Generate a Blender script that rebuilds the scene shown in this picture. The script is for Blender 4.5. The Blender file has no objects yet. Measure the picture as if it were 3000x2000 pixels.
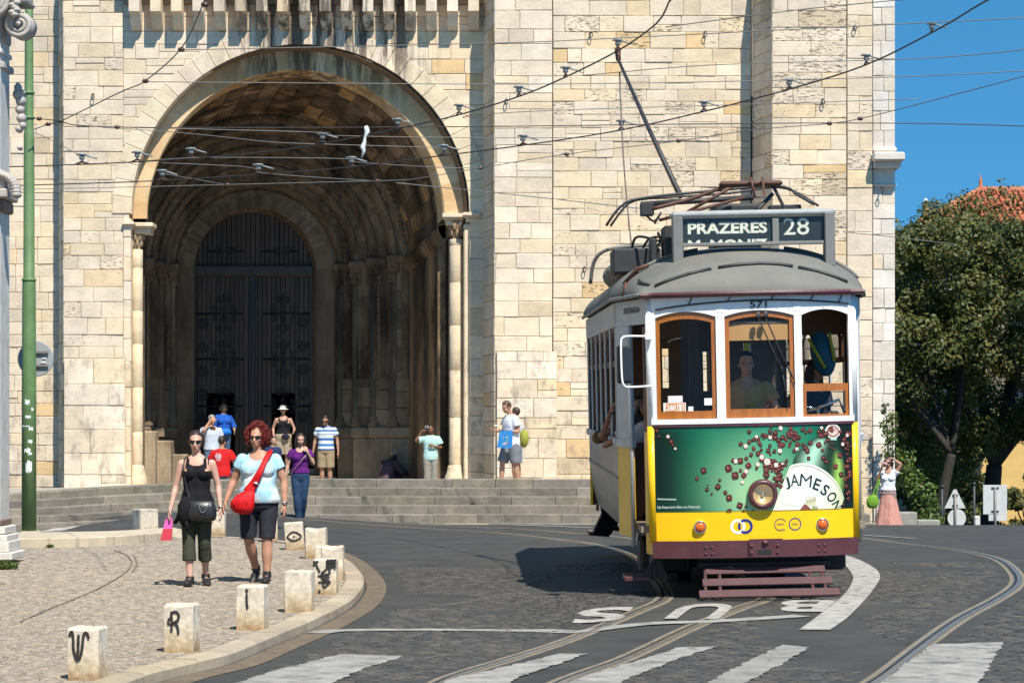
import bpy, bmesh, math, random
import numpy as np
from mathutils import Vector, Matrix, Euler, noise
from mathutils.kdtree import KDTree

rnd = random.Random(7)
sc = bpy.context.scene
C = sc.collection
R = math.radians

# ------------------------------------------------------------------ camera, sky, sun, exposure
F, CX, HY, CH = 7600.0, 1500.0, 1256.0, 1.70      # focal length in px of the 3000 px photograph, horizon row, eye height
cam_d = bpy.data.cameras.new('camera')
cam = bpy.data.objects.new('camera', cam_d)
C.objects.link(cam)
cam.location = (0, 0, CH)
cam.rotation_euler = (R(90), 0, 0)
cam_d.sensor_width = 36
cam_d.lens = F / 3000 * 36
cam_d.shift_y = (HY - 1000) / 3000
cam_d.clip_end = 2000
cam_d.clip_start = 0.2
sc.camera = cam

SUN_AZ, SUN_EL = 23.0, 55.0     # degrees right of the direction behind the camera, height
world = bpy.data.worlds.new('World')
sc.world = world
world.use_nodes = True
nt = world.node_tree
sky = nt.nodes.new('ShaderNodeTexSky')
sky.sky_type = 'NISHITA'
sky.sun_disc = False
sky.sun_elevation = R(SUN_EL)
sky.sun_rotation = R(180 - SUN_AZ)
sky.altitude = 1500
sky.air_density = 1.0
sky.dust_density = 0.0
sky.ozone_density = 1.0
hs = nt.nodes.new('ShaderNodeHueSaturation')
hs.inputs['Saturation'].default_value = 1.36
hs.inputs['Value'].default_value = 1.9
hs.inputs['Hue'].default_value = 0.485
wtc = nt.nodes.new('ShaderNodeTexCoord')
wad = nt.nodes.new('ShaderNodeVectorMath'); wad.operation = 'ADD'; wad.inputs[1].default_value = (0, 0, .28)
wno = nt.nodes.new('ShaderNodeVectorMath'); wno.operation = 'NORMALIZE'
nt.links.new(wtc.outputs['Generated'], wad.inputs[0]); nt.links.new(wad.outputs[0], wno.inputs[0])
nt.links.new(wno.outputs[0], sky.inputs['Vector'])
nt.links.new(sky.outputs[0], hs.inputs['Color'])
nt.links.new(hs.outputs[0], nt.nodes['Background'].inputs[0])
nt.nodes['Background'].inputs[1].default_value = 0.066

sun_d = bpy.data.lights.new('sun', 'SUN')
sun = bpy.data.objects.new('sun', sun_d)
C.objects.link(sun)
sun_d.energy = 4.8
sun_d.angle = R(0.53)
sun_d.color = (1.0, 0.94, 0.84)
ce, se = math.cos(R(SUN_EL)), math.sin(R(SUN_EL))
to_sun = Vector((math.sin(R(SUN_AZ)) * ce, -math.cos(R(SUN_AZ)) * ce, se))
sun.rotation_euler = to_sun.to_track_quat('Z', 'Y').to_euler()
sun.location = (30, -30, 60)

sc.view_settings.view_transform = 'Standard'
sc.view_settings.look = 'None'
sc.view_settings.gamma = 1
sc.view_settings.use_curve_mapping = False
sc.view_settings.exposure = 0.6
sc.render.engine = 'CYCLES'
sc.cycles.max_bounces = 8
sc.cycles.transparent_max_bounces = 16
sc.cycles.use_denoising = True

# ------------------------------------------------------------------ helpers
def P(px, py, d):
    return Vector(((px - CX) / F * d, d, CH - (py - HY) / F * d))

def G(px, py, z=0.0):
    d = (CH - z) * F / (py - HY)
    return Vector(((px - CX) / F * d, d, z))

def PZ(px, py, z):
    d = (z - CH) * F / (HY - py)
    return Vector(((px - CX) / F * d, d, z))

def tag(o, label=None, cat=None, group=None, kind=None):
    if label: o['label'] = label
    if cat: o['category'] = cat
    if group: o['group'] = group
    if kind: o['kind'] = kind
    return o

def empty(name, loc=(0, 0, 0), rot=(0, 0, 0)):
    o = bpy.data.objects.new(name, None)
    o.empty_display_size = 0.2
    o.location = loc
    o.rotation_euler = rot
    C.objects.link(o)
    return o

def link(name, me, mat=None, parent=None):
    o = bpy.data.objects.new(name, me)
    if mat is not None:
        for m in (mat if isinstance(mat, (list, tuple)) else [mat]):
            me.materials.append(m)
    C.objects.link(o)
    if parent is not None:
        o.parent = parent
    return o

def set_tint(me, cols, domain='FACE'):
    a = me.attributes.new('tint', 'FLOAT_COLOR', domain)
    a.data.foreach_set('color', np.asarray(cols, dtype=np.float32).ravel())

class MB:
    """collects shapes, each face with a tint and a material slot"""
    def __init__(s):
        s.v = []; s.f = []; s.c = []; s.m = []; s.sm = []
        s.tint = (1, 1, 1, 0); s.mi = 0; s.smooth = False; s.T = None
    def add(s, vs, fs):
        b = len(s.v)
        if s.T is not None:
            vs = [s.T @ Vector(v) for v in vs]
        s.v.extend([tuple(v) for v in vs])
        for f in fs:
            s.f.append([b + i for i in f]); s.c.append(s.tint); s.m.append(s.mi); s.sm.append(s.smooth)
        return s
    def box(s, c, size, bev=0.0, M=None):
        x, y, z = (k / 2 for k in size)
        if bev <= 0:
            vs = [(sx * x, sy * y, sz * z) for sx in (-1, 1) for sy in (-1, 1) for sz in (-1, 1)]
            fs = [(0, 1, 3, 2), (4, 6, 7, 5), (0, 4, 5, 1), (2, 3, 7, 6), (0, 2, 6, 4), (1, 5, 7, 3)]
        else:
            b = min(bev, x * .9, y * .9, z * .9)
            vs = []; idx = {}
            for sx in (-1, 1):
                for sy in (-1, 1):
                    for sz in (-1, 1):
                        for a in range(3):
                            q = [sx * x, sy * y, sz * z]
                            for k in range(3):
                                if k != a: q[k] -= (sx, sy, sz)[k] * b
                            idx[(sx, sy, sz, a)] = len(vs); vs.append(tuple(q))
            fs = []
            I = idx
            for sgn in (-1, 1):
                fs.append([I[(sgn, -1, -1, 0)], I[(sgn, 1, -1, 0)], I[(sgn, 1, 1, 0)], I[(sgn, -1, 1, 0)]][::sgn])
                fs.append([I[(-1, sgn, -1, 1)], I[(-1, sgn, 1, 1)], I[(1, sgn, 1, 1)], I[(1, sgn, -1, 1)]][::sgn])
                fs.append([I[(-1, -1, sgn, 2)], I[(1, -1, sgn, 2)], I[(1, 1, sgn, 2)], I[(-1, 1, sgn, 2)]][::sgn])
            for a in (-1, 1):
                for e in (-1, 1):
                    fs.append([I[(-1, a, e, 1)], I[(1, a, e, 1)], I[(1, a, e, 2)], I[(-1, a, e, 2)]])
                    fs.append([I[(a, -1, e, 0)], I[(a, 1, e, 0)], I[(a, 1, e, 2)], I[(a, -1, e, 2)]])
                    fs.append([I[(a, e, -1, 0)], I[(a, e, 1, 0)], I[(a, e, 1, 1)], I[(a, e, -1, 1)]])
                    for g in (-1, 1):
                        fs.append([I[(a, e, g, 0)], I[(a, e, g, 1)], I[(a, e, g, 2)]])
        c = Vector(c)
        vs = [(M @ Vector(v) if M is not None else Vector(v)) + c for v in vs]
        return s.add(vs, fs)
    def quad(s, a, b, c, d):
        return s.add([a, b, c, d], [(0, 1, 2, 3)])
    def poly(s, pts):
        return s.add(pts, [tuple(range(len(pts)))])
    def prism(s, pts, off):
        n = len(pts); off = Vector(off)
        vs = [Vector(p) for p in pts] + [Vector(p) + off for p in pts]
        fs = [tuple(range(n))[::-1], tuple(range(n, 2 * n))]
        fs += [(i, (i + 1) % n, n + (i + 1) % n, n + i) for i in range(n)]
        return s.add(vs, fs)
    def rings(s, rs, cap0=True, cap1=True, closed=True):
        n = len(rs[0]); vs = [p for r in rs for p in r]; fs = []
        m = n if closed else n - 1
        for k in range(len(rs) - 1):
            for i in range(m):
                j = (i + 1) % n
                fs.append((k * n + i, k * n + j, (k + 1) * n + j, (k + 1) * n + i))
        if cap0: fs.append(tuple(range(n))[::-1])
        if cap1: fs.append(tuple((len(rs) - 1) * n + i for i in range(n)))
        return s.add(vs, fs)
    def tube(s, pts, r, n=8, cap=True, flat=1.0, up=(0, 0, 1)):
        pts = [Vector(p) for p in pts]
        rr = r if isinstance(r, (list, tuple)) else [r] * len(pts)
        rs = []
        up = Vector(up); pa = None
        for i, p in enumerate(pts):
            t = pts[min(i + 1, len(pts) - 1)] - pts[max(i - 1, 0)]
            if t.length < 1e-9: t = Vector((0, 0, 1))
            t.normalize()
            if pa is not None and flat == 1.0: up = pa
            a = up - t * up.dot(t)
            if a.length < 0.05:
                q = Vector((0, 1, 0)); a = q - t * q.dot(t)
            a.normalize(); pa = a
            b = t.cross(a)
            rs.append([p + (a * math.cos(2 * math.pi * k / n) * flat + b * math.sin(2 * math.pi * k / n)) * rr[i] for k in range(n)])
        return s.rings(rs, cap, cap)
    def ell(s, c, r, n=12, m=8, M=None):
        c = Vector(c)
        if not isinstance(r, (tuple, list)): r = (r, r, r)
        rs = []
        for k in range(m + 1):
            t = math.pi * k / m
            sn, cs = max(math.sin(t), 1e-3), -math.cos(t)
            ring = []
            for i in range(n):
                a = 2 * math.pi * i / n
                q = Vector((r[0] * sn * math.cos(a), r[1] * sn * math.sin(a), r[2] * cs))
                if M is not None: q = M @ q
                ring.append(c + q)
            rs.append(ring)
        return s.rings(rs)
    def lathe(s, c, prof, n=20, M=None, cap0=True, cap1=True):
        c = Vector(c); rs = []
        for (r, z) in prof:
            ring = []
            for i in range(n):
                a = 2 * math.pi * i / n
                q = Vector((r * math.cos(a), r * math.sin(a), z))
                if M is not None: q = M @ q
                ring.append(c + q)
            rs.append(ring)
        return s.rings(rs, cap0, cap1)
    def build(s, name, mat, parent=None, smooth=None, label=None):
        me = bpy.data.meshes.new(name)
        me.from_pydata(s.v, [], s.f)
        set_tint(me, s.c)
        if any(s.m): me.polygons.foreach_set('material_index', s.m)
        if smooth is None: me.polygons.foreach_set('use_smooth', s.sm)
        else: me.polygons.foreach_set('use_smooth', [smooth] * len(s.f))
        me.update()
        o = link(name, me, mat, parent)
        if label: o['label'] = label
        return o

def build_islands(mb, name, mat, parent=None, smooth=None):
    """one object per connected piece"""
    par = list(range(len(mb.v)))
    def find(i):
        while par[i] != i: par[i] = par[par[i]]; i = par[i]
        return i
    for f in mb.f:
        for i in f[1:]: par[find(i)] = find(f[0])
    groups = {}
    for k, f in enumerate(mb.f): groups.setdefault(find(f[0]), []).append(k)
    for ks in groups.values():
        q = MB(); ids = {}
        for k in ks:
            for i in mb.f[k]:
                if i not in ids: ids[i] = len(q.v); q.v.append(mb.v[i])
            q.f.append([ids[i] for i in mb.f[k]]); q.c.append(mb.c[k]); q.m.append(mb.m[k]); q.sm.append(mb.sm[k])
        o = q.build(name, mat, parent, smooth)
    return o

def fast_mesh(name, V, Q, tint=None, mat=None, parent=None, smooth=False):
    """V (n,3), Q (m,4) numpy -> mesh object"""
    me = bpy.data.meshes.new(name)
    V = np.asarray(V, np.float32); Q = np.asarray(Q, np.int32)
    k = Q.shape[1]
    me.vertices.add(len(V)); me.vertices.foreach_set('co', V.ravel())
    me.loops.add(Q.size); me.loops.foreach_set('vertex_index', Q.ravel())
    me.polygons.add(len(Q)); me.polygons.foreach_set('loop_start', np.arange(len(Q), dtype=np.int32) * k)
    me.polygons.foreach_set('use_smooth', np.full(len(Q), smooth))
    me.update(calc_edges=True)
    if tint is not None: set_tint(me, tint)
    return link(name, me, mat, parent)

def set_cobbles(name, cx, cy, cz, hx, hy, ang, h, tint, mat, inset=0.18, r=None, parent=None):
    """low setts / cobbles: 5 faces each, worn edges"""
    n = len(cx)
    r = r or np.random.default_rng(3)
    sx = np.array([-1, 1, 1, -1]); sy = np.array([-1, -1, 1, 1])
    lx = hx[:, None] * sx * (1 + r.uniform(-.13, .13, (n, 4))); ly = hy[:, None] * sy * (1 + r.uniform(-.13, .13, (n, 4)))
    ca, sa = np.cos(ang)[:, None], np.sin(ang)[:, None]
    def put(k, z):
        return np.stack([cx[:, None] + (lx * ca - ly * sa) * k, cy[:, None] + (lx * sa + ly * ca) * k, np.broadcast_to(z, (n, 4))], -1)
    tilt = r.uniform(-.2, .2, (n, 4)) * h[:, None] * .6
    lo = put(1.0, cz[:, None] - 0.02 + 0 * tilt)
    mid = put(1.0, cz[:, None] + (h[:, None] * .55 + tilt))
    hi = put(1 - inset, cz[:, None] + h[:, None] + tilt)
    V = np.concatenate([lo, mid, hi], 1).reshape(-1, 3)
    b = (np.arange(n) * 12)[:, None]
    qs = [b + np.array([8, 9, 10, 11])]
    for k in range(4):
        j = (k + 1) % 4
        qs.append(b + np.array([k, j, 4 + j, 4 + k])); qs.append(b + np.array([4 + k, 4 + j, 8 + j, 8 + k]))
    Q = np.stack(qs, 1).reshape(-1, 4)
    T = np.repeat(tint, 9, axis=0)
    return fast_mesh(name, V, Q, T, mat, parent)

# ------------------------------------------------------------------ materials
def nodes(name):
    m = bpy.data.materials.new(name); m.use_nodes = True
    return m, m.node_tree, m.node_tree.nodes['Principled BSDF']

def M(name, col=(.5, .5, .5), rough=.6, var=.12, scale=6.0, bump=.0, bscale=60, metal=0.0, tint=False, dirt=0.0, dirt_col=(.1, .08, .06), dscale=2.0,
      stretch=(1, 1, 1), spec=.5, coords='Object', emit=None, coat=0.0, bdist=0.01):
    m, t, b = nodes(name)
    N = t.nodes; L = t.links
    tc = N.new('ShaderNodeTexCoord'); mp = N.new('ShaderNodeMapping')
    mp.inputs['Scale'].default_value = stretch
    if coords == 'World':
        ge = N.new('ShaderNodeNewGeometry'); L.new(ge.outputs['Position'], mp.inputs[0])
    else:
        L.new(tc.outputs[coords], mp.inputs[0])
    if tint:
        a = N.new('ShaderNodeAttribute'); a.attribute_name = 'tint'
        mul = N.new('ShaderNodeMix'); mul.data_type = 'RGBA'; mul.blend_type = 'MULTIPLY'; mul.inputs[0].default_value = 1
        mul.inputs[6].default_value = (*col, 1); L.new(a.outputs['Color'], mul.inputs[7]); base = mul.outputs[2]
    else:
        rgb = N.new('ShaderNodeRGB'); rgb.outputs[0].default_value = (*col, 1); base = rgb.outputs[0]
    if var > 0:
        nz = N.new('ShaderNodeTexNoise'); nz.inputs['Scale'].default_value = scale; nz.inputs['Detail'].default_value = 6
        nz.inputs['Roughness'].default_value = .65
        L.new(mp.outputs[0], nz.inputs['Vector'])
        mr = N.new('ShaderNodeMapRange'); mr.inputs[1].default_value = .3; mr.inputs[2].default_value = .7
        mr.inputs[3].default_value = 1 - var; mr.inputs[4].default_value = 1 + var
        L.new(nz.outputs[0], mr.inputs[0])
        mm = N.new('ShaderNodeMix'); mm.data_type = 'RGBA'; mm.blend_type = 'MULTIPLY'; mm.inputs[0].default_value = 1
        L.new(base, mm.inputs[6]); L.new(mr.outputs[0], mm.inputs[7]); base = mm.outputs[2]
    if dirt > 0:
        nz = N.new('ShaderNodeTexNoise'); nz.inputs['Scale'].default_value = dscale; nz.inputs['Detail'].default_value = 8
        nz.inputs['Roughness'].default_value = .7
        L.new(mp.outputs[0], nz.inputs['Vector'])
        mr = N.new('ShaderNodeMapRange'); mr.inputs[1].default_value = .5; mr.inputs[2].default_value = .72
        mr.inputs[3].default_value = 0; mr.inputs[4].default_value = dirt
        L.new(nz.outputs[0], mr.inputs[0])
        mm = N.new('ShaderNodeMix'); mm.data_type = 'RGBA'
        L.new(mr.outputs[0], mm.inputs[0]); L.new(base, mm.inputs[6]); mm.inputs[7].default_value = (*dirt_col, 1); base = mm.outputs[2]
    L.new(base, b.inputs['Base Color'])
    b.inputs['Roughness'].default_value = rough
    b.inputs['Metallic'].default_value = metal
    b.inputs['Specular IOR Level'].default_value = spec
    b.inputs['Coat Weight'].default_value = coat
    b.inputs['Coat Roughness'].default_value = .08
    if emit: 
        b.inputs['Emission Color'].default_value = (*emit[0], 1); b.inputs['Emission Strength'].default_value = emit[1]
    if bump > 0:
        nz = N.new('ShaderNodeTexNoise'); nz.inputs['Scale'].default_value = bscale; nz.inputs['Detail'].default_value = 5
        L.new(mp.outputs[0], nz.inputs['Vector'])
        bp = N.new('ShaderNodeBump'); bp.inputs['Strength'].default_value = bump; bp.inputs['Distance'].default_value = bdist
        L.new(nz.outputs[0], bp.inputs['Height']); L.new(bp.outputs[0], b.inputs['Normal'])
    return m

def stone_mat(name, col, streak=False, soot=0.0):
    """cut limestone: per-stone tint (rgb) and pittedness (alpha), pits, grain, weathering"""
    m, t, b = nodes(name); N = t.nodes; L = t.links
    ge = N.new('ShaderNodeNewGeometry')
    at = N.new('ShaderNodeAttribute'); at.attribute_name = 'tint'
    def noise_(scale, stretch, detail=6, rough=.6):
        mp = N.new('ShaderNodeMapping'); mp.inputs['Scale'].default_value = stretch
        L.new(ge.outputs['Position'], mp.inputs[0])
        n = N.new('ShaderNodeTexNoise'); n.inputs['Scale'].default_value = scale; n.inputs['Detail'].default_value = detail; n.inputs['Roughness'].default_value = rough
        L.new(mp.outputs[0], n.inputs['Vector']); return n.outputs[0]
    def rng(x, a, c, lo, hi):
        r = N.new('ShaderNodeMapRange'); r.inputs[1].default_value = a; r.inputs[2].default_value = c; r.inputs[3].default_value = lo; r.inputs[4].default_value = hi
        L.new(x, r.inputs[0]); return r.outputs[0]
    def math_(op, x, y):
        q = N.new('ShaderNodeMath'); q.operation = op
        for k, w in enumerate((x, y)):
            if isinstance(w, (int, float)): q.inputs[k].default_value = w
            else: L.new(w, q.inputs[k])
        return q.outputs[0]
    def mix(f, x, y, blend='MIX'):
        q = N.new('ShaderNodeMix'); q.data_type = 'RGBA'; q.blend_type = blend
        if isinstance(f, (int, float)): q.inputs[0].default_value = f
        else: L.new(f, q.inputs[0])
        for k, w in ((6, x), (7, y)):
            if isinstance(w, tuple): q.inputs[k].default_value = (*w, 1)
            else: L.new(w, q.inputs[k])
        return q.outputs[2]
    base = mix(1.0, col, at.outputs['Color'], 'MULTIPLY')
    v = rng(noise_(2.2, (1, 1, 1.6), 8, .7), .3, .7, .84, 1.13)
    base = mix(1.0, base, v, 'MULTIPLY')
    base = mix(1.0, base, rng(noise_(.55, (1, 1, .8), 6, .62), .35, .65, .86, 1.06), 'MULTIPLY')
    gs = rng(noise_(1.3, (1, 1, .45), 8, .74), .56, .72, 0, .28)
    base = mix(gs, base, (.36, .33, .29))
    v2 = rng(noise_(22, (1, 1, 2.5), 4, .6), .3, .7, .92, 1.07)
    base = mix(1.0, base, v2, 'MULTIPLY')
    # horizontal travertine pits
    pit = noise_(9, (1, 1, 4.2), 5, .62)
    dens = rng(at.outputs['Alpha'], 0, 1, .77, .565)
    pm = rng(math_('SUBTRACT', pit, dens), 0.0, .035, 0, 1)
    pit2 = rng(noise_(34, (1, 1, 1.6), 3, .5), .70, .76, 0, 1)
    pm = math_('MAXIMUM', pm, math_('MULTIPLY', pit2, rng(at.outputs['Alpha'], .2, .9, .1, .9)))
    base = mix(math_('MULTIPLY', pm, .8), base, (.13, .085, .05))
    if streak:
        sx = N.new('ShaderNodeSeparateXYZ'); L.new(ge.outputs['Position'], sx.inputs[0])
        hgt = rng(sx.outputs['Z'], 8.2, 9.8, 0, 1)
        inb = math_('MULTIPLY', rng(sx.outputs['X'], -6.6, -5.4, 0, 1), rng(sx.outputs['X'], -1.4, -2.6, 0, 1))
        st = rng(noise_(3.1, (1.6, 1.6, .16), 6, .65), .44, .56, 0, 1)
        base = mix(math_('MULTIPLY', math_('MULTIPLY', hgt, inb), math_('MULTIPLY', st, .9)), base, (.085, .065, .05))
        low = rng(sx.outputs['Z'], 3.7, 3.0, 0, 1)
        gr = rng(noise_(5.0, (1, 1, .5), 6, .6), .52, .66, 0, .55)
        base = mix(math_('MULTIPLY', low, gr), base, (.23, .19, .15))
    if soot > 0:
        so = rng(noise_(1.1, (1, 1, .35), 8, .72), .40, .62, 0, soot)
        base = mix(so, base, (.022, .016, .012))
    L.new(base, b.inputs['Base Color'])
    b.inputs['Roughness'].default_value = .9
    b.inputs['Specular IOR Level'].default_value = .25
    hgt = math_('SUBTRACT', math_('MULTIPLY', noise_(14, (1, 1, 1.8), 6, .65), .5), pm)
    bp = N.new('ShaderNodeBump'); bp.inputs['Strength'].default_value = .75; bp.inputs['Distance'].default_value = .022
    L.new(hgt, bp.inputs['Height']); L.new(bp.outputs[0], b.inputs['Normal'])
    return m

def glass_mat(name, tint=(.75, .8, .78), refl=.10, rough=.02):
    m, t, b = nodes(name); N = t.nodes; L = t.links
    out = N['Material Output']
    tr = N.new('ShaderNodeBsdfTransparent'); tr.inputs[0].default_value = (*tint, 1)
    gl = N.new('ShaderNodeBsdfGlossy'); gl.inputs['Roughness'].default_value = rough
    fr = N.new('ShaderNodeLayerWeight'); pw = N.new('ShaderNodeMath'); pw.operation = 'POWER'; pw.inputs[1].default_value = 5; L.new(fr.outputs['Facing'], pw.inputs[0])
    ad = N.new('ShaderNodeMath'); ad.operation = 'MULTIPLY_ADD'; ad.inputs[1].default_value = .9; ad.inputs[2].default_value = refl; L.new(pw.outputs[0], ad.inputs[0])
    mx = N.new('ShaderNodeMixShader'); L.new(ad.outputs[0], mx.inputs[0]); L.new(tr.outputs[0], mx.inputs[1]); L.new(gl.outputs[0], mx.inputs[2])
    L.new(mx.outputs[0], out.inputs[0])
    return m

LIME = (.70, .588, .44)
m_stone = stone_mat('limestone_ashlar', LIME, streak=True)
m_white = stone_mat('white_limestone', (.66, .60, .52))
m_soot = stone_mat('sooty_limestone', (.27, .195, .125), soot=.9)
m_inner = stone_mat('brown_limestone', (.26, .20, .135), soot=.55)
m_soffit = stone_mat('shade_toned_soffit_limestone', (.23, .165, .105))  # limestone darkened: the shade under the outer arch is put into its colour
m_mortar = M('mortar', (.36, .30, .225), .95, .2, 5, .3, 40)
m_step = M('step_stone', (.175, .158, .13), .9, .22, 5, .35, 40, tint=True, dirt=.75, dirt_col=(.33, .28, .21), dscale=2.6, coords='World')
m_cobble = M('pavement_cobbles', (.275, .24, .195), .9, .2, 18, .3, 90, tint=True, dirt=.35, dirt_col=(.24, .20, .155), dscale=.9, coords='World')
m_sand = M('sand_joints', (.145, .118, .088), .95, .25, 10, .4, 60)
m_sett = M('granite_setts', (.054, .051, .047), .75, .3, 16, .35, 80, tint=True, dirt=.4, dirt_col=(.09, .078, .060), dscale=.45, coords='World')
m_asphalt = M('asphalt', (.040, .039, .036), .82, .35, 1.6, .5, 130, dirt=.5, dirt_col=(.07, .064, .054), dscale=.6, coords='World')
m_kerb = M('kerb_limestone', (.40, .335, .25), .85, .2, 6, .4, 35, tint=True, dirt=.5, dirt_col=(.24, .185, .125), dscale=3, coords='World')
m_paint = M('road_paint', (.36, .345, .315), .8, .2, 6, .25, 60, dirt=1.0, dirt_col=(.075, .072, .066), dscale=5.5, coords='World')
m_paintworn = M('worn_road_paint', (.25, .24, .22), .8, .2, 6, .25, 60, dirt=1.0, dirt_col=(.10, .095, .09), dscale=2.6, coords='World')
m_bar = M('worn_crossing_paint', (.275, .265, .245), .85, .3, 5, .3, 60, dirt=1.0, dirt_col=(.06, .058, .053), dscale=3.6, coords='World')
m_ochre = M('faded_yellow_line', (.135, .102, .066), .9, .35, 9, .4, 70, dirt=.9, dirt_col=(.10, .085, .065), dscale=2, coords='World')
m_rail = M('rail_steel', (.34, .30, .25), .38, .25, 9, .1, 60, metal=.75)
m_railbed = M('rail_joint_stone', (.19, .16, .115), .9, .3, 7, .4, 60, coords='World')
m_black = M('black_paint', (.012, .012, .012), .6, 0)
m_iron = M('rusty_iron', (.045, .034, .027), .75, .3, 20)

# ------------------------------------------------------------------ ground, road, steps
def ss(t):
    t = min(1.0, max(0.0, t)); return t * t * (3 - 2 * t)

def road_z(x, y):
    z = -.08 + .08 * max(ss((y - 27) / 19), ss((y - 18) / 6.5) * ss((x + .2) / 1.6))
    z += .33 * ss((-x - 1) / 7.0) * ss((y - 42.2) / 3.0)
    if y > 46:
        f = ss((x + 2) / 3)
        z -= f * (min(y, 62) - 46) * .060
        if y > 62: z -= f * (min(y, 130) - 62) * .07
    return z

def grid_sheet(name, xs, ys, zf, mat, dz=0.0):
    V = np.array([[x, y, zf(x, y) + dz] for y in ys for x in xs])
    nx = len(xs)
    Q = np.array([[j * nx + i, j * nx + i + 1, (j + 1) * nx + i + 1, (j + 1) * nx + i] for j in range(len(ys) - 1) for i in range(nx - 1)])
    return fast_mesh(name, V, Q, None, mat, None, True)

m_ground = M('far_ground', (.12, .105, .08), .95, .3, .4, 0)
tag(grid_sheet('ground', np.linspace(-500, 500, 21), np.concatenate([np.linspace(-60, 900, 25)]), lambda x, y: -6.0 - max(0, y - 100) * .004, m_ground), kind='structure')
xs = np.concatenate([np.linspace(-60, -14, 12), np.linspace(-13, 13, 53), np.linspace(14, 80, 18)])
ys = np.concatenate([np.linspace(-15, 14, 8), np.linspace(15, 64, 80), np.linspace(66, 130, 16)])
tag(grid_sheet('road', xs, ys, road_z, m_asphalt), kind='structure')

# pavement outline (top edge of the kerb, photograph pixels)
KERB_PX = [(150, 2110), (357, 2000), (510, 1951), (663, 1915), (785, 1867), (918, 1813), (1020, 1760), (1058, 1722), (1066, 1693), (1050, 1665), (1024, 1642),
           (985, 1620), (930, 1602), (860, 1589), (780, 1580), (690, 1574), (600, 1571), (480, 1569), (400, 1571), (300, 1579), (190, 1585), (90, 1592), (-120, 1600)]
kerb = [G(*p) for p in KERB_PX]

def resample(pts, step):
    pts = [Vector(p) for p in pts]
    # Catmull-Rom then even spacing
    fine = []
    n = len(pts)
    for i in range(n - 1):
        p0, p1, p2, p3 = pts[max(i - 1, 0)], pts[i], pts[i + 1], pts[min(i + 2, n - 1)]
        for k in range(12):
            t = k / 12
            fine.append(.5 * ((2 * p1) + (p2 - p0) * t + (2 * p0 - 5 * p1 + 4 * p2 - p3) * t * t + (3 * p1 - p0 - 3 * p2 + p3) * t ** 3))
    fine.append(pts[-1])
    out = [fine[0]]; acc = 0; last = fine[0]
    for p in fine[1:]:
        d = (p - last).length
        while acc + d >= step and d > 1e-9:
            q = last.lerp(p, (step - acc) / d)
            out.append(q); last = q; d = (p - last).length; acc = 0
        acc += d; last = p
    if (fine[-1] - out[-1]).length > step * .2: out.append(fine[-1])
    return out

def offset(pts, o):
    r = []
    for i, p in enumerate(pts):
        t = pts[min(i + 1, len(pts) - 1)] - pts[max(i - 1, 0)]
        t.z = 0; t.normalize()
        r.append(p + Vector((-t.y, t.x, 0)) * o)
    return r

kl = resample(kerb, .05)
inner = offset(kl, .20)
outer2 = offset(kl, -.03)
outer3 = offset(kl, -.25)

def ribbon_sheet(name, a, b, mat, dz, zf=road_z, kind=None, parent=None):
    V = []; 
    for p, q in zip(a, b):
        V.append((p.x, p.y, zf(p.x, p.y) + dz)); V.append((q.x, q.y, zf(q.x, q.y) + dz))
    Q = [[2 * i, 2 * i + 1, 2 * i + 3, 2 * i + 2] for i in range(len(a) - 1)]
    o = fast_mesh(name, V, Q, None, mat, parent)
    if kind: tag(o, kind=kind)
    return o

# pavement bed polygon and cobbles
bed = MB()
poly = [p.copy() for p in inner[::4]] + [Vector((-14, 43.5, 0)), Vector((-30, 43, 0)), Vector((-30, 5, 0)), Vector((-3.5, 5, 0))]
bedpts = [(p.x, p.y, -.012) for p in poly]
bed.poly(bedpts)
tag(bed.build('pavement', m_sand), kind='structure')

from mathutils.geometry import intersect_point_line
PV = np.array([(p.x, p.y) for p in poly])
def inside(px, py, poly):
    n = len(poly); r = np.zeros(len(px), bool); j = n - 1
    for i in range(n):
        xi, yi = poly[i]; xj, yj = poly[j]
        c = ((yi > py) != (yj > py)) & (px < (xj - xi) * (py - yi) / (yj - yi + 1e-12) + xi)
        r ^= c; j = i
    return r

rg = np.random.default_rng(11)
def in_view(x, y, m=.04):
    return (np.abs(x) < (0.5 * 3000 / F + m * .1) * y + .15)
def cobble_field(step, y0, y1, x0, x1, mask, zf, name, mat, pal, hh, parent=None, kind='stuff', ang0=0.0, wave=.0, dzb=0.0):
    nx, ny = int((x1 - x0) / step), int((y1 - y0) / step)
    X, Y = np.meshgrid(np.arange(nx), np.arange(ny))
    X = X.astype(float) + (Y % 2) * .5
    x = x0 + X.ravel() * step + rg.uniform(-.16, .16, nx * ny) * step
    y = y0 + Y.ravel() * step + rg.uniform(-.16, .16, nx * ny) * step + wave * np.sin(x * 1.7)
    k = mask(x, y)
    x, y = x[k], y[k]; n = len(x)
    z = np.array([zf(a, b) for a, b in zip(x, y)]) + dzb
    s = step * .5 * rg.uniform(.80, .98, n)
    T = np.array(pal)[rg.integers(0, len(pal), n)] * rg.uniform(.72, 1.22, (n, 1))
    T = np.concatenate([T, np.ones((n, 1))], 1)
    o = set_cobbles(name, x, y, z, s, s * rg.uniform(.8, 1, n), ang0 + rg.uniform(-.25, .25, n), np.full(n, hh) * rg.uniform(.6, 1.3, n), T, mat, r=rg, parent=parent)
    if kind: tag(o, kind=kind)
    return o

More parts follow.
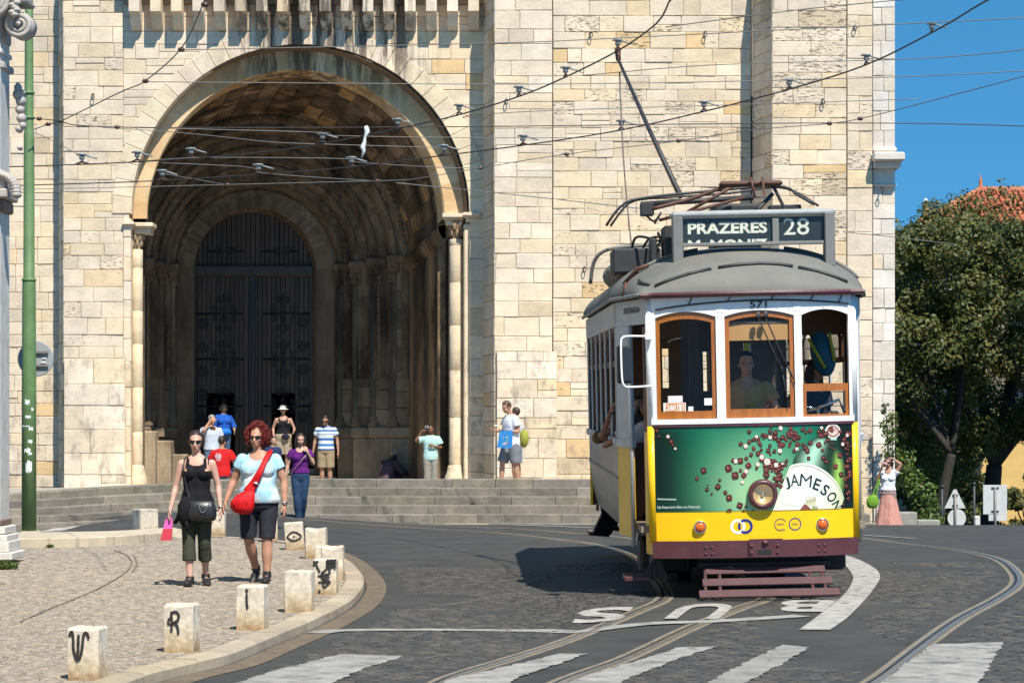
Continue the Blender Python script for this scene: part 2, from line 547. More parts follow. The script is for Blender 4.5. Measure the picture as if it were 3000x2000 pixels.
PAL = [(1, 1, 1), (1.05, 1.0, .93), (.92, .92, .93), (1.1, 1.06, 1.0), (.8, .78, .75), (1.0, .93, .85)]
mk = lambda x, y: inside(x, y, PV) & in_view(x, y)
cobble_field(.056, 15.5, 27, -6.5, 1.5, mk, lambda x, y: -.010, 'pavement_cobbles', m_cobble, PAL, .012)
cobble_field(.072, 27, 44, -9.5, .2, mk, lambda x, y: -.010, 'pavement_cobbles', m_cobble, PAL, .011)

# kerb stones
kb = empty('kerb', kl[0]); tag(kb, kind='structure')
i = 0
while i < len(kl) - 6:
    p = kl[i]
    L = rnd.uniform(.42, .85); k = max(5, int(L / .05)); j = min(i + k, len(kl) - 1)
    b = MB(); t = rnd.uniform(.82, 1.12); b.tint = (t, t * rnd.uniform(.95, 1.0), t * rnd.uniform(.88, 1.0), 1)
    dz = rnd.uniform(-.004, .006)
    seg = list(range(i, j + 1, 4)); 
    if seg[-1] != j: seg.append(j)
    rs = []
    for q, s_ in enumerate(seg):
        a, c = kl[s_].copy(), inner[s_].copy()
        if q == 0 or q == len(seg) - 1:
            tt = (kl[min(s_ + 1, len(kl) - 1)] - kl[max(s_ - 1, 0)]).normalized() * (.005 if q == 0 else -.005)
            a += tt; c += tt
        h = .012 + dz
        w = (a - c).normalized()
        rs.append([c + Vector((0, 0, -.18)), c + Vector((0, 0, h)), a - w * .028 + Vector((0, 0, h)), a + Vector((0, 0, h - .022)), a + w * .006 + Vector((0, 0, -.2))])
    b.rings([[v - kl[0] for v in r] for r in rs])
    o = b.build('kerb_stone', m_kerb, kb)
    i = j
tag(ribbon_sheet('faded_kerb_line', outer2, outer3, m_ochre, .0045), kind='structure')

for pts in ([(335, 1612), (368, 1625), (385, 1643), (382, 1659), (368, 1677), (312, 1712), (245, 1744), (150, 1782), (60, 1822)], [(392, 1628), (400, 1645), (398, 1660), (388, 1676)]):
    l = resample([G(*p) for p in pts], .12)
    ribbon_sheet('pavement_joint', offset(l, .011), offset(l, -.011), m_sand, .0045, lambda x, y: .004, kind='structure')
# raised ledge along the far edge of the pavement
lg = tag(empty('far_ledge', G(200, 1603)), kind='structure')
l = resample([G(-60, 1607), G(90, 1604), G(250, 1601), G(380, 1594), G(478, 1585), G(530, 1578)], .1)
i = 0
while i < len(l) - 2:
    j = min(len(l) - 1, i + rnd.randint(7, 12)); b = MB(); g = rnd.uniform(1.05, 1.35); b.tint = (g, g, g * .97, 1)
    rs = []
    for s_ in list(range(i, j, 3)) + [j]:
        p = l[s_] - l[0]; h = .125 * (1 - ss((s_ / (len(l) - 1) - .72) / .3)) + .012; e = .004 if s_ == i else -.004 if s_ == j else 0
        rs.append([p + Vector((e, 0, -.1)), p + Vector((e, .012, h - .012)), p + Vector((e, .03, h)), p + Vector((e, 1.5, h + .03)), p + Vector((e, 1.5, -.1))])
    b.rings(rs); o = b.build('ledge_stone', m_kerb, lg); o.location = l[0] - lg.location
    i = j

# road setts around the tracks (real stones, worn flat)
def px_poly(pts, z=-.08):
    return np.array([(v.x, v.y) for v in (G(a, b, z) for a, b in pts)])
out_np = np.array([(p.x, p.y) for p in offset(kl, -.47)[::6]] + [(-14, 43), (-30, 43), (-30, 5), (-3.5, 5)])
RAILL = [(1190, 2070), (1315, 1990), (1506, 1929), (1690, 1875), (1873, 1814), (1954, 1768)]
RAILR = [(1540, 2070), (1659, 1994), (1850, 1929), (2027, 1860), (2172, 1806), (2256, 1764)]
far_l = [Vector((1.66, 30.5, 0)), Vector((1.66, 34, 0)), Vector((1.42, 37, 0)), Vector((.75, 40.2, 0)), Vector((-.5, 43, 0)), Vector((-2.3, 45.0, 0)), Vector((-6, 47.2, 0))]
rl = resample([G(*p, -.08) for p in RAILL] + far_l, .25)
rr_far = offset(resample(far_l, .25), 0)
rr = resample([G(*p, -.08) for p in RAILR] + [Vector((2.66, 30.5, 0)), Vector((2.66, 34.3, 0)), Vector((2.4, 37.6, 0)), Vector((1.6, 41, 0)), Vector((.1, 44, 0)), Vector((-1.8, 46.1, 0)), Vector((-5.6, 48.3, 0))], .25)
R2 = [(2350, 2080), (2539, 1997), (2692, 1898), (2807, 1829), (2922, 1768), (2983, 1722), (2975, 1684), (2922, 1645), (2807, 1619), (2654, 1600), (2524, 1584), (2400, 1576)]
r2 = resample([G(*p, -.04) for p in R2], .25)
r2b = offset(r2, -1.0)
def dist_to(x, y, line):
    L = np.array([(p.x, p.y) for p in line]); d = np.full(len(x), 99.)
    for a in L: d = np.minimum(d, np.hypot(x - a[0], y - a[1]))
    return d
def sett_mask(x, y):
    k = in_view(x, y) & ~inside(x, y, out_np)
    idx = np.where(k)[0]
    d1 = np.minimum(dist_to(x[idx], y[idx], rl), dist_to(x[idx], y[idx], rr))
    d2 = dist_to(x[idx], y[idx], r2)
    mid = np.array([((a.x + b.x) / 2, (a.y + b.y) / 2) for a, b in zip(rl, rr)])
    d3 = dist_to(x[idx], y[idx], [Vector((a, b, 0)) for a, b in mid])
    n1 = np.array([noise.noise(Vector((a * .55, b * .3, 2))) for a, b in zip(x[idx], y[idx])])
    ok = (d1 > .22) & (d2 > .25) & (d3 > .62) & (n1 > -.34)
    k[idx[~ok]] = False
    return k
SP = [(1, 1, 1), (1.15, 1.12, 1.08), (.85, .86, .88), (1.3, 1.24, 1.15), (.7, .7, .72)]
cobble_field(.115, 15.5, 33, -4.5, 7.2, sett_mask, road_z, 'road_setts', m_sett, SP, .011, ang0=.35, dzb=-.005)

# rails
def rail(name, line, zf=road_z, lab=None):
    t = empty(name, line[0]); o0 = line[0]
    head = MB(); groove = MB(); lip = MB()
    def strip(mb, o1, o2, dz, th):
        a, b = offset(line, o1), offset(line, o2)
        rs = []
        for p, q in zip(a, b):
            z = zf(p.x, p.y) + dz
            rs.append([Vector((p.x, p.y, z)) - o0, Vector((q.x, q.y, z)) - o0, Vector((q.x, q.y, z - th)) - o0, Vector((p.x, p.y, z - th)) - o0])
        mb.rings(rs)
    strip(head, -.032, .024, .009, .03)
    strip(groove, .024, .052, .0035, .02)
    strip(lip, .052, .067, .007, .03)
    head.build('rail_head', m_rail, t); groove.build('rail_groove', m_black, t); lip.build('rail_lip', m_rail, t)
    for sgn in (-1, 1):
        st = MB(); b = .068 * sgn if sgn > 0 else -.034
        strip(st, b + (-.0 if sgn > 0 else -.04), b + (.04 if sgn > 0 else 0), .004, .03)
        st.build('rail_bedding', m_railbed, t)
    tag(t, lab, 'rail', 'tram rails set in the road')
rail('tram_rail', rl, lab='grooved steel rail running under the near side wheels of the tram, nearer the kerb')
rail('tram_rail', rr, lab='grooved steel rail leaving the front of the tram just left of the fender')
rail('tram_rail', r2, lab='grooved steel rail sweeping in a wide curve along the empty side of the road')

# painted markings
def mark(name, pts, mat, dz=.0095, z=-.08):
    """convex outline in photo px, laid on the road in strips"""
    g0 = [G(a, b, z) for a, b in pts]; g = []
    for k, p in enumerate(g0):
        q = g0[(k + 1) % len(g0)]; L = (q - p).length; n = max(2, int(L / .05)); t = (q - p).normalized()
        for m_ in range(n):
            v = p.lerp(q, m_ / n); e = (noise.noise(v * 7) * .035 + noise.noise(v * 23) * .02) * min(1, m_ / 2, (n - m_) / 2); g.append(v + Vector((-t.y, t.x, 0)) * e)
    b = MB(); b.poly([(p.x, p.y, road_z(p.x, p.y) + dz) for p in g])
    return tag(b.build(name, mat), kind='structure')
mark('crossing_bar', [(995, 1918), (1178, 1923), (1060, 1962), (905, 2040), (560, 2050), (790, 1970)], m_bar)
mark('crossing_bar', [(1640, 1919), (1724, 1921), (1560, 1972), (1400, 2040), (1180, 2050), (1320, 1990)], m_bar)
mark('crossing_bar', [(1985, 1909), (2099, 1907), (1960, 1945), (1650, 2060), (1530, 2050), (1720, 1980)], m_bar)
mark('crossing_bar', [(2290, 1902), (2371, 1909), (2150, 2020), (2010, 2050), (2100, 1985)], m_paintworn)
mark('crossing_bar', [(2731, 1902), (2937, 1896), (2880, 1985), (2800, 2060), (2480, 2060)], m_bar)
# thick curved line right of the tram
def bandpx(name, A, B, mat, dz=.0095, z=-.0, step=10):
    a = resample([G(*p, z) for p in A], .1); 
    bb = resample([G(*p, z) for p in B], .1)
    n = 40
    pick = lambda L: [L[int(k * (len(L) - 1) / n)] for k in range(n + 1)]
    return ribbon_sheet(name, pick(a), pick(bb), mat, dz, kind='structure')
bandpx('curved_white_line', [(2432, 1618), (2501, 1634), (2562, 1665), (2578, 1691), (2562, 1722), (2532, 1760), (2486, 1806), (2432, 1838)],
       [(2424, 1622), (2463, 1645), (2497, 1684), (2493, 1714), (2470, 1745), (2424, 1783), (2380, 1815), (2340, 1838)], m_paint)
def linepx(name, pts, w, mat, z=-.08, dz=.0095):
    l = resample([G(*p, z) for p in pts], .12)
    return ribbon_sheet(name, offset(l, w / 2), offset(l, -w / 2), mat, dz, kind='structure')
linepx('white_stop_line', [(925, 1856), (1000, 1848), (1200, 1846), (1400, 1847), (1560, 1851), (1690, 1862), (1740, 1859), (1880, 1850), (2060, 1845), (2200, 1838), (2350, 1829)], .24, m_bar)
linepx('white_lane_line', [(2480, 1566), (2560, 1570), (2680, 1578)], .12, m_paintworn, 0)
linepx('white_lane_line', [(1508, 1538), (1600, 1541), (1735, 1546)], .14, m_paint, 0)
linepx('white_lane_line', [(60, 1509), (120, 1511), (200, 1508), (240, 1505)], .25, m_paint, .27, .006)
linepx('white_lane_line', [(180, 1521), (215, 1516), (240, 1512)], .25, m_paint, .27, .006)
linepx('white_lane_line', [(262, 1506), (330, 1507), (400, 1508)], .3, m_paintworn, .22, .006)

def text_mesh(s, bold=0.0, shear=0.0, res=3, extrude=0.0, space=1.0):
    cu = bpy.data.curves.new('t', 'FONT')
    cu.body = s; cu.size = 1; cu.offset = bold; cu.resolution_u = res; cu.extrude = extrude; cu.space_character = space; cu.shear = shear
    cu.align_x = 'LEFT'
    ob = bpy.data.objects.new('t', cu); C.objects.link(ob)
    dg = bpy.context.evaluated_depsgraph_get(); dg.update()
    me = bpy.data.meshes.new_from_object(ob.evaluated_get(dg))
    bpy.data.objects.remove(ob); bpy.data.curves.remove(cu)
    v = np.array([x.co[:] for x in me.vertices]); 
    f = [tuple(p.vertices) for p in me.polygons]
    bpy.data.meshes.remove(me)
    lo, hi = v.min(0), v.max(0)
    v = (v - lo); v[:, 0] /= (hi - lo)[0]; v[:, 1] /= max((hi - lo)[1], 1e-6)
    return v, f, (hi - lo)[0] / max((hi - lo)[1], 1e-6)
# BUS, painted for drivers coming the other way
for ch, (x0, x1, yt, yb, lean) in {'S': (1662, 1862, 1772, 1810, 40), 'U': (1945, 2165, 1766, 1808, 60), 'B': (2258, 2455, 1753, 1790, 45)}.items():
    v, f, asp = text_mesh(ch, .028)
    b = MB(); V = []
    for q in v:
        u, w = 1 - q[0], q[1]            # upside down seen from here
        px = x0 + u * (x1 - x0 - lean) + (1 - w) * 0 + w * 0 
        py = yb - (1 - w) * (yb - yt)
        px += lean * (1 - w)
        g = G(px, py, .012)
        V.append((g.x, g.y, road_z(g.x, g.y) + .0115))
    b.add(V, f); o = b.build('road_letter', m_paint); tag(o, kind='structure')

# steps up to the cathedral forecourt
STEP = [(-260, 43.6, .56), (45, 44, .60), (257, 45, .66), (498, 46.3, .715), (640, 47.2, .75), (839, 48, .77), (1250, 48, .77), (1800, 48, .77), (2300, 48.1, .77), (2480, 48.3, .77)]
top = resample([Vector(((a - CX) / F * d, d, z)) for a, d, z in STEP], .1)
steps = empty('entrance_steps', top[0]); tag(steps, kind='structure')
for k in range(6):
    off_ = offset(top, -.33 * k)
    fall = lambda p, k=k: (.152 * k) * (1 if p.x > -4.6 else 1 - .25 * ss((-p.x - 4.6) / 4))
    back = offset(top, -.33 * k + .42)
    i = rnd.randint(0, 4)
    i = 0
    while i < len(top) - 2:
        L = rnd.uniform(.75, 1.5); j = min(len(top) - 1, i + int(L / .1))
        if len(top) - 1 - j < 4: j = len(top) - 1
        b = MB(); g = rnd.choice([1, 1, .92, 1.06, 1.3, .85]); b.tint = (g, g * rnd.uniform(.95, 1.0), g * rnd.uniform(.86, 1.0), 1)
        rs = []
        dz = rnd.uniform(-.005, .005); dy = rnd.uniform(-.008, .008)
        seg = list(range(i, j + 1, 5))
        if seg[-1] != j: seg.append(j)
        for q, s_ in enumerate(seg):
            a, c = off_[s_].copy(), back[s_].copy()
            e = (.004 if q == 0 else -.004 if q == len(seg) - 1 else 0)
            t_ = (top[min(s_ + 1, len(top) - 1)] - top[max(0, s_ - 1)]); t_.z = 0; t_.normalize(); a += t_ * e; c += t_ * e
            z = top[s_].z - fall(top[s_]) + dz
            w = (a - c); w.z = 0; w.normalize()
            a = a + w * dy
            rs.append([Vector((c.x, c.y, z - .2)) - top[0], Vector((c.x, c.y, z)) - top[0], Vector((a.x, a.y, z)) - w * .012 - top[0], Vector((a.x, a.y, z - .012)) - top[0], Vector((a.x, a.y, z - .2)) - top[0]])
        b.rings(rs)
        b.build('step_stone', m_step, steps)
        i = j

def floor_z(x, y, ze=.77):
    if y < 53.5: return ze + (.5 - ze) * max(0, (y - 48) / 5.5)
    return .5 - .24 * min(1, (y - 53.5) / 8.8)
pf = []
cols = top[::4]
V = []; rows = [0.0, 1.2, 2.8, 5.0, 8.0, 12.0, 18.0]
for p in cols:
    for r_ in rows:
        y = p.y + .3 + r_
        V.append((p.x, y, min(p.z - .005, floor_z(p.x, y, p.z - .005))))
nr = len(rows)
Q = [[c * nr + r_, (c + 1) * nr + r_, (c + 1) * nr + r_ + 1, c * nr + r_ + 1] for c in range(len(cols) - 1) for r_ in range(nr - 1)]
m_floor = M('forecourt_paving', (.36, .31, .24), .9, .25, 3, .3, 30, dirt=.4, dirt_col=(.2, .17, .13))
tag(fast_mesh('forecourt', V, Q, None, m_floor), kind='structure')

# ------------------------------------------------------------------ bollards
def boll_mat():
    m, t, b = nodes('bollard_limestone'); N = t.nodes; L = t.links
    tc = N.new('ShaderNodeTexCoord')
    sx = N.new('ShaderNodeSeparateXYZ'); L.new(tc.outputs['Object'], sx.inputs[0])
    ge = N.new('ShaderNodeNewGeometry')
    nz = N.new('ShaderNodeTexNoise'); nz.inputs['Scale'].default_value = 7; nz.inputs['Detail'].default_value = 7; nz.inputs['Roughness'].default_value = .65
    L.new(ge.outputs['Position'], nz.inputs['Vector'])
    ad = N.new('ShaderNodeMath'); ad.operation = 'MULTIPLY_ADD'; ad.inputs[1].default_value = -.30; L.new(nz.outputs[0], ad.inputs[0]); L.new(sx.outputs['Z'], ad.inputs[2])
    rp = N.new('ShaderNodeValToRGB')
    e = rp.color_ramp.elements
    e[0].position = 0; e[0].color = (.34, .215, .105, 1); e[1].position = 1; e[1].color = (.40, .355, .29, 1)
    e1 = rp.color_ramp.elements.new(.22); e1.color = (.50, .39, .26, 1)
    e2 = rp.color_ramp.elements.new(.45); e2.color = (.62, .54, .42, 1)
    e3 = rp.color_ramp.elements.new(.8); e3.color = (.58, .515, .415, 1)
    mr = N.new('ShaderNodeMapRange'); mr.inputs[1].default_value = -.16; mr.inputs[2].default_value = .30; L.new(ad.outputs[0], mr.inputs[0]); L.new(mr.outputs[0], rp.inputs[0])
    n2 = N.new('ShaderNodeTexNoise'); n2.inputs['Scale'].default_value = 26; n2.inputs['Detail'].default_value = 4; L.new(ge.outputs['Position'], n2.inputs['Vector'])
    r2_ = N.new('ShaderNodeMapRange'); r2_.inputs[1].default_value = .3; r2_.inputs[2].default_value = .7; r2_.inputs[3].default_value = .76; r2_.inputs[4].default_value = 1.14; L.new(n2.outputs[0], r2_.inputs[0])
    mm = N.new('ShaderNodeMix'); mm.data_type = 'RGBA'; mm.blend_type = 'MULTIPLY'; mm.inputs[0].default_value = 1
    L.new(rp.outputs[0], mm.inputs[6]); L.new(r2_.outputs[0], mm.inputs[7])
    L.new(mm.outputs[2], b.inputs['Base Color']); b.inputs['Roughness'].default_value = .9
    bp = N.new('ShaderNodeBump'); bp.inputs['Strength'].default_value = .5; bp.inputs['Distance'].default_value = .008; L.new(n2.outputs[0], bp.inputs['Height']); L.new(bp.outputs[0], b.inputs['Normal'])
    return m
m_boll = boll_mat()
m_graf = M('spray_paint', (.022, .021, .02), .7, .3, 30)

def ribbon(mb, pts, w, y):
    """flat stroke in the xz plane at depth y"""
    pts = [Vector((p[0], 0, p[1])) for p in pts]
    a = []
    for i, p in enumerate(pts):
        t = (pts[min(i + 1, len(pts) - 1)] - pts[max(i - 1, 0)]).normalized()
        n = Vector((-t.z, 0, t.x)) * w / 2 * rnd.uniform(.85, 1.15)
        a.append((p + n, p - n))
    for i in range(len(a) - 1):
        mb.add([(q.x, y, q.z) for q in (a[i][0], a[i][1], a[i + 1][1], a[i + 1][0])], [(0, 1, 2, 3)])
    for p in (pts[0], pts[-1]):
        mb.add([(p.x + w / 2 * math.cos(k * math.pi / 4), y - .0004, p.z + w / 2 * math.sin(k * math.pi / 4)) for k in range(8)], [tuple(range(8))])

def bollard(px0, px1, pyt, pyb, rot, label, marks=(), scoop=0.0, lean=0.0, depth=None):
    d = CH * F / (pyb - HY); s = F / d
    w = (px1 - px0) / s; h = (pyb - pyt) / s; dp = depth or w
    loc = G((px0 + px1) / 2, pyb)
    r_ = R(rot)
    cx, cy = loc.x - math.sin(r_) * dp / 2 * 1, loc.y + math.cos(r_) * dp / 2
    t = empty('stone_bollard', (cx, cy, 0), (0, R(lean), r_))
    b = MB()
    n = 9; bv = .012
    rs = []
    for k, (ix, z) in enumerate([(0, -.12), (0, .02), (0, h * .3), (0, h * .6), (0, h - bv * 1.4), (bv, h)]):
        ring = []
        c_ = [(-1, -1), (1, -1), (1, 1), (-1, 1)]
        for q in range(4):
            x0, y0 = c_[q]; x1, y1 = c_[(q + 1) % 4]
            for m in range(n - 1):
                f = m / (n - 1)
                f = f * .92 + .04
                x, y = x0 + (x1 - x0) * f, y0 + (y1 - y0) * f
                nn = noise.noise(Vector((x * 2 + cx * 3, y * 2 + cy, z * 9))) * .006
                zz = z
                if k >= 4:
                    zz -= scoop * (1 - min(1, abs(x) * 1.25) ** 2) * (1 if y < .8 else .4) + abs(noise.noise(Vector((x * 3 + cx, y * 3, cy)))) * .012
                ring.append(Vector((x * (w / 2 - ix + nn), y * (dp / 2 - ix + nn), zz)))
        rs.append(ring)
    b.rings(rs, cap0=False, cap1=False)
    topc = len(b.v); last = len(b.v) - len(rs[0])
    zc = sum(v.z for v in rs[-1]) / len(rs[-1]) - scoop * .6
    b.v.append((0, 0, zc)); m_ = len(rs[0])
    for q in range(m_):
        b.f.append([last + q, last + (q + 1) % m_, topc]); b.c.append((1, 1, 1, 0)); b.m.append(0); b.sm.append(False)
    b.build('block', m_boll, t)
    if marks:
        g = MB()
        for st in marks:
            wd = .021 * (w / .24)
            pts = resample([Vector(((u - .5) * w, 0, v * h)) for u, v in st], .012) if len(st) > 1 else None
            if pts: ribbon(g, [(p.x, p.z) for p in pts], wd, -dp / 2 - .008)
            else: g.add([((st[0][0] - .5) * w + .014 * math.cos(k * math.pi / 5), -dp / 2 - .008, st[0][1] * h + .014 * math.sin(k * math.pi / 5)) for k in range(10)], [tuple(range(10))])
        g.build('graffiti', m_graf, t)
    tag(t, label, 'bollard', 'stone bollards along the kerb')

bollard(194, 290, 1836, 1992, -10, 'squat limestone bollard sprayed with a black psi, nearest the camera', [
    [(.10, .85), (.16, .93), (.21, .80), (.22, .60), (.28, .45), (.36, .38), (.44, .45), (.50, .62), (.53, .80), (.58, .90), (.66, .88), (.70, .80)],
    [(.38, .84), (.37, .62), (.36, .40)]], scoop=.01)
bollard(475, 566, 1768, 1911, -9, 'limestone bollard sprayed with a looped black letter R', [
    [(.30, .80), (.31, .62), (.30, .44)], [(.30, .82), (.44, .84), (.54, .78), (.52, .68), (.40, .62), (.30, .60)],
    [(.30, .72), (.22, .68), (.20, .60), (.28, .58), (.40, .60), (.50, .54), (.53, .40)]], scoop=.008)
bollard(690, 773, 1714, 1846, -7, 'limestone bollard sprayed with a black dotted letter i', [[(.40, .89)], [(.40, .80), (.40, .65), (.42, .50)]])
bollard(831, 912, 1671, 1794, -5, 'plain limestone bollard without graffiti in front of the one with black signs')
bollard(915, 985, 1637, 1742, -2, 'limestone bollard covered in a column of black signs', [
    [(.08, .94), (.30, .66)], [(.22, .94), (.04, .82)], [(.60, .95), (.98, .97)], [(.60, .80), (.98, .78)], [(.66, .98), (.66, .76)], [(.80, .98), (.80, .76)], [(.94, .98), (.94, .76)], [(.60, .88), (.98, .88)],
    [(.62, .74), (.40, .58), (.72, .60), (.70, .72)], [(.26, .54), (.70, .50)], [(.40, .62), (.42, .46), (.70, .40)], [(.28, .36), (.74, .36)], [(.46, .44), (.48, .22), (.72, .34)], [(.30, .11)]])
bollard(940, 1004, 1597, 1700, -2, 'limestone bollard with a scooped top at the tip of the kerb bend', scoop=.035)
bollard(921, 985, 1600, 1676, 0, 'limestone bollard mostly hidden behind the scooped one at the kerb bend')
bollard(893, 953, 1545, 1636, -2, 'limestone bollard with a scooped stained top beside the eye bollard', scoop=.04)
bollard(836, 891, 1529, 1610, 2, 'leaning limestone bollard with a black eye drawn on it', [
    [(.14, .48), (.30, .60), (.52, .65), (.74, .59), (.90, .48), (.74, .38), (.52, .34), (.30, .38), (.14, .48)], [(.52, .49)]], lean=-4)
bollard(770, 811, 1500, 1587, 0, 'limestone bollard peeping out behind the legs of the red haired woman')
bollard(607, 658, 1500, 1570, 0, 'limestone bollard between the two women walking toward the camera')
bollard(408, 466, 1490, 1572, 30, 'limestone bollard with one shaded side standing on the far kerb')

# ------------------------------------------------------------------ cathedral
DB = 57.0                        # depth of the portal bay wall
cat_o = Vector((0, DB, 0))
cathedral = empty('cathedral', cat_o)
tag(cathedral, 'pale limestone cathedral front with a deep round arched portal between two towers', 'cathedral')
def CL(px, py, d): return P(px, py, d) - cat_o

TINTS = [((1, .98, .96), 52), ((1.0, .95, .87), 24), ((.96, .95, .97), 14), ((1.0, .91, .77), 6), ((.94, .79, .56), 2.4), ((1.06, 1.05, 1.06), 10), ((.84, .79, .72), 2)]
def pick_tint(white=0.0, pit=.5):
    if rnd.random() < white:
        c = rnd.choice([(1.08, 1.1, 1.14), (1.02, 1.04, 1.08), (1.12, 1.12, 1.12)])
    else:
        r_ = rnd.uniform(0, sum(w for _, w in TINTS)); 
        for c, w in TINTS:
            r_ -= w
            if r_ <= 0: break
    k = rnd.uniform(.93, 1.06)
    p = rnd.random() ** 2.1
    return (c[0] * k, c[1] * k, c[2] * k, p * pit * 1.6)

stones = []      # (area, verts(8), tint, matkey)
def stone(x0, x1, z0, z1, y, tint, key='lime', gap=.004, ch=.010, back=.06, rough=.010):
    g = gap * rnd.uniform(.6, 1.5)
    if x1 - x0 < .03 or z1 - z0 < .03: return
    dy = rnd.uniform(-rough, rough)
    q = []
    for (x, z, sx, sz) in ((x0, z0, 1, 1), (x1, z0, -1, 1), (x1, z1, -1, -1), (x0, z1, 1, -1)):
        q.append((x + sx * g * rnd.uniform(.5, 1.4), y + back, z + sz * g * rnd.uniform(.5, 1.4), sx, sz))
    V = [(a, b, c) for a, b, c, _, _ in q]
    V += [(a, y + dy + ch * rnd.uniform(.6, 1.3), c) for a, b, c, _, _ in q]
    V += [(a + sx * ch * rnd.uniform(.5, 1.6), y + dy + rnd.uniform(-.005, .005), c + sz * ch * rnd.uniform(.5, 1.6)) for a, b, c, sx, sz in q]
    stones.append(((x1 - x0) * (z1 - z0), V, tint, key))
SF = [(8, 9, 10, 11)] + [(4 + i, 4 + (i + 1) % 4, 8 + (i + 1) % 4, 8 + i) for i in range(4)] + [(i, (i + 1) % 4, 4 + (i + 1) % 4, 4 + i) for i in range(4)]

backing = MB()
def coursed(px0, px1, py0, py1, p, ch=(.26, .38), lw=(.36, .95), key='lime', white=0.0, pit=.5, arch=None, gap=.004, rough=.011):
    """ashlar in courses between photo columns/rows on the plane p metres in front of the bay"""
    d = DB - p
    a, b = CL(px0, py1, d), CL(px1, py0, d)
    X0, Z0, X1, Z1 = a.x, a.z, b.x, b.z
    y = -p
    z = Z0; odd = 0
    while z < Z1 - .02:
        h = rnd.uniform(*ch); z1 = min(Z1, z + h)
        if Z1 - z1 < .12: z1 = Z1
        spans = [(X0, X1)]
        if arch:
            ax, az, ar, ab = arch
            zc = min(max(az, z), z1)
            if z < az + ar:
                if zc - az >= 0 and z > az:
                    hw = math.sqrt(max(0, ar ** 2 - (z - az) ** 2))
                else: hw = ar
                spans = [(X0, ax - hw), (ax + hw, X1)]
        for s0, s1 in spans:
            if s1 - s0 < .03: continue
            backing.box(((s0 + s1) / 2, y + .09, (z + z1) / 2), (s1 - s0, .14, z1 - z))
            x = s0 + (0 if odd else 0); first = True
            while x < s1 - .01:
                w = rnd.uniform(*lw) * (rnd.uniform(.4, .8) if first and odd else 1)
                first = False
                x1 = min(s1, x + w)
                if s1 - x1 < lw[0] * .6: x1 = s1
                t = pick_tint(white, pit)
                if rnd.random() < .10 and z1 - z > .26 and x1 - x > .4:      # patched: two small stones in one bed
                    zm = z + (z1 - z) * rnd.uniform(.4, .6)
                    stone(x, x1, z, zm, y, t, key, gap, rough=rough); stone(x, x1, zm, z1, y, pick_tint(white, pit), key, gap, rough=rough)
                else:
                    stone(x, x1, z, z1, y, t, key, gap, rough=rough)
                x = x1
        z = z1; odd ^= 1

# left tower's outer wall, block and base
coursed(-60, 176, -60, 1470, -.9, pit=.35)
coursed(185, 361, -60, 1050, 0, pit=.7, lw=(.3, .8))
coursed(187, 366, 1050, 1450, .09, (.42, .55), (.5, 1.0), white=.45, pit=.4)
# portal bay with the arch
AXc = CL(880, 626, DB); AR = 495 / F * DB
coursed(361, 1420, -60, 1120, 0, arch=(AXc.x, AXc.z, AR + .05, 0), pit=.35, lw=(.4, 1.0))
# right tower: quoins, field, buttress, base
coursed(1448, 1618, -60, 1030, 1.3, (.30, .42), (.45, .85), white=.35, pit=.3)
coursed(1620, 2200, -60, 1120, 1.3, (.24, .36), (.3, .85), pit=.75)
coursed(1620, 2200, 1120, 1480, 1.29, (.3, .42), (.4, .9), pit=.5)
coursed(1455, 1632, 1030, 1460, 1.37, (.36, .5), (.45, .9), white=.3, pit=.5)
coursed(2262, 2480, -60, 1500, 2.6, (.28, .36), (.5, 1.1), pit=1.0)
coursed(2482, 2556, -60, 1560, 2.62, (.34, .5), (.3, .62), pit=.8)
coursed(2557, 2622, -60, 1560, 2.5, (.3, .42), (.22, .45), 'white', white=.2, pit=.15)

def side_face(px_near, d_near, px_far, d_far, py0, py1, key='lime', ch=(.3, .42), pit=.6):
    """a flank running back from a front corner; built as coursed stones along the flank"""
    n0, n1 = CL(px_near, py0, d_near), CL(px_near, py1, d_near); f0 = CL(px_far, py0, d_far)
    A = Vector((n0.x, n0.y)); B = Vector((f0.x, f0.y))
    Z1 = max(n0.z, f0.z) + .3; z = CL(px_near, py1, d_near).z
    t = (B - A); L = t.length; t.normalize(); nrm = Vector((t.y, -t.x))
    if nrm.x > 0: nrm = -nrm
    c = (A + B) / 2 - nrm * .08
    backing.box((c.x, c.y, (z + Z1) / 2), (.12, L, Z1 - z), M=Matrix.Rotation(math.atan2(t.y, t.x) - math.pi / 2, 3, 'Z'))
    odd = 0
    while z < Z1:
        h = rnd.uniform(*ch); x = 0
        cuts = [0, L * (.55 if odd else .38), L]
        for k in range(2):
            s0, s1 = cuts[k] + .005, cuts[k + 1] - .005
            ti = pick_tint(0, pit)
            V = []
            g = .006; dy = rnd.uniform(-.008, .008)
            for dep, ins in ((-.06, 0), (-.012 + dy, 0), (dy, .014)):
                for (s_, zz) in ((s0 + ins, z + g + ins), (s1 - ins, z + g + ins), (s1 - ins, z + h - g - ins), (s0 + ins, z + h - g - ins)):
                    q = A + t * s_ + nrm * dep
                    V.append((q.x, q.y, zz))
            stones.append((h * L * .4, V, ti, key))
        z += h; odd ^= 1
side_face(185, DB, 171, DB + .9, -60, 1470)
side_face(1448, DB - 1.3, 1415, DB, -60, 1480)
side_face(2262, DB - 2.6, 2203, DB - 1.3, -60, 1480, pit=1.0)
backing.tint = (1, 1, 1, 0)
backing.build('wall_core', m_mortar, cathedral)

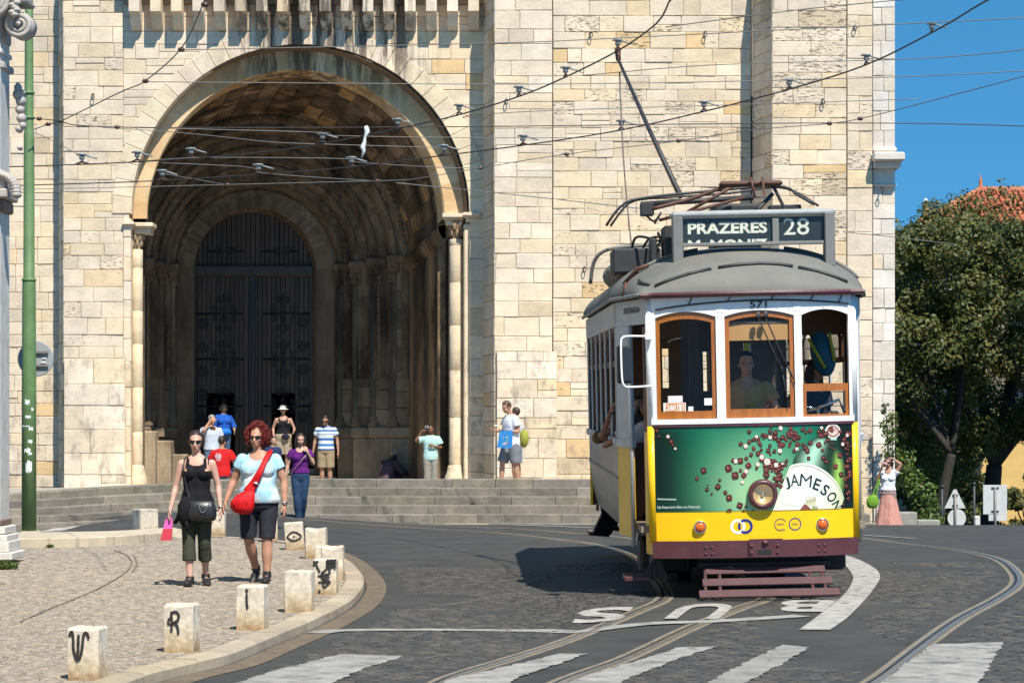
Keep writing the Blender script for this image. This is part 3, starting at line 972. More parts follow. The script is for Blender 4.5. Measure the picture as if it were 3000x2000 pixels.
# voussoirs of the outer arch
nv = 33
for k in range(nv):
    a0 = math.pi * k / nv; a1 = math.pi * (k + 1) / nv
    g = rnd.uniform(.96, 1.05); ti = (g, g * rnd.uniform(.95, 1), g * rnd.uniform(.88, .98), rnd.random() * .4); e = .003
    ro = AR + .43
    V = []
    for dep, ins in ((.30, 0), (-.012, 0), (-.024, .012)):
        for (r_, a) in ((AR + ins, a0 + e / AR + ins / AR), (ro - ins, a0 + e / ro + ins / ro), (ro - ins, a1 - e / ro - ins / ro), (AR + ins, a1 - e / AR - ins / AR)):
            V.append((AXc.x - r_ * math.cos(a), dep, AXc.z + r_ * math.sin(a)))
    stones.append((.5, V, ti, 'lime'))
# jamb faces of the outer order below the spring
for px0, px1 in ((361, 384), (1376, 1420)):
    d = DB; a = CL(px0, 1460, d); b = CL(px1, 640, d)
    z = a.z
    while z < b.z:
        h = rnd.uniform(.38, .6); stone(a.x, b.x, z, min(b.z, z + h), -.02, pick_tint(0, .25), back=.34); z += h

stones.sort(key=lambda s: -s[0])
keymat = {'lime': m_stone, 'white': m_white}
for area, V, ti, key in stones[:300]:
    b = MB(); b.tint = ti; b.add(V, SF); b.build('stone', keymat[key], cathedral)
for key in keymat:
    b = MB()
    for area, V, ti, k in stones[300:]:
        if k == key: b.tint = ti; b.add(V, SF)
    if b.f: tag(b.build('stonework', keymat[key], cathedral), kind='stuff')

# --- portal: recessed ring, barrel vault, receding orders
def axis(p):                     # centre of the arch p metres behind the bay (x, z)
    t = p / 6.2
    A0 = CL(878, 634, DB + .35); A1 = CL(741, 797, DB + 6.2)
    return A0.x + (A1.x - A0.x) * t, A0.z + (A1.z - A0.z) * t
def sweep(prof, nseg=56, zb=0.2, mat=None, name='archivolt', tintf=None, only_arch=False, smooth=False):
    """profile [(r, p)] swept round the arch and down both jambs"""
    mb = MB(); mb.smooth = smooth
    rs = []
    angs = [math.pi * k / nseg for k in range(nseg + 1)]
    def ring(f): 
        out = []
        for r_, p in prof:
            ax, az = axis(p); out.append(Vector(f(r_, p, ax, az)))
        return out
    if not only_arch: 
        rs.append(ring(lambda r_, p, ax, az: (ax - r_, p, zb)))
    for a in angs: rs.append(ring(lambda r_, p, ax, az: (ax - r_ * math.cos(a), p, az + r_ * math.sin(a))))
    if not only_arch: rs.append(ring(lambda r_, p, ax, az: (ax + r_, p, zb)))
    n = len(prof)
    for k in range(len(rs) - 1):
        for q in range(n - 1):
            if tintf: mb.tint = tintf(k, q)
            mb.add([rs[k][q], rs[k][q + 1], rs[k + 1][q + 1], rs[k + 1][q]], [(0, 1, 2, 3)])
    return mb.build(name, mat, cathedral)
R1 = 437 / F * (DB + .35)
RV = 3.45
tv = {}
def blockt(k, q):
    kk = (k // 3, q)
    if kk not in tv:
        c = rnd.choice([(1, 1, 1), (.8, .78, .75), (1.2, 1.1, .95), (.65, .62, .6), (1.7, 1.45, 1.1), (.9, .85, .8)])
        tv[kk] = (*c, rnd.random() * .4)
    return tv[kk]
soff = MB()
# outer soffit (bay face to ring), ring face, inner soffit
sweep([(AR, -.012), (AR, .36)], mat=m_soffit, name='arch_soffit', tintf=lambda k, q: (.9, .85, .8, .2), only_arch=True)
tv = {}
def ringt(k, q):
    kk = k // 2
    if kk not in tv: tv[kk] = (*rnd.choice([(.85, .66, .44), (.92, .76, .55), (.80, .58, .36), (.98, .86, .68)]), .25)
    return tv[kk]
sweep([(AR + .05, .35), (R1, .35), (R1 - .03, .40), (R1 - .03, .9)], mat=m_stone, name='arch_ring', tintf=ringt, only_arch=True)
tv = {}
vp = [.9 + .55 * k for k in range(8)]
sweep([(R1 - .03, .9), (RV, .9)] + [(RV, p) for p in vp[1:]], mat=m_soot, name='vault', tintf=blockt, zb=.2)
# vault blocks as real stones standing a little proud of the vault skin
vb = MB()
for k in range(26):
    a0, a1 = math.pi * k / 26, math.pi * (k + 1) / 26
    p = .95 + (k % 2) * .2
    while p < 4.7:
        w = rnd.uniform(.45, .9); p1 = min(4.75, p + w)
        c = rnd.choice([(1, 1, 1), (.75, .72, .7), (1.3, 1.15, .95), (.6, .58, .55), (2.1, 1.75, 1.25), (2.0, 1.85, 1.7), (.9, .85, .8)])
        vb.tint = (*c, rnd.random() * .4)
        r_ = RV - rnd.uniform(.012, .03)
        V = []
        for (a, pp, rr_) in ((a0 + .004, p + .01, RV + .02), (a1 - .004, p + .01, RV + .02), (a1 - .004, p1 - .01, RV + .02), (a0 + .004, p1 - .01, RV + .02),
                             (a0 + .008, p + .02, r_), (a1 - .008, p + .02, r_), (a1 - .008, p1 - .02, r_), (a0 + .008, p1 - .02, r_)):
            ax, az = axis(pp); V.append((ax - rr_ * math.cos(a), pp, az + rr_ * math.sin(a)))
        vb.add(V, [(4, 5, 6, 7), (0, 1, 5, 4), (1, 2, 6, 5), (2, 3, 7, 6), (3, 0, 4, 7)])
        p = p1
tag(vb.build('vault_stonework', m_soot, cathedral), kind='stuff')
# cornice running along the right inner wall
b = MB(); b.tint = (.9, .85, .8, .3)
for sgn in (-1, 1):
    rs = []
    for p in (.9, 4.7):
        ax, az = axis(p)
        x = ax + sgn * RV
        rs.append([Vector((x + sgn * .05, p, az - .35)), Vector((x - sgn * .08, p, az - .30)), Vector((x - sgn * .16, p, az - .14)), Vector((x - sgn * .16, p, az - .04)), Vector((x + sgn * .05, p, az))])
    b.rings(rs)
build_islands(b, 'inner_cornice', m_soot, cathedral)

orders = [(3.45, 4.6), (3.02, 4.95), (2.62, 5.28), (2.26, 5.58), (1.94, 5.84)]
def grimey(k, q): 
    g = rnd.uniform(.75, 1.25); return (g, g * .97, g * .93, rnd.random() * .5)
for i, (r0, p0) in enumerate(orders):
    r1, p1 = (orders[i + 1] if i + 1 < len(orders) else (1.47, 6.0))
    if i < 4:
        pr = [(r0, p0), (r0 - .05, p0 - .02), (r0 - .16, p0 - .02), (r0 - .19, p0 + .06), (r1 + .15, p0 + .06)]
        cxr, cxp, cr = r1 + .10, p0 + .10, .085     # roll moulding in the angle
        for q in range(9):
            a = math.pi * (-.0 + q / 8 * 1.0) 
            pr.append((cxr + cr * math.cos(a) * 1.0, cxp - cr * math.sin(a)))
        pr += [(r1, p0 + .14), (r1, p1)]
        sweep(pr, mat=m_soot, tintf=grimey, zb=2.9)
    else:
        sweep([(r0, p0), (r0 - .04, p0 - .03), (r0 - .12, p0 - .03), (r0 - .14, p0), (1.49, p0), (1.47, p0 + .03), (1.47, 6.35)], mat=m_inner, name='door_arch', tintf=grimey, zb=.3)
# frieze of carved leaves round the outer order
b = MB(); b.tint = (1.1, 1.0, .9, .3)
for k in range(2, 62):
    a = math.pi * k / 63; ax, az = axis(4.62)
    for dr in (-.05,):
        r_ = 3.36
        b.ell((ax - r_ * math.cos(a), 4.56, az + r_ * math.sin(a)), (.055, .05, .055), 6, 4)
tag(b.build('carved_frieze', m_soot, cathedral), kind='stuff')

# jambs below the spring: shafts, carved capitals, bases and plinths
def cap_block(mb, x, y, z, w, h, n=7):
    mb.lathe((x, y, z), [(w * .55, -h), (w * .6, -h * .9), (w * .52, -h * .82), (w * .7, -h * .5), (w * 1.0, -h * .16), (w * 1.08, -h * .12), (w * 1.08, 0)], 10)
    for k in range(n):
        a = 2 * math.pi * k / n
        mb.ell((x + math.cos(a) * w * .82, y + math.sin(a) * w * .82, z - h * .33), (w * .26, w * .26, h * .2), 6, 4)
        mb.ell((x + math.cos(a + .4) * w * .7, y + math.sin(a + .4) * w * .7, z - h * .62), (w * .22, w * .22, h * .16), 6, 4)
jn = 0
for sgn in (-1, 1):
    for i in range(4):
        r0, p0 = orders[i]; r1, p1 = orders[i + 1]
        p = p0 + .12; ax, az = axis(p)
        x = ax + sgn * (r1 + .10)
        zs = az + .02
        sh = MB(); sh.smooth = True
        ti = rnd.choice([(1, 1, 1, .3), (1.3, 1.2, 1.05, .3), (.8, .75, .7, .3), (1.5, 1.35, 1.1, .2)]); sh.tint = ti
        zb = 1.75
        sh.lathe((x, p, 0), [(.10, zs - .55), (.10, zb + .25), (.13, zb + .22), (.12, zb + .15), (.16, zb + .08), (.16, zb)], 12)
        sh.build('jamb_shaft', m_inner, cathedral)
        cp = MB(); cp.tint = (.9, .85, .8, .4)
        cap_block(cp, x, p, zs - .08, .17, .5)
        cp.build('carved_capital', m_soot, cathedral)
        # abacus + wall pier behind + plinth
        ab = MB(); ab.tint = (1, .95, .9, .3)
        ab.box((x + sgn * .05, p + .05, zs), (.46, .46, .16), .02)
        ab.build('abacus', m_soot, cathedral)
        pr = MB()
        z = 1.72
        while z < zs - .06:
            h = rnd.uniform(.35, .55); g = rnd.uniform(.75, 1.35); pr.tint = (g, g * .97, g * .92, .35)
            zt = min(z + h, zs - .06)
            pr.box((x + sgn * .30, p + .17, (z + zt) / 2), (.52, .52, zt - z - .008), .012)
            z += h
        pr.build('jamb_pier', m_inner, cathedral)
        pl = MB(); g = rnd.uniform(.9, 1.3); pl.tint = (1.2 * g, 1.2 * g, 1.2 * g, .35)
        pl.box((x + sgn * .16, p + .10, 1.62), (.56, .58, .26), .03)
        pl.box((x + sgn * .18, p + .12, .85), (.50, .50, 1.28), .02)
        pl.build('plinth', m_inner, cathedral)
        dk = MB(); dk.tint = (1, 1, 1, .3)
# flat band beside the door is part of door_arch; stepped base in front of the left jamb
lb = MB()
for k, (px0, px1, pyt) in enumerate([(392, 455, 1262), (455, 500, 1290), (500, 545, 1330)]):
    a, b_ = CL(px0, pyt, DB + 3.6 + k * .35), CL(px1, 1420, DB + 3.6 + k * .35)
    g = rnd.uniform(1.1, 1.5); lb.tint = (g * 1.15, g * 1.15, g * 1.15, .3)
    lb.box(((a.x + b_.x) / 2, 3.9 + k * .35, (a.z + .2) / 2), (b_.x - a.x, .6, a.z - .2), .03)
lb.build('stepped_base', m_inner, cathedral)

# inside threshold steps
for k in range(3):
    b = MB(); g = rnd.uniform(.9, 1.2); b.tint = (g * 1.2, g * 1.1, g, .2)
    zz = .40 + .17 * k
    ax, az = axis(5 + k * .4)
    b.box((ax, 5.1 + k * .42 + .45, zz - .1), (4.2 - k * .5, .9, .2), .015)
    b.build('portal_step', m_step, cathedral)

# columns of the outer order
def column(px, pyt, pyb, d, r_, name, capd=True):
    t = CL(px, pyt, d); bz = CL(px, pyb, d).z
    m = MB(); m.smooth = True
    z = t.z
    drums = []
    zz = bz + .42
    while zz < z - .62:
        h = rnd.uniform(.7, 1.1); z2 = min(zz + h, z - .6)
        k = rnd.uniform(.9, 1.05); m.tint = (k, k * .96, k * .88, .35)
        m.lathe((t.x, t.y, 0), [(r_ - .008, zz), (r_, zz + .012), (r_, z2 - .012), (r_ - .008, z2)], 18)
        zz = z2
    m.tint = (.95, .9, .82, .3)
    m.lathe((t.x, t.y, 0), [(r_ * 1.75, bz - .3), (r_ * 1.75, bz + .12), (r_ * 1.6, bz + .2), (r_ * 1.35, bz + .30), (r_ * 1.3, bz + .36), (r_ * 1.2, bz + .42), (r_, bz + .44)], 18)
    o = m.build(name, m_stone, cathedral)
    c = MB(); c.tint = (.45, .38, .3, .4)
    cap_block(c, t.x, t.y, z - .14, r_ * 1.25, .52)
    c.build('carved_capital', m_stone, cathedral)
    ab = MB(); ab.tint = (.95, .92, .88, .2)
    return t
tl = column(402, 652, 1420, DB + .42, .125, 'portal_column')
tr_ = column(1337, 622, 1420, DB + .42, .155, 'portal_column')
ab = MB(); ab.tint = (1, .97, .92, .2)
def impost(x0, x1, py0, py1, d, dep, yoff=0):
    a, b_ = CL(x0, py1, d), CL(x1, py0, d)
    h = b_.z - a.z
    for f0, f1, e in ((0, .45, -.05), (.45, .62, 0), (.62, 1, .05)):
        ab.box(((a.x + b_.x) / 2, a.y + dep / 2 - e * .5, a.z + h * (f0 + f1) / 2), (b_.x - a.x + e * 2 * .6, dep + e, h * (f1 - f0) - .002), .012)
impost(388, 444, 652, 684, DB + .2, .6); impost(362, 390, 650, 672, DB - .06, .35)
impost(1300, 1358, 625, 658, DB + .2, .6); impost(1360, 1402, 622, 650, DB - .06, .35)
build_islands(ab, 'impost', m_stone, cathedral)
pb = MB(); pb.tint = (1, .96, .88, .25)
a, b_ = CL(1358, 1420, DB + .06), CL(1396, 655, DB + .06)
pb.box(((a.x + b_.x) / 2, a.y + .28, (a.z + b_.z) / 2), (b_.x - a.x, .5, b_.z - a.z), .03)
a, b_ = CL(1298, 1430, DB + .8), CL(1340, 660, DB + .8)
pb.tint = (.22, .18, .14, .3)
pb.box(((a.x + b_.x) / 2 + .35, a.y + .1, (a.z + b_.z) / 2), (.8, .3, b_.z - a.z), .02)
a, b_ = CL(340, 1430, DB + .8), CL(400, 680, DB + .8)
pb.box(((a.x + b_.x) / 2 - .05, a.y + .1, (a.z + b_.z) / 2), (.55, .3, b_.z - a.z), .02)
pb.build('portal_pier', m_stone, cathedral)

# corbels under the parapet
zt = CL(0, -80, DB).z
prot = .48
for k in range(17):
    pxa = 377 + k * 62.2; pxb = pxa + 31
    a, b_ = CL(pxa, 33, DB - prot), CL(pxb, -90, DB - prot)
    w = b_.x - a.x; xc = (a.x + b_.x) / 2
    zf = a.z
    m = MB(); m.tint = pick_tint(.25, .2)
    sec = [(-prot, zf), (-prot, zt), (.05, zt), (.05, zf - .36), (-.10, zf - .34), (-.22, zf - .22), (-.34, zf - .05)]
    m.prism([(xc - w / 2 + rnd.uniform(-.006, .006), y, z + rnd.uniform(-.006, .006)) for y, z in sec], (w, 0, 0))
    m.build('corbel', m_stone, cathedral)
b = MB(); b.tint = (.55, .48, .4, .4)
a = CL(365, 40, DB); b_ = CL(1420, 40, DB)
b.box(((a.x + b_.x) / 2, -.02, a.z + .8), (b_.x - a.x, .12, 1.2))
b.tint = (.9, .86, .8, .3)
b.box(((a.x + b_.x) / 2, -prot / 2 + .02, zt + .1), (b_.x - a.x, prot + .2, .25), .02)
b.build('parapet_slab', m_stone, cathedral)

# moulded cornice and string on the white corner pier
for (x0, x1, y0, y1, p, e) in ((2560, 2652, 445, 470, 2.95, 0), (2560, 2640, 470, 492, 2.75, 0), (2556, 2628, 538, 546, 2.58, 0), (2556, 2628, 430, 445, 2.62, 0)):
    b = MB(); b.tint = (1.0, 1.0, 1.0, .1)
    d = DB - p; a, c = CL(x0, y1, d), CL(x1, y0, d)
    b.box(((a.x + c.x) / 2, a.y + .6, (a.z + c.z) / 2), (c.x - a.x, 1.2, c.z - a.z), .03)
    b.build('corner_cornice', m_white, cathedral)
# depth behind the corner pier (its hidden flank)
b = MB(); a, c = CL(2556, 1560, DB - 2.48), CL(2620, -60, DB - 2.48)
b.tint = (1, 1, 1, .2); b.box(((a.x + c.x) / 2, a.y + 4.2, (a.z + c.z) / 2), (c.x - a.x, 8.3, c.z - a.z)); b.build('corner_flank', m_white, cathedral)
b = MB(); b.tint = (1, 1, 1, .2)
for (x0, x1, p) in ((1450, 2560, 1.2),):
    a, c = CL(x0, 1560, DB - p), CL(x1, -60, DB - p)
    b.box(((a.x + c.x) / 2 + .4, a.y + 4.5, (a.z + c.z) / 2), (c.x - a.x - .4, 8.6, c.z - a.z))
a, c = CL(-60, 1470, DB + 1.2), CL(340, -60, DB + 1.2)
b.box(((a.x + c.x) / 2 - 1, a.y + 4.5, (a.z + c.z) / 2), (c.x - a.x, 8.6, c.z - a.z))
a, c = CL(340, -100, DB + .35), CL(1450, -100, DB + .35)
b.box(((a.x + c.x) / 2, 4.6, a.z + .35), (c.x - a.x + 2, 8.2, .6))
b.box(((a.x + c.x) / 2 - 1.5, 9.8, 6), (c.x - a.x + 6, .3, 13))
b.build('tower_core', m_mortar, cathedral)

# iron rings hanging on the wall
ringpx = [(272, 283), (1731, 103), (2066, 101), (2504, 84), (1483, 299), (2411, 299), (2583, 557), (1712, 790)]
for px, py in ringpx:
    p = 1.3 if px < 2200 else 2.6
    if px < 400: p = 0
    c = CL(px, py, DB - p - .05)
    b = MB(); b.smooth = True
    pts = [c + Vector((.036 * math.sin(q * math.pi / 7), -.02 - .02 * math.cos(q * math.pi / 7), -.055 * math.cos(q * math.pi / 7))) for q in range(15)]
    b.tube(pts, .010, 6, False); b.tube([c + Vector((0, .06, .06)), c + Vector((0, -.03, .06))], .014, 6)
    b.build('iron_ring', m_iron, cathedral)

# --- the door
m_door = M('dark_oak_door', (.066, .050, .038), .7, .35, 3, .4, 30, stretch=(6, 6, .6), tint=True)
m_doorfr = M('door_lintel', (.062, .058, .054), .7, .3, 6, .3, 30)
m_fe = M('black_ironwork', (.012, .014, .018), .45, .2, 20, spec=.6)
dx, dz = axis(6.2)
door = empty('cathedral_door', (dx, DB + 6.25, 0)); door.parent = None
tag(door, 'tall dark studded double door with iron scrollwork and two open wickets', 'door')
m = MB()
WK = [(612, 684), (796, 868)]
zw = CL(0, 1151, DB + 6.25).z; th = .80
wx = [tuple(P(q, 0, DB + 6.25).x - dx for q in w) for w in WK]
zl = dz - .08
pw = 1.47 * 2 / 26
for k in range(26):          # planks
    x0 = -1.47 + k * pw; x1 = x0 + pw - .008
    xc = (x0 + x1) / 2
    z0 = th
    for a, c in wx:
        if a - .01 < xc < c + .01: z0 = zw
    b = MB(); g = rnd.uniform(.8, 1.3); b.tint = (g, g, g, 0)
    b.box((xc, .04, (z0 + zl) / 2), (x1 - x0, .06, zl - z0), .008)
    b.build('plank', m_door, door)
b = MB(); 
for k in range(25):          # tympanum above the lintel
    x0 = -1.46 + k * 2.92 / 25; x1 = x0 + .105; g = rnd.uniform(.8, 1.2); b.tint = (g, g, g, 0)
    h = math.sqrt(max(.01, 1.47 ** 2 - min(x0 ** 2, x1 ** 2)))
    b.box(((x0 + x1) / 2, .05, dz + .1 + h / 2), (x1 - x0, .05, h), .006)
b.build('tympanum_boards', m_door, door)
b = MB(); b.box((0, -.02, dz + .03), (2.94, .16, .24), .02); b.build('lintel', m_doorfr, door)
b = MB(); b.box((0, 0, (th + zl) / 2), (.09, .06, zl - th), .01); b.build('meeting_stile', m_fe, door)
b = MB()
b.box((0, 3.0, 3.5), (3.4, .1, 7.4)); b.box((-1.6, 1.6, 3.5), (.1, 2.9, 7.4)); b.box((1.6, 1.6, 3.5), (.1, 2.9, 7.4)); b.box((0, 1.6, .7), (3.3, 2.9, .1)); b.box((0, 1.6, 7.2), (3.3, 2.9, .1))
b.build('inner_lobby', M('unlit_interior', (.002, .002, .002), .9, 0), door)  # walls coloured near black to stand in for the darkness inside
iron = 0
def spiral(mb, cx_, cz_, r_, turns, a0, hand, rad=.011):
    pts = []
    n = int(16 * turns)
    for k in range(n + 1):
        f = k / n; a = a0 + hand * f * turns * 2 * math.pi
        pts.append((cx_ + r_ * (1 - f * .85) * math.cos(a), -.005, cz_ + r_ * (1 - f * .85) * math.sin(a)))
    mb.tube(pts, rad, 5, False)
for sx in (-1, 1):
    for zc in (1.35, 1.98, 2.55, 3.12, 3.7, 4.27):
        b = MB(); b.smooth = True; spiral(b, sx * 1.22, zc, .15, 2.4, 0, sx, .014); b.build('scroll_iron', m_fe, door)
    for zc in (2.25, 3.4, 4.5):
        b = MB(); b.smooth = True
        b.tube([(sx * 1.38, -.01, zc), (sx * .25, -.01, zc)], .02, 6)
        for xx in (.95, .72, .48):
            for s2 in (-1, 1):
                spiral(b, sx * xx, zc + s2 * .12, .085, 1.3, -s2 * math.pi / 2, s2, .012)
        for s2 in (-1, 1):
            b.tube([(sx * .72, -.01, zc), (sx * .72, -.01, zc + s2 * .48)], .013, 6)
            for s3 in (-1, 1):
                spiral(b, sx * .72 + s3 * .11, zc + s2 * .33, .09, 1.4, math.pi / 2 * (1 - s3), s3 * s2, .012)
        b.build('strap_hinge', m_fe, door)
for sx in (-1, 1):
    b = MB(); b.smooth = True
    for s2 in (-1, 1): spiral(b, sx * .7 + s2 * .13, dz + .5, .12, 1.5, 0, s2, .012)
    b.tube([(sx * .2, -.0, dz + .5), (sx * 1.1, -.0, dz + .5)], .014, 6)
    b.build('scroll_iron', m_fe, door)

# ------------------------------------------------------------------ tram
m_yel = M('yellow_enamel', (.86, .52, .006), .40, .08, 3, .05, 9, coat=.15, spec=.3, dirt=.3, dirt_col=(.4, .25, .04), dscale=3)
m_wht = M('white_enamel', (.84, .84, .82), .38, .06, 4, .05, 14, coat=.2, dirt=.4, dirt_col=(.45, .42, .38), dscale=4)
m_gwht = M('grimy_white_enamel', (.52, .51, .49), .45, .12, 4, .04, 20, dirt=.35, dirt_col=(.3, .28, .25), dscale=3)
m_mar = M('maroon_enamel', (.085, .026, .032), .38, .12, 6, .06, 30, coat=.15, dirt=.3, dirt_col=(.14, .075, .07), dscale=5)
m_cow = M('dusty_maroon_wood', (.085, .036, .038), .7, .15, 8, .1, 40)
m_wood = M('varnished_wood', (.36, .115, .014), .34, .25, 5, .05, 40, stretch=(8, 8, 1), coat=.4)
m_dwood = M('weathered_brown_wood', (.13, .055, .022), .55, .2, 5, .05, 40)
m_roof = M('grey_roof_canvas', (.150, .147, .130), .75, .14, 2.2, .12, 40, dirt=.5, dirt_col=(.215, .20, .165), dscale=1.6)
m_dark = M('dark_underframe', (.014, .012, .012), .6, .3, 8, .1, 30)
m_sheet = M('painted_sheet_grey', (.185, .18, .165), .45, .1, 5, .05, 30)
m_alu = M('brushed_aluminium', (.36, .36, .345), .42, .12, 9, .05, 40, metal=.4)
m_chr = M('chrome', (.75, .75, .75), .12, 0, metal=1)
m_amber = M('amber_lens', (.62, .12, .008), .12, .1, 40, coat=.8)
m_glass = glass_mat('window_glass', (.93, .94, .93), .009)
m_lens = glass_mat('headlamp_glass', (.95, .93, .86), .1, .05)
m_refl = M('headlamp_reflector', (.95, .70, .36), .3, .2, 60, metal=.55)
m_rust = M('rusty_trolley_gear', (.085, .034, .020), .6, .3, 12, .1, 60)
m_gear = M('black_gear', (.03, .03, .032), .55, .2, 10)
m_int = M('tram_lining', (.24, .19, .14), .6, .15, 4)
m_seat = M('dark_seat', (.03, .022, .018), .5, .1)
m_print = M('printed_vinyl', (1, 1, 1), .42, 0, tint=True, coat=.05, spec=.25)
m_blind = M('tan_roller_blind', (.56, .30, .115), .7, .06, 3)
m_paper = M('paper', (1, 1, 1), .6, 0, tint=True)
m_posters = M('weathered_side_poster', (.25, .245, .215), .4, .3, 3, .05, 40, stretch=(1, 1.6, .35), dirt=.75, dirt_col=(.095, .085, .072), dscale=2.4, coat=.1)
m_rub = M('black_rubber', (.015, .015, .016), .5, 0)
m_rope = M('trolley_rope', (.12, .10, .09), .8, 0)

TR = Vector((2.46, 25.9, -.15)); TSC = 1.03
TROT = (R(.9), R(-1.2), R(.8))
tram = empty('tram', TR, TROT); tram.scale = (TSC,) * 3
tag(tram, 'yellow and white vintage tram with a green drink advertisement across its front', 'tram')
TM = Matrix.Translation(TR) @ Euler(TROT).to_matrix().to_4x4() @ Matrix.Scale(TSC, 4)

def bow(x): return .17 * (abs(x) / .98) ** 2.2
def FP(x, z, off=0.0): return Vector((x, bow(x) - off, z))
def zf(py): return (1806 - py) / 309.0
def xf(px): return (px - 2222) / 309.0

def fband(mb, x0, x1, z0, z1, off=0.0, th=.04, nx=24, z0f=None, z1f=None):
    """curved strip following the bowed front; optional z functions of x"""
    rs = []
    for k in range(nx + 1):
        x = x0 + (x1 - x0) * k / nx
        a = z0f(x) if z0f else z0; b = z1f(x) if z1f else z1
        rs.append([FP(x, a, off), FP(x, b, off), FP(x, b, off - th), FP(x, a, off - th)])
    mb.rings(rs)

mb = MB(); fband(mb, -.98, .98, .72, 1.005, .0); mb.build('front_apron', m_yel, tram, True if False else False)
for s_ in (-1, 1):
    mb = MB(); mb.smooth = True
    mb.lathe((s_ * .985, .20, 0), [(.045, .70), (.045, 1.84)], 14); mb.build('corner_post', m_yel, tram)
    mb = MB(); mb.smooth = True
    mb.lathe((s_ * .985, .20, 0), [(.045, 1.845), (.045, 3.08)], 14); mb.build('corner_post', m_wht, tram)
mb = MB(); fband(mb, -1.0, 1.0, 1.828, 1.855, .016); mb.build('waist_rail', m_mar, tram)
mb = MB(); fband(mb, -.99, .99, 1.855, 1.905, .022, .08); mb.build('window_sill', m_wht, tram)

WIN = [(-.935, -.36), (-.275, .40), (.475, .945)]
def arcz(w, x, drop=.0, rise=.055, base=2.89):
    c = (w[0] + w[1]) / 2; h = (w[1] - w[0]) / 2
    return base - drop + rise * (1 - min(1, ((x - c) / h) ** 2)) 
def headz(x):
    for w in WIN:
        if w[0] < x < w[1]: return arcz(w, x)
    return 1.905
mb = MB()
edges = [-.985]
for w in WIN: edges += [w[0], w[1]]
edges.append(.985)
for k in range(len(edges) - 1):
    a, b = edges[k], edges[k + 1]
    if k % 2 == 0: fband(mb, a, b, 1.905, 3.09, .012, .06, 3)
    else: fband(mb, a + .0005, b - .0005, 0, 3.09, .008, .05, 14, z0f=lambda x, w=(a, b): arcz(w, min(max(x, a + .001), b - .001)))
mb.build('front_frame', m_wht, tram)
mb = MB()       # rivets and post plates
for x in np.linspace(-.9, .92, 17):
    mb.ell(FP(x, 2.965, .012), .006, 5, 4)
for x in (-.318, .437):
    for z in (1.93, 2.89):
        for q in (-.02, .02):
            mb.ell(FP(x + q, z, .016), .005, 5, 4); mb.ell(FP(x + q, z + .045, .016), .005, 5, 4)
tag(mb.build('rivets', m_gwht, tram), kind='stuff')
# curved iron strap over the front boards
mb = MB(); mb.smooth = True
mb.tube([FP(x, 2.955 + .085 * (1 - ((x - .1) / 1.08) ** 2) ** .8 if abs(x - .1) < 1.07 else 2.955, .024) for x in np.linspace(-.93, .95, 26)], .009, 5)
for x in (-.62, -.25, .17, .56, .85):
    mb.tube([FP(x, 3.035 - .06 * (x - .1) ** 2, .02), FP(x + .04, 3.088, .03)], .006, 5)
mb.build('front_strap', m_gear, tram)

def sash(name, w, z0, z1f, fw, bot, top, mat, off=-.012, th=.045):
    s_ = MB()
    xi0, xi1 = w[0] + fw, w[1] - fw
    fband(s_, w[0] + .003, xi0, z0, 0, off, th, 2, z1f=lambda x: z1f(x) - .002)
    fband(s_, xi1, w[1] - .003, z0, 0, off, th, 2, z1f=lambda x: z1f(x) - .002)
    fband(s_, xi0 + .0005, xi1 - .0005, z0, z0 + bot, off - .001, th, 6)
    fband(s_, xi0 + .0005, xi1 - .0005, 0, 0, off - .001, th, 12, z0f=lambda x: z1f(x) - top, z1f=lambda x: z1f(x) - .002)
    o = s_.build(name, mat, tram)
    g = MB(); fband(g, xi0, xi1, z0 + bot, 0, off - .02, .004, 12, z1f=lambda x: z1f(x) - top)
    g.build('window_pane', m_glass, o)
    return o
sash('window_sash', WIN[0], 1.907, lambda x: arcz(WIN[0], x), .042, .075, .07, m_wood)
sash('window_sash', WIN[1], 1.907, lambda x: arcz(WIN[1], x), .045, .085, .06, m_wood)
sash('window_sash', WIN[2], 1.907, lambda x: 2.225 + 0 * x, .038, .02, .075, m_wood)

# roller blind, papers, wipers
mb = MB(); mb.box((.062, .062, 2.735), (.59, .010, .165), .003); mb.build('roller_blind', m_blind, tram)
mb = MB(); mb.smooth = True; mb.tube([(-.23, .066, 2.826), (.355, .066, 2.826)], .018, 8); mb.build('blind_roller', m_int, tram)
mb = MB(); mb.smooth = True
for x0, x1, z1 in ((.03, .30, 2.30), (.10, .37, 2.29)):
    mb.tube([FP(x0, 2.90, .05), FP(x0 + .03, 2.84, .06), FP((x0 + x1) / 2, 2.6, .03), FP(x1, z1, .016)], .007, 6)
    mb.tube([FP(x1 - .03, z1 + .10, .012), FP(x1 + .03, z1 - .30 if x0 < .05 else z1 - .06, .012)], .006, 5)
mb.box(FP(.05, 2.90, .055), (.05, .05, .06), .01); mb.box(FP(.12, 2.905, .055), (.05, .05, .06), .01)
mb.build('windscreen_wiper', m_gear, tram)

def put_text(s, x, z, h, mat, parent, surf, name, bold=.02, wid=None, off=.002, tint=(1, 1, 1, 1), rot=0, clip=None):
    """lettering on a surface; surf(x,z,off)->point"""
    v, f, asp = text_mesh(s, bold)
    w = wid or h * asp
    b = MB(); b.tint = tint
    V = []
    ca, sa = math.cos(R(rot)), math.sin(R(rot))
    for q in v:
        lx, lz = (q[0] - .5) * w, (q[1] - .5) * h
        V.append(surf(x + lx * ca - lz * sa, z + lx * sa + lz * ca, off))
    b.add(V, f)
    return b.build(name, mat, parent)
put_text('571', xf(2239), 3.0, .062, m_black, tram, FP, 'fleet_number', .012, .165, .018)

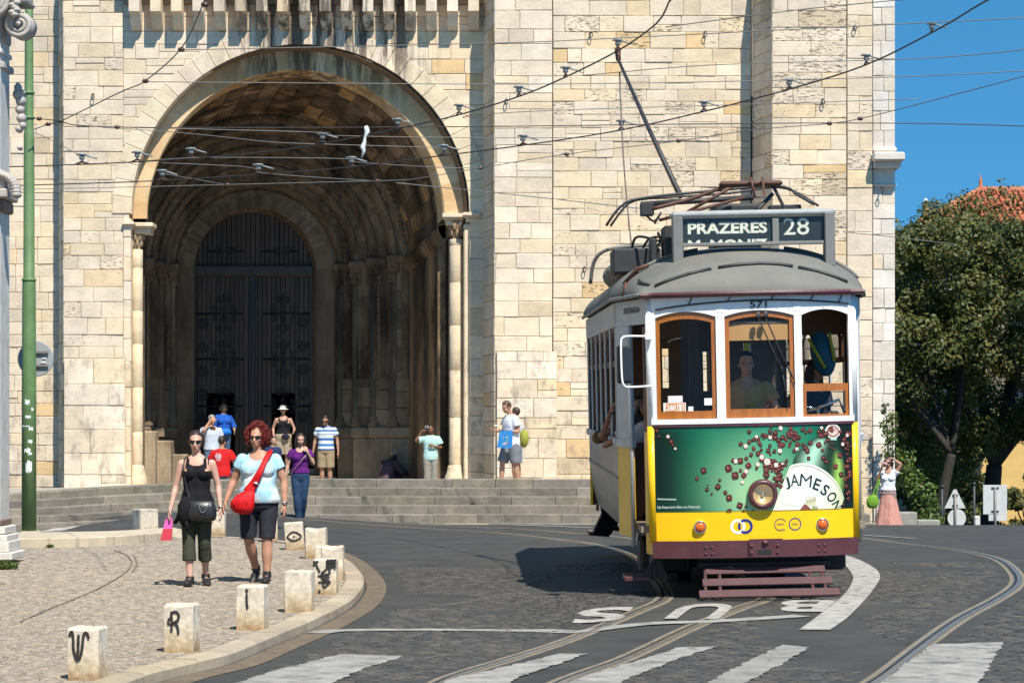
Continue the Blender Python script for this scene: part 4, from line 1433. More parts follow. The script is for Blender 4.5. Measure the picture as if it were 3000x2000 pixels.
# route card in the left pane
def card(mb_, x0, x1, z0, z1, off, col): mb_.tint = (*col, 1); fband(mb_, x0, x1, z0, z1, off, .002, 2)
mb = MB(); card(mb, xf(1953), xf(2019), zf(1206), zf(1168), -.022, (.82, .80, .76)); card(mb, xf(1960), xf(2016), zf(1196), zf(1170), -.0205, (.62, .21, .03)); card(mb, xf(1993), xf(2013), zf(1193), zf(1173), -.0195, (.85, .83, .8))
card(mb, xf(1967), xf(2010), zf(1167), zf(1147), -.0225, (.82, .72, .74))
card(mb, xf(2026), xf(2041), zf(1205), zf(1180), -.022, (.75, .78, .75)); card(mb, xf(2074), xf(2100), zf(1177), zf(1156), -.021, (.82, .82, .8))
build_islands(mb, 'route_card', m_paper, tram)
put_text('28E', xf(1976), zf(1183), .055, m_paper, tram, FP, 'route_card_lettering', .02, .092, -.0185, (.9, .88, .84, 1))
put_text('11', xf(2003), zf(1183), .052, m_paper, tram, FP, 'route_card_lettering', .03, .045, -.0172, (.62, .21, .03, 1))

# ---- advertisement (flat print on the bowed panel)
PZ0, PZ1 = 1.005, 1.828
def ad_uv(zx, zy):
    u = (zx - 25) / 2025.0
    yt = 130 - 85 * u; yb = 955 - 60 * u
    return u, (zy - yt) / (yb - yt)
def adp(zx, zy, off): 
    u, v = ad_uv(zx, zy)
    return FP(-.972 + 1.944 * u, PZ1 - (PZ1 - PZ0) * min(max(v, 0), 1), off)
def lerp3(a, b, t): return tuple(a[i] + (b[i] - a[i]) * t for i in range(3))
def adcol(u, v):
    dk = (.001, .018, .013); gr = (.002, .165, .088); lt = (.31, .55, .29); bk = (.006, .014, .012)
    t = ss((u - .03) / .30)
    c = lerp3(dk, gr, t)
    if v > .75: c = lerp3(c, (.002, .05, .035), ss((v - .75) / .3) * (1 - ss((u - .15) / .2)) * .8)
    g = math.exp(-(((u - .50) / .20) ** 2 + ((v - .80) / .55) ** 2))
    c = lerp3(c, lt, min(1, g * 1.05))
    g2 = math.exp(-(((u - .56) / .10) ** 2 + ((v - .25) / .3) ** 2)); c = lerp3(c, (.05, .40, .24), g2 * .5)
    c = lerp3(c, (.004, .10, .07), ss((.10 - v) / .12) * .6)
    c = lerp3(c, bk, ss((u - .76) / .14))
    return c
nxp, nzp = 90, 40
V = []; T = []
for j in range(nzp + 1):
    for i in range(nxp + 1):
        u, v = i / nxp, j / nzp
        V.append(FP(-.975 + 1.95 * u, PZ1 - (PZ1 - PZ0) * v, .004)); T.append((*adcol(u, v), 1))
Q = [[j * (nxp + 1) + i, j * (nxp + 1) + i + 1, (j + 1) * (nxp + 1) + i + 1, (j + 1) * (nxp + 1) + i] for j in range(nzp) for i in range(nxp)]
advert = fast_mesh('advertisement', [tuple(v) for v in V], Q, None, m_print, tram, True)
set_tint(advert.data, T, 'POINT')
mb = MB(); fband(mb, -.975, .975, PZ0, PZ1, .002, .04, 24); mb.build('front_panel', m_mar, tram)

def gpoly(name, rows, off, colf):
    """soft shaded print patch: rows of (zx,zy) points"""
    n = len(rows[0]); V = [adp(a, b, off) for r in rows for a, b in r]; m_ = len(rows)
    T = [(*colf(j / (m_ - 1), i / (n - 1)), 1) for j in range(m_) for i in range(n)]
    Q = [[j * n + i, j * n + i + 1, (j + 1) * n + i + 1, (j + 1) * n + i] for j in range(m_ - 1) for i in range(n - 1)]
    o = fast_mesh(name, [tuple(v) for v in V], Q, None, m_print, advert, False); set_tint(o.data, T, 'POINT'); return o
def bez(pts, n):
    out = []
    for k in range(n + 1):
        q = [Vector(p) for p in pts]; t = k / n
        while len(q) > 1: q = [q[i].lerp(q[i + 1], t) for i in range(len(q) - 1)]
        out.append((q[0].x, q[0].y))
    return out
# bottle glass: left edge and right edge curves
L_ = bez([(1415, 450), (1440, 330), (1560, 215), (1700, 190), (1760, 130)], 16)[::-1]
R_ = bez([(1935, 760), (1990, 560), (1950, 330), (1890, 250), (1880, 170)], 16)[::-1]
rows = [[(a[0] + (b[0] - a[0]) * k / 20, a[1] + (b[1] - a[1]) * k / 20) for k in range(21)] for a, b in zip(L_, R_)]
def glasscol(v, u):
    c = (.008, .035, .02)
    c = lerp3(c, (.42, .72, .52), math.exp(-((u - .28) / .16) ** 2) * ss((v - .18) / .2) * (1 - .75 * ss((v - .8) / .25)))
    c = lerp3(c, (.30, .52, .10), math.exp(-((u - .86) / .09) ** 2) * ss((v - .35) / .3))
    return c
gpoly('bottle_print', rows, .0055, glasscol)
# cream label
T_ = bez([(1385, 480), (1560, 380), (1880, 520), (1945, 800)], 20)
B_ = bez([(1190, 945), (1400, 940), (1700, 920), (1905, 900)], 20)
rows = [[(a[0] + (b[0] - a[0]) * j / 8, a[1] + (b[1] - a[1]) * j / 8) for a, b in zip(T_, B_)] for j in range(9)]
gpoly('label_print', rows, .0065, lambda v, u: lerp3(lerp3((.70, .72, .56), (.78, .80, .70), math.exp(-((u - .35) / .3) ** 2)), (.58, .60, .36), ss((u - .7) / .3)))
mb = MB(); mb.tint = (.02, .06, .04, 1)
for k in range(20):
    a, b = T_[k], T_[k + 1]
    mb.add([adp(a[0] - 4, a[1] + 22, .0072), adp(b[0] - 4, b[1] + 22, .0072), adp(b[0] - 5, b[1] + 27, .0072), adp(a[0] - 5, a[1] + 27, .0072)], [(0, 1, 2, 3)])
mb.build('label_rule', m_print, advert)
for ch, zx, zy, h, rot, w in [('J', 1358, 650, 120, 14, 48), ('A', 1432, 618, 118, 4, 88), ('M', 1547, 622, 122, -8, 122), ('E', 1662, 660, 118, -21, 68), ('S', 1745, 715, 116, -35, 68), ('O', 1815, 785, 112, -48, 84), ('N', 1868, 866, 92, -60, 74)]:
    v, f, asp = text_mesh(ch, {'A': .008, 'M': .0}.get(ch, .022))
    b = MB(); b.tint = (.012, .035, .045, 1)
    ca, sa = math.cos(R(rot)), math.sin(R(rot))
    V = []
    for q in v:
        lx, ly = (q[0] - .5) * w, -(q[1] - .5) * h
        V.append(adp(zx + lx * ca + ly * sa, zy - lx * sa + ly * ca, .0078))
    b.add(V, f); b.build('letter', m_print, advert)
# small ship emblem and script, cap
mb = MB()
def pp(pts, col, off): mb.tint = (*col, 1); mb.add([adp(a, b, off) for a, b in pts], [tuple(range(len(pts)))])
pp([(1480, 930), (1530, 850), (1570, 880), (1600, 925)], (.22, .07, .05), .0074); pp([(1600, 925), (1610, 870), (1660, 880), (1670, 915)], (.30, .34, .14), .0076)
for k in range(5): pp([(1535 + k * 22, 840 - k * 4), (1553 + k * 22, 790 + (k % 2) * 12 - k * 6), (1566 + k * 22, 842 - k * 4)], (.42, .42, .25), .0078)
for k in range(4): pp([(1545 + k * 25, 795), (1549 + k * 25, 750 + 8 * k), (1553 + k * 25, 795)], (.35, .33, .2), .0080)
pp([(1535, 838), (1650, 815), (1640, 862), (1560, 872)], (.55, .54, .33), .0077)
for k in range(15): pp([(1300 + k * 12, 850 + k * 2), (1306 + k * 12, 838 + k * 2 + (k % 3) * 6), (1309 + k * 12, 866 + k * 2), (1304 + k * 12, 868 + k * 2)], (.50, .54, .42), .0074)
def disc(cx, cy, rx, ry, col, off, n=20): pp([(cx + rx * math.cos(2 * math.pi * k / n), cy + ry * math.sin(2 * math.pi * k / n)) for k in range(n)], col, off)
pp([(1750, 110), (1780, 160), (1800, 215), (1880, 215), (1870, 150)], (.40, .62, .52), .0070)
disc(1840, 125, 80, 72, (.72, .70, .62), .0082); disc(1840, 128, 66, 58, (.30, .12, .09), .0086); disc(1840, 128, 50, 43, (.62, .50, .44), .0090)
mb.build('emblem_print', m_print, advert)
put_text('RUS', *[(lambda p: (p.x, p.z))(adp(1845, 112, 0))][0], .024, m_print, advert, FP, 'letter', .03, .05, .0095, (.30, .1, .07, 1))
mb = MB()
br = random.Random(5)
def bead(cx, cy, r_, light=False, off=.0098):
    r_ *= .88
    a0 = br.uniform(0, 6.28); sq = br.random()
    n = 12; pts = []
    for k in range(n):
        a = 2 * math.pi * k / n
        rr_ = r_ * (1 + .14 * math.cos(4 * a)) * (1 if sq > .4 else .95)
        pts.append((cx + rr_ * math.cos(a + a0) * .95, cy + rr_ * math.sin(a + a0)))
    dk = br.choice([(.055, .012, .010), (.085, .018, .015), (.04, .010, .009), (.11, .024, .02)])
    if light: 
        pp(pts, (.60, .36, .30), off); disc(cx, cy, r_ * .74, r_ * .78, (.80, .70, .62), off + .0006, 12); disc(cx, cy, r_ * .3, r_ * .3, (.62, .42, .36), off + .0009, 8)
    else:
        pp(pts, dk, off); q = br.uniform(0, 6.28)
        pp([(cx + r_ * .62 * math.cos(q + k * 1.57 + .5), cy + r_ * .5 * math.sin(q + k * 1.57 + .5)) for k in range(4)], (.20, .055, .045), off + .0006)
        disc(cx - r_ * .25, cy - r_ * .2, r_ * .18, r_ * .14, (.50, .26, .22), off + .0009, 8)
spots = [(515, 538, 36), (447, 615, 24), (765, 510, 46), (675, 628, 18), (655, 693, 36), (545, 722, 24), (555, 678, 10), (592, 762, 15), (728, 748, 24), (765, 800, 38), (870, 875, 38), (912, 940, 34), (765, 940, 38), (930, 885, 16),
         (830, 580, 44), (965, 480, 36), (885, 435, 36), (810, 432, 22), (945, 410, 24), (995, 372, 24), (885, 530, 22), (1005, 950, 40), (980, 148, 24), (892, 268, 24), (980, 245, 26), (1020, 225, 22), (1080, 258, 24), (1020, 302, 18),
         (60, 160, 26), (80, 215, 18), (200, 262, 26), (215, 295, 18), (40, 225, 14)]
lights = [(168, 213, 22), (238, 330, 16), (940, 290, 26), (838, 440, 28), (940, 538, 26), (900, 645, 22), (1052, 195, 20), (1155, 440, 42), (1100, 395, 30), (1060, 468, 26), (1190, 200, 24), (1298, 105, 26), (1285, 330, 28), (1460, 308, 22), (1245, 470, 30), (1310, 455, 16), (1990, 165, 20), (1940, 255, 22), (1720, 95, 20)]
for k in range(46): spots.append((br.gauss(1190, 75), br.gauss(500, 70), br.uniform(16, 34)))
for k in range(52):
    t = br.random(); spots.append((1050 + t * 480 + br.gauss(0, 40), 280 - t * 90 + br.gauss(0, 75), br.uniform(15, 32)))
for k in range(24): spots.append((br.uniform(1500, 1960), br.uniform(95, 330), br.uniform(14, 30)))
for k in range(34): spots.append((br.gauss(1990, 26), br.uniform(120, 880), br.uniform(14, 30)))
for k in range(14): spots.append((br.gauss(1240, 50), br.uniform(560, 690), br.uniform(16, 30)))
for x, y in ((1570, 330), (1580, 400), (1735, 395), (1765, 430), (1860, 480), (1550, 300), (1690, 265), (1910, 370), (1920, 560)): spots.append((x, y, br.uniform(24, 36)))
q = 0
for x, y, r_ in spots:
    if 1340 < x < 1900 and y > 480 and not (x, y) == (1860, 480): continue
    if 30 < x < 2045 and 60 < y < 955: bead(x, y, r_, False, .0098 + (q % 5) * .0004); q += 1
for x, y, r_ in lights: bead(x, y, r_, True, .0125)
tag(mb.build('chocolate_bead_print', m_print, advert), kind='stuff')
put_text('Seja Responsável. Beba com Moderação', *[(lambda p: (p.x, p.z))(adp(262, 903, 0))][0], .032, m_print, advert, FP, 'small_print', .0, .41, .008, (.75, .8, .75, 1))
mb = MB(); mb.tint = (.6, .66, .6, 1)
for k in range(19):
    a = 50 + k * 10; pp([(a, 820), (a + 7, 820), (a + 7, 834), (a, 834)], (.55, .62, .55), .008)
mb.build('small_print', m_print, advert)

# headlamp
hx, hz = xf(2241), zf(1446)
hl = MB(); hl.smooth = True
MX = Matrix.Rotation(R(90), 3, 'X')
hl.lathe(FP(hx, hz, .0), [(.10, -.02), (.142, -.01), (.148, .03), (.138, .075), (.112, .09), (.10, .075), (.096, .05)], 28, MX, False, False)
lamp = hl.build('headlamp', m_mar, tram)
hl = MB(); hl.smooth = True; hl.lathe(FP(hx, hz, .0), [(.010, .012), (.03, .014), (.06, .024), (.085, .045), (.098, .06)], 24, MX, True, False); hl.build('reflector', m_refl, lamp)
hl = MB(); hl.smooth = True; hl.ell(FP(hx, hz, .035), .016, 8, 6); hl.build('bulb', m_chr, lamp)
hl = MB(); hl.smooth = True; hl.lathe(FP(hx, hz, .0), [(.001, .085), (.05, .082), (.102, .068)], 24, MX, True, False); hl.build('lamp_glass', m_lens, lamp)
for x in (-.545, .645):
    b = MB(); b.smooth = True; b.lathe(FP(x, .855, 0), [(.064, -.005), (.066, .012), (.060, .028), (.052, .03), (.05, .02)], 22, MX, False, False)
    o = b.build('indicator_light', m_chr, tram)
    b = MB(); b.smooth = True; b.lathe(FP(x, .855, 0), [(.05, .018), (.044, .034), (.03, .045), (.001, .050)], 20, MX, False, True); b.build('amber_lens', m_amber, o)

def ringprint(x, z, r0, r1, col, off, a0=0, a1=360, par=None):
    b = MB(); b.tint = (*col, 1); n = 32
    for k in range(n):
        p, q = R(a0 + (a1 - a0) * k / n), R(a0 + (a1 - a0) * (k + 1) / n)
        b.add([FP(x + r_ * math.cos(a), z + r_ * math.sin(a), off) for r_, a in ((r0, p), (r1, p), (r1, q), (r0, q))], [(0, 1, 2, 3)])
    return b.build('ring_logo', m_print, par or tram)
ringprint(-.182, .855, .047, .072, (.82, .82, .84), .0025); ringprint(-.11, .857, .047, .072, (.02, .035, .22), .0035, -130, 130); ringprint(-.11, .857, .047, .072, (.02, .035, .22), .0031, 150, 210); ringprint(-.182, .855, .047, .072, (.82, .82, .84), .0041, -40, 30)
ringprint(.232, .865, .052, .062, (.20, .16, .10), .0025, 30, 300); ringprint(.375, .868, .050, .063, (.12, .13, .16), .0025)
b = MB(); b.tint = (.3, .22, .08, 1)
for xx, zz, ww in ((.232, .87, .07), (.375, .868, .06), (.25, .815, .06)):
    for k in range(6): fband(b, xx - ww / 2 + k * ww / 6, xx - ww / 2 + k * ww / 6 + ww / 8, zz - .008, zz + .008, .0027, .0005, 1)
b.build('ring_logo', m_print, tram)

# bumper, coupling, fender
b = MB(); fband(b, -1.0, 1.0, .555, .722, .05, .10, 28); bump = b.build('bumper', m_mar, tram)
b = MB(); fband(b, xf(2196), xf(2297), .56, .735, .075, .03, 4); b.smooth = True; b.ell(FP(.07, .70, .08), (.035, .03, .025), 12, 8); cpl = b.build('coupler_box', m_mar, bump)
b = MB(); fband(b, -.005, .13, .585, .632, .078, .01, 4); b.build('coupler_slot', m_black, bump)
b = MB(); b.smooth = True
for x in (-.50, -.44, .60, .66): 
    for z in (.60, .66): b.ell(FP(x, z, .05), (.014, .012, .014), 8, 6)
for x in (-.06, .19):
    for z in (.60, .67): b.ell(FP(x, z, .077), (.016, .014, .016), 8, 6)
tag(b.build('bumper_bolts', m_mar, bump), kind='stuff')
fender = MB()
fo = []
def slat(x0, x1, y, z, w, tilt, mat=m_cow, name='fender_slat'):
    b = MB(); b.box(((x0 + x1) / 2, y, z), (x1 - x0, w, .022), .004, Matrix.Rotation(R(-tilt), 3, 'X')); return b.build(name, mat, tram)
slat(-.50, .66, .04, .425, .09, -38); slat(-.545, .71, -.10, .325, .10, -38); slat(-.59, .76, -.235, .225, .10, -38)
for x in (-.50, .62, -.36, .50):
    b = MB(); b.tube([(x, .10, .455), (x + (.02 if x > 0 else -.03), -.26, .19)], .016, 6); b.build('fender_stay', m_cow, tram)
b = MB(); b.box((.08, .32, .50), (1.24, .12, .10), .01); b.box((.08, .2, .48), (1.30, .05, .05), .01); b.build('fender_beam', m_dark, tram)

# ---- sides
def hw(y):                      # body half width along the car
    e = min(y, 9.6 - y)
    return .98 + .27 * min(1, max(0, (e - .17) / 1.33))
def panel(mb_, pts2, z0, z1, th=.03):
    """vertical panel along plan points (outer face), thickness inwards"""
    (x0, y0), (x1, y1) = pts2
    t = Vector((x1 - x0, y1 - y0)).normalized(); n = Vector((t.y, -t.x))
    if n.x * (x0 + x1) < 0: n = -n
    A, B = Vector((x0, y0)), Vector((x1, y1)); C2, D2 = B - n * th, A - n * th
    mb_.prism([(q.x, q.y, z0) for q in (A, B, C2, D2)], (0, 0, z1 - z0))
SY0, SY1 = 1.5, 8.1
for s_ in (-1, 1):
    for fr in (0, 1):
        Y = (lambda y: y) if fr == 0 else (lambda y: 9.6 - y)
        # tapered platform panel next to the saloon
        a, c = (s_ * hw(.95), Y(.95)), (s_ * 1.25, Y(1.5))
        b = MB(); panel(b, (a, c), .72, 1.62); b.build('platform_panel', m_yel, tram)
        b = MB(); panel(b, (a, c), 1.70, 2.84); b.build('platform_panel', m_gwht, tram)
        b = MB(); panel(b, ((s_ * (hw(.93) + .02), Y(.93)), (s_ * 1.275, Y(1.5))), 1.62, 1.70, .06); b.build('platform_sill', m_gwht, tram)
        b = MB(); panel(b, ((s_ * 1.0, Y(.2)), (s_ * 1.25, Y(1.5))), 2.842, 3.09, .04); b.build('platform_fascia', m_gwht, tram)
        b = MB(); b.smooth = True; b.tube([(s_ * hw(.95), Y(.94), .62), (s_ * hw(.95), Y(.94), 2.84)], .022, 8); b.build('grab_post', m_gwht, tram)
        # folded door leaf
        a, c = (s_ * (hw(.2) + .0), Y(.21)), (s_ * (hw(.55) - .02), Y(.55))
        b = MB(); panel(b, (a, c), .58, 1.78, .03); o = b.build('door_leaf', m_yel, tram)
        b = MB(); 
        t = Vector((c[0] - a[0], c[1] - a[1]))
        for f0, f1, z0, z1 in ((0, .16, 1.785, 2.82), (.84, 1, 1.785, 2.82), (.16, .84, 1.785, 1.88), (.16, .84, 2.74, 2.82)):
            panel(b, ((a[0] + t.x * f0, a[1] + t.y * f0), (a[0] + t.x * f1, a[1] + t.y * f1)), z0, z1, .03)
        b.build('leaf_frame', m_dwood if s_ < 0 else m_gwht, o)
        b = MB(); panel(b, ((a[0] + t.x * .16 - s_ * .01, a[1] + t.y * .16), (a[0] + t.x * .84 - s_ * .01, a[1] + t.y * .84)), 1.88, 2.74, .004); b.build('leaf_pane', m_glass, o)
        b = MB(); panel(b, ((a[0] + t.x * .3 + s_ * .004, a[1] + t.y * .3), (a[0] + t.x * .55 + s_ * .004, a[1] + t.y * .55)), .9, 1.68, .006); b.build('leaf_slot', m_dark, o)
        if s_ > 0: continue
        # steps
        b = MB(); b.box((s_ * 1.13, Y(.78), .33), (.26, .50, .05), .008); st = b.build('boarding_step', m_mar, tram)
        b = MB(); b.prism([(s_ * .95, Y(.50), .62), (s_ * .99, Y(.50), .50), (s_ * 1.10, Y(.50), .36), (s_ * .82, Y(.50), .32)], (0, .02, 0)); b.box((s_ * .97, Y(.72), .45), (.03, .5, .26)); b.build('step_bracket', m_dark, st)
    # saloon side
    prof = [(1.25, 1.66), (1.25, 1.30), (1.235, 1.10), (1.205, .92), (1.165, .74)]
    b = MB()
    rs = [[Vector((s_ * x, y, z)) for x, z in prof] + [Vector((s_ * (x - .03), y, z)) for x, z in prof[::-1]] for y in (SY0, SY1)]
    b.rings(rs); b.build('saloon_side', m_posters if s_ < 0 else m_yel, tram)
    b = MB(); b.box((s_ * 1.262, (SY0 + SY1) / 2, 1.67), (.05, SY1 - SY0 + .02, .075), .01); b.build('side_sill', m_gwht, tram)
    b = MB(); b.box((s_ * 1.255, (SY0 + SY1) / 2, 1.30), (.012, SY1 - SY0, .03)); b.build('side_moulding', m_sheet, tram)
    b = MB(); b.box((s_ * 1.245, (SY0 + SY1) / 2, 2.965), (.04, SY1 - SY0, .25), .006); b.build('side_fascia', m_gwht, tram)
    nwin = 6; pitch = (SY1 - SY0) / nwin
    for k in range(nwin + 1):
        y = SY0 + k * pitch; w = .15 if 0 < k < nwin else .10
        yy = min(max(y, SY0 + .05), SY1 - .05)
        b = MB(); b.box((s_ * 1.248, yy, 2.275), (.020, w * .8, 1.13), .004); b.build('side_pillar', m_gwht, tram)
    for k in range(nwin):
        y0, y1 = SY0 + k * pitch + .076, SY0 + (k + 1) * pitch - .076
        b = MB(); z0, z1 = 2.44, 2.838
        n = 10; x = s_ * 1.235
        # brown top sash with an arched head
        def arch(y): 
            c = (y0 + y1) / 2; h = (y1 - y0) / 2
            return z1 - .11 * ((y - c) / h) ** 2 - .03
        for q in range(n):
            ya, yb = y0 + (y1 - y0) * q / n, y0 + (y1 - y0) * (q + 1) / n
            b.add([(x, ya, arch(ya)), (x, yb, arch(yb)), (x, yb, z1), (x, ya, z1)], [(0, 1, 2, 3)])
            b.add([(x - s_ * .03, ya, arch(ya)), (x - s_ * .03, yb, arch(yb)), (x, yb, arch(yb)), (x, ya, arch(ya))], [(0, 1, 2, 3)])
        for ya, yb, za, zb in ((y0, y0 + .05, z0, arch(y0 + .05)), (y1 - .05, y1, z0, arch(y0 + .05)), (y0 + .05, y1 - .05, z0, z0 + .06)):
            b.box((x - s_ * .014, (ya + yb) / 2, (za + zb) / 2), (.026, yb - ya, zb - za))
        o = b.build('side_sash', m_dwood, tram)
        b = MB(); b.box((x - s_ * .02, (y0 + y1) / 2, 2.62), (.004, y1 - y0 - .09, .27)); b.build('side_pane', m_glass, o)
put_text('ENTRADA', 1, 2.99, .06, m_black, tram, lambda x, z, o: (lambda y: Vector((-(1.0 + .25 * (y - .2) / 1.3) - .006, y, z)))(1.12 - .62 * (x - .82) / .36), 'door_lettering', .02, .36)

# floor, ceiling, ends, seats
b = MB(); b.box((0, 4.8, .83), (2.2, 9.0, .06)); b.box((0, .9, .78), (1.8, 1.3, .05)); b.build('floor', m_int, tram)
b = MB(); b.box((0, 4.8, 3.06), (2.3, 6.6, .03)); b.box((0, .85, 3.06), (1.9, 1.25, .03)); b.build('ceiling', m_gwht, tram)
b = MB()
for y in (1.53, 8.07):
    if y > 5:
        for x0, x1, z0, z1 in ((-1.22, -.30, .86, 3.04), (-.22, .22, .86, 3.04), (.30, .74, .86, 3.04), (.84, 1.22, .86, 3.04), (-.30, -.22, .86, 2.2), (.22, .30, .86, 2.15), (.74, .84, .86, 2.0), (-.30, -.22, 2.7, 3.04), (.22, .30, 2.65, 3.04), (.74, .84, 2.75, 3.04)):
            b.box(((x0 + x1) / 2, y, (z0 + z1) / 2), (x1 - x0, .05, z1 - z0))
        continue
    for x0, x1, z0, z1 in ((-1.22, -.42, .86, 1.65), (.42, 1.22, .86, 1.65), (-1.22, -1.1, 1.65, 3.04), (-.5, -.40, 1.65, 3.04), (.40, .5, 1.65, 3.04), (1.1, 1.22, 1.65, 3.04), (-1.1, -.5, 2.72, 3.04), (.5, 1.1, 2.72, 3.04), (-.40, .40, 2.86, 3.04)):
        b.box(((x0 + x1) / 2, y, (z0 + z1) / 2), (x1 - x0, .05, z1 - z0))
build_islands(b, 'bulkhead', m_dwood, tram)
b = MB()
for x0, x1, z0, z1 in ((-.98, .98, .72, 1.9), (-.98, -.9, 1.9, 3.05), (-.36, -.28, 1.9, 3.05), (.40, .48, 1.9, 3.05), (.9, .98, 1.9, 3.05), (-.9, .9, 2.9, 3.08)):
    b.box(((x0 + x1) / 2, 9.55, (z0 + z1) / 2), (x1 - x0, .06, z1 - z0))
b.build('rear_end', m_yel, tram)
for k in range(7):
    for sx in (-1, 1):
        b = MB(); y = 2.2 + k * .82; b.box((sx * .80, y, 1.28), (.72, .40, .10), .02); b.box((sx * .80, y + .24, 1.6), (.72, .07, .66), .02); b.box((sx * .80, y, 1.05), (.66, .06, .40)); b.build('seat', m_seat, tram)
b = MB(); b.smooth = True
for x in (-.42, .42): b.tube([(x, 1.75, .86), (x, 1.75, 3.04)], .018, 8)
b.tube([(-.45, 1.6, 2.75), (-.45, 8, 2.75)], .014, 6); b.tube([(.45, 1.6, 2.75), (.45, 8, 2.75)], .014, 6)
b.build('handrail', m_chr, tram)
b = MB(); b.box((-.25, .42, 1.35), (.32, .28, .98), .03); b.smooth = True; b.lathe((-.25, .42, 1.84), [(.15, 0), (.15, .05), (.06, .07)], 16); b.tube([(-.25, .42, 1.92), (-.05, .40, 1.93)], .016, 6); b.build('controller', m_gear, tram)
b = MB(); b.smooth = True; b.tube([(.62, .38, 1.0), (.66, .34, 1.98), (.5, .30, 2.0)], .02, 8); b.tube([(.5, .3, 1.93), (.86, .28, 2.06), (.93, .3, 1.9)], .017, 6); b.build('brake_handle', m_chr, tram)
b = MB(); b.box((0, .26, 1.88), (1.7, .14, .03), .005); b.build('dash_shelf', m_int, tram)

# undercarriage
b = MB(); b.box((0, 4.3, .50), (1.5, 4.6, .34), .03); b.box((0, 4.8, .70), (1.9, 8.4, .14)); b.box((-.72, 4.3, .33), (.12, 3.6, .22), .02); b.box((.72, 4.3, .33), (.12, 3.6, .22), .02); b.build('truck_frame', m_dark, tram)
for y in (2.9, 5.7):
    for x in (-.50, .50):
        b = MB(); b.smooth = True; b.lathe((x, y, .46), [(.05, -.08), (.30, -.07), (.33, -.05), (.33, .05), (.36, .055), (.36, .075), (.05, .08)], 24, Matrix.Rotation(R(90), 3, 'Y')); b.build('wheel', m_dark, tram)
b = MB(); b.prism([(-1.12, 8.2, .74), (-1.10, 8.2, .60), (-1.22, 8.6, .30), (-1.0, 8.6, .28), (-.7, 8.2, .74)], (0, .3, 0)); b.build('rear_guard', m_dark, tram)
b = MB(); b.box((-.80, 1.6, .50), (.5, .55, .36), .03); b.box((.80, 1.6, .50), (.5, .55, .36), .03); build_islands(b, 'equipment_box', m_dark, tram)
b = MB(); b.tube([(-.93, .75, .66), (-.98, 1.2, .58), (-.95, 1.4, .64)], .02, 6); b.build('under_pipe', m_gwht, tram)

# ---- roof
def rhw(t, L=9.74): 
    e = min(t, L - t); return 1.085 + .215 * min(1, max(0, e / 1.5))
def rg_(t, L=9.74):
    e = min(t, L - t); q = 1 - min(e / 1.55, 1); return math.sqrt(max(0, 1 - q ** 2.0))
def roofp(u, t, up=0.0):
    x = u * rhw(t); y = -.07 + t + bow(max(-.98, min(.98, x))) * (1 - ss(t / 2.0)) - 0
    z = 3.115 + (.49 * rg_(t)) * (1 - abs(u) ** 2.3) ** .55 + .02 * rg_(t)
    return Vector((x, y, z + up))
nu = 41
ts = [0, .01, .03, .06, .1, .16, .24, .34, .46, .6, .76, .94, 1.14, 1.36, 1.6] + list(np.linspace(2.0, 7.74, 16)) + [9.74 - q for q in (1.6, 1.36, 1.14, .94, .76, .6, .46, .34, .24, .16, .1, .06, .03, .01, 0)]
us = [math.sin(math.pi / 2 * (2 * k / (nu - 1) - 1)) for k in range(nu)]
V = [tuple(roofp(u, t)) for t in ts for u in us]
Q = [[j * nu + i, j * nu + i + 1, (j + 1) * nu + i + 1, (j + 1) * nu + i] for j in range(len(ts) - 1) for i in range(nu - 1)]
fast_mesh('roof', V, Q, None, m_roof, tram, True)
b = MB(); rs = []          # eaves moulding round the front
plan = [roofp(u, 0) for u in us]
rs = [[p + Vector((0, -.015, -.035)), p + Vector((0, -.03, -.005)), p + Vector((0, -.022, .018)), p + Vector((0, .06, .02)), p + Vector((0, .06, -.035))] for p in plan]
b.rings(rs); b.build('eaves_moulding', m_mar, tram)
for s_ in (-1, 1):
    b = MB(); b.smooth = True
    b.tube([(s_ * rhw(t) * 1.0, -.07 + t + (.17 if t < .3 else .1 if t < 1 else 0), 3.115) for t in (0, .3, .8, 1.5, 3, 5, 8.2)], .022, 6); b.build('gutter', m_sheet, tram)
def drip(pts, name='drip_strip'):
    b = MB(); b.smooth = True
    b.tube([roofp(x / rhw(t), t, .012) for x, t in pts], .017, 6); b.build(name, m_gear, tram)
drip([(-.93, .06), (-.8, .10), (-.6, .15), (-.38, .19)]); drip([(-.31, .20), (-.1, .235), (.1, .25), (.3, .24), (.42, .21)]); drip([(.47, .20), (.65, .17), (.82, .12), (.95, .07)])
drip([(-1.06, .46), (-1.05, .34), (-1.02, .2), (-.98, .12)])
b = MB(); b.smooth = True; b.tube([roofp(u, 1.12 - .18 * abs(u), .014) for u in np.linspace(-.96, -.35, 14)], .02, 6); b.tube([roofp(u, 1.12 - .18 * abs(u), .014) for u in np.linspace(.35, .96, 14)], .02, 6); build_islands(b, 'roof_band', m_roof, tram)
b = MB(); b.smooth = True; b.tube([roofp(-.97, .95, .02), roofp(-.86, .9, .05), roofp(-.78, .86, .03)], .022, 6); b.tube([roofp(-1.0, .8, .0), roofp(-.97, .82, .04)], .02, 6); b.build('roof_clip', m_rust, tram)
for k in range(3):
    b = MB(); b.smooth = True; p = roofp(-.80, 2.3 + k * .75); b.ell(p + Vector((0, 0, .02)), (.22, .30, .16), 14, 8); b.build('roof_ventilator', m_roof, tram)

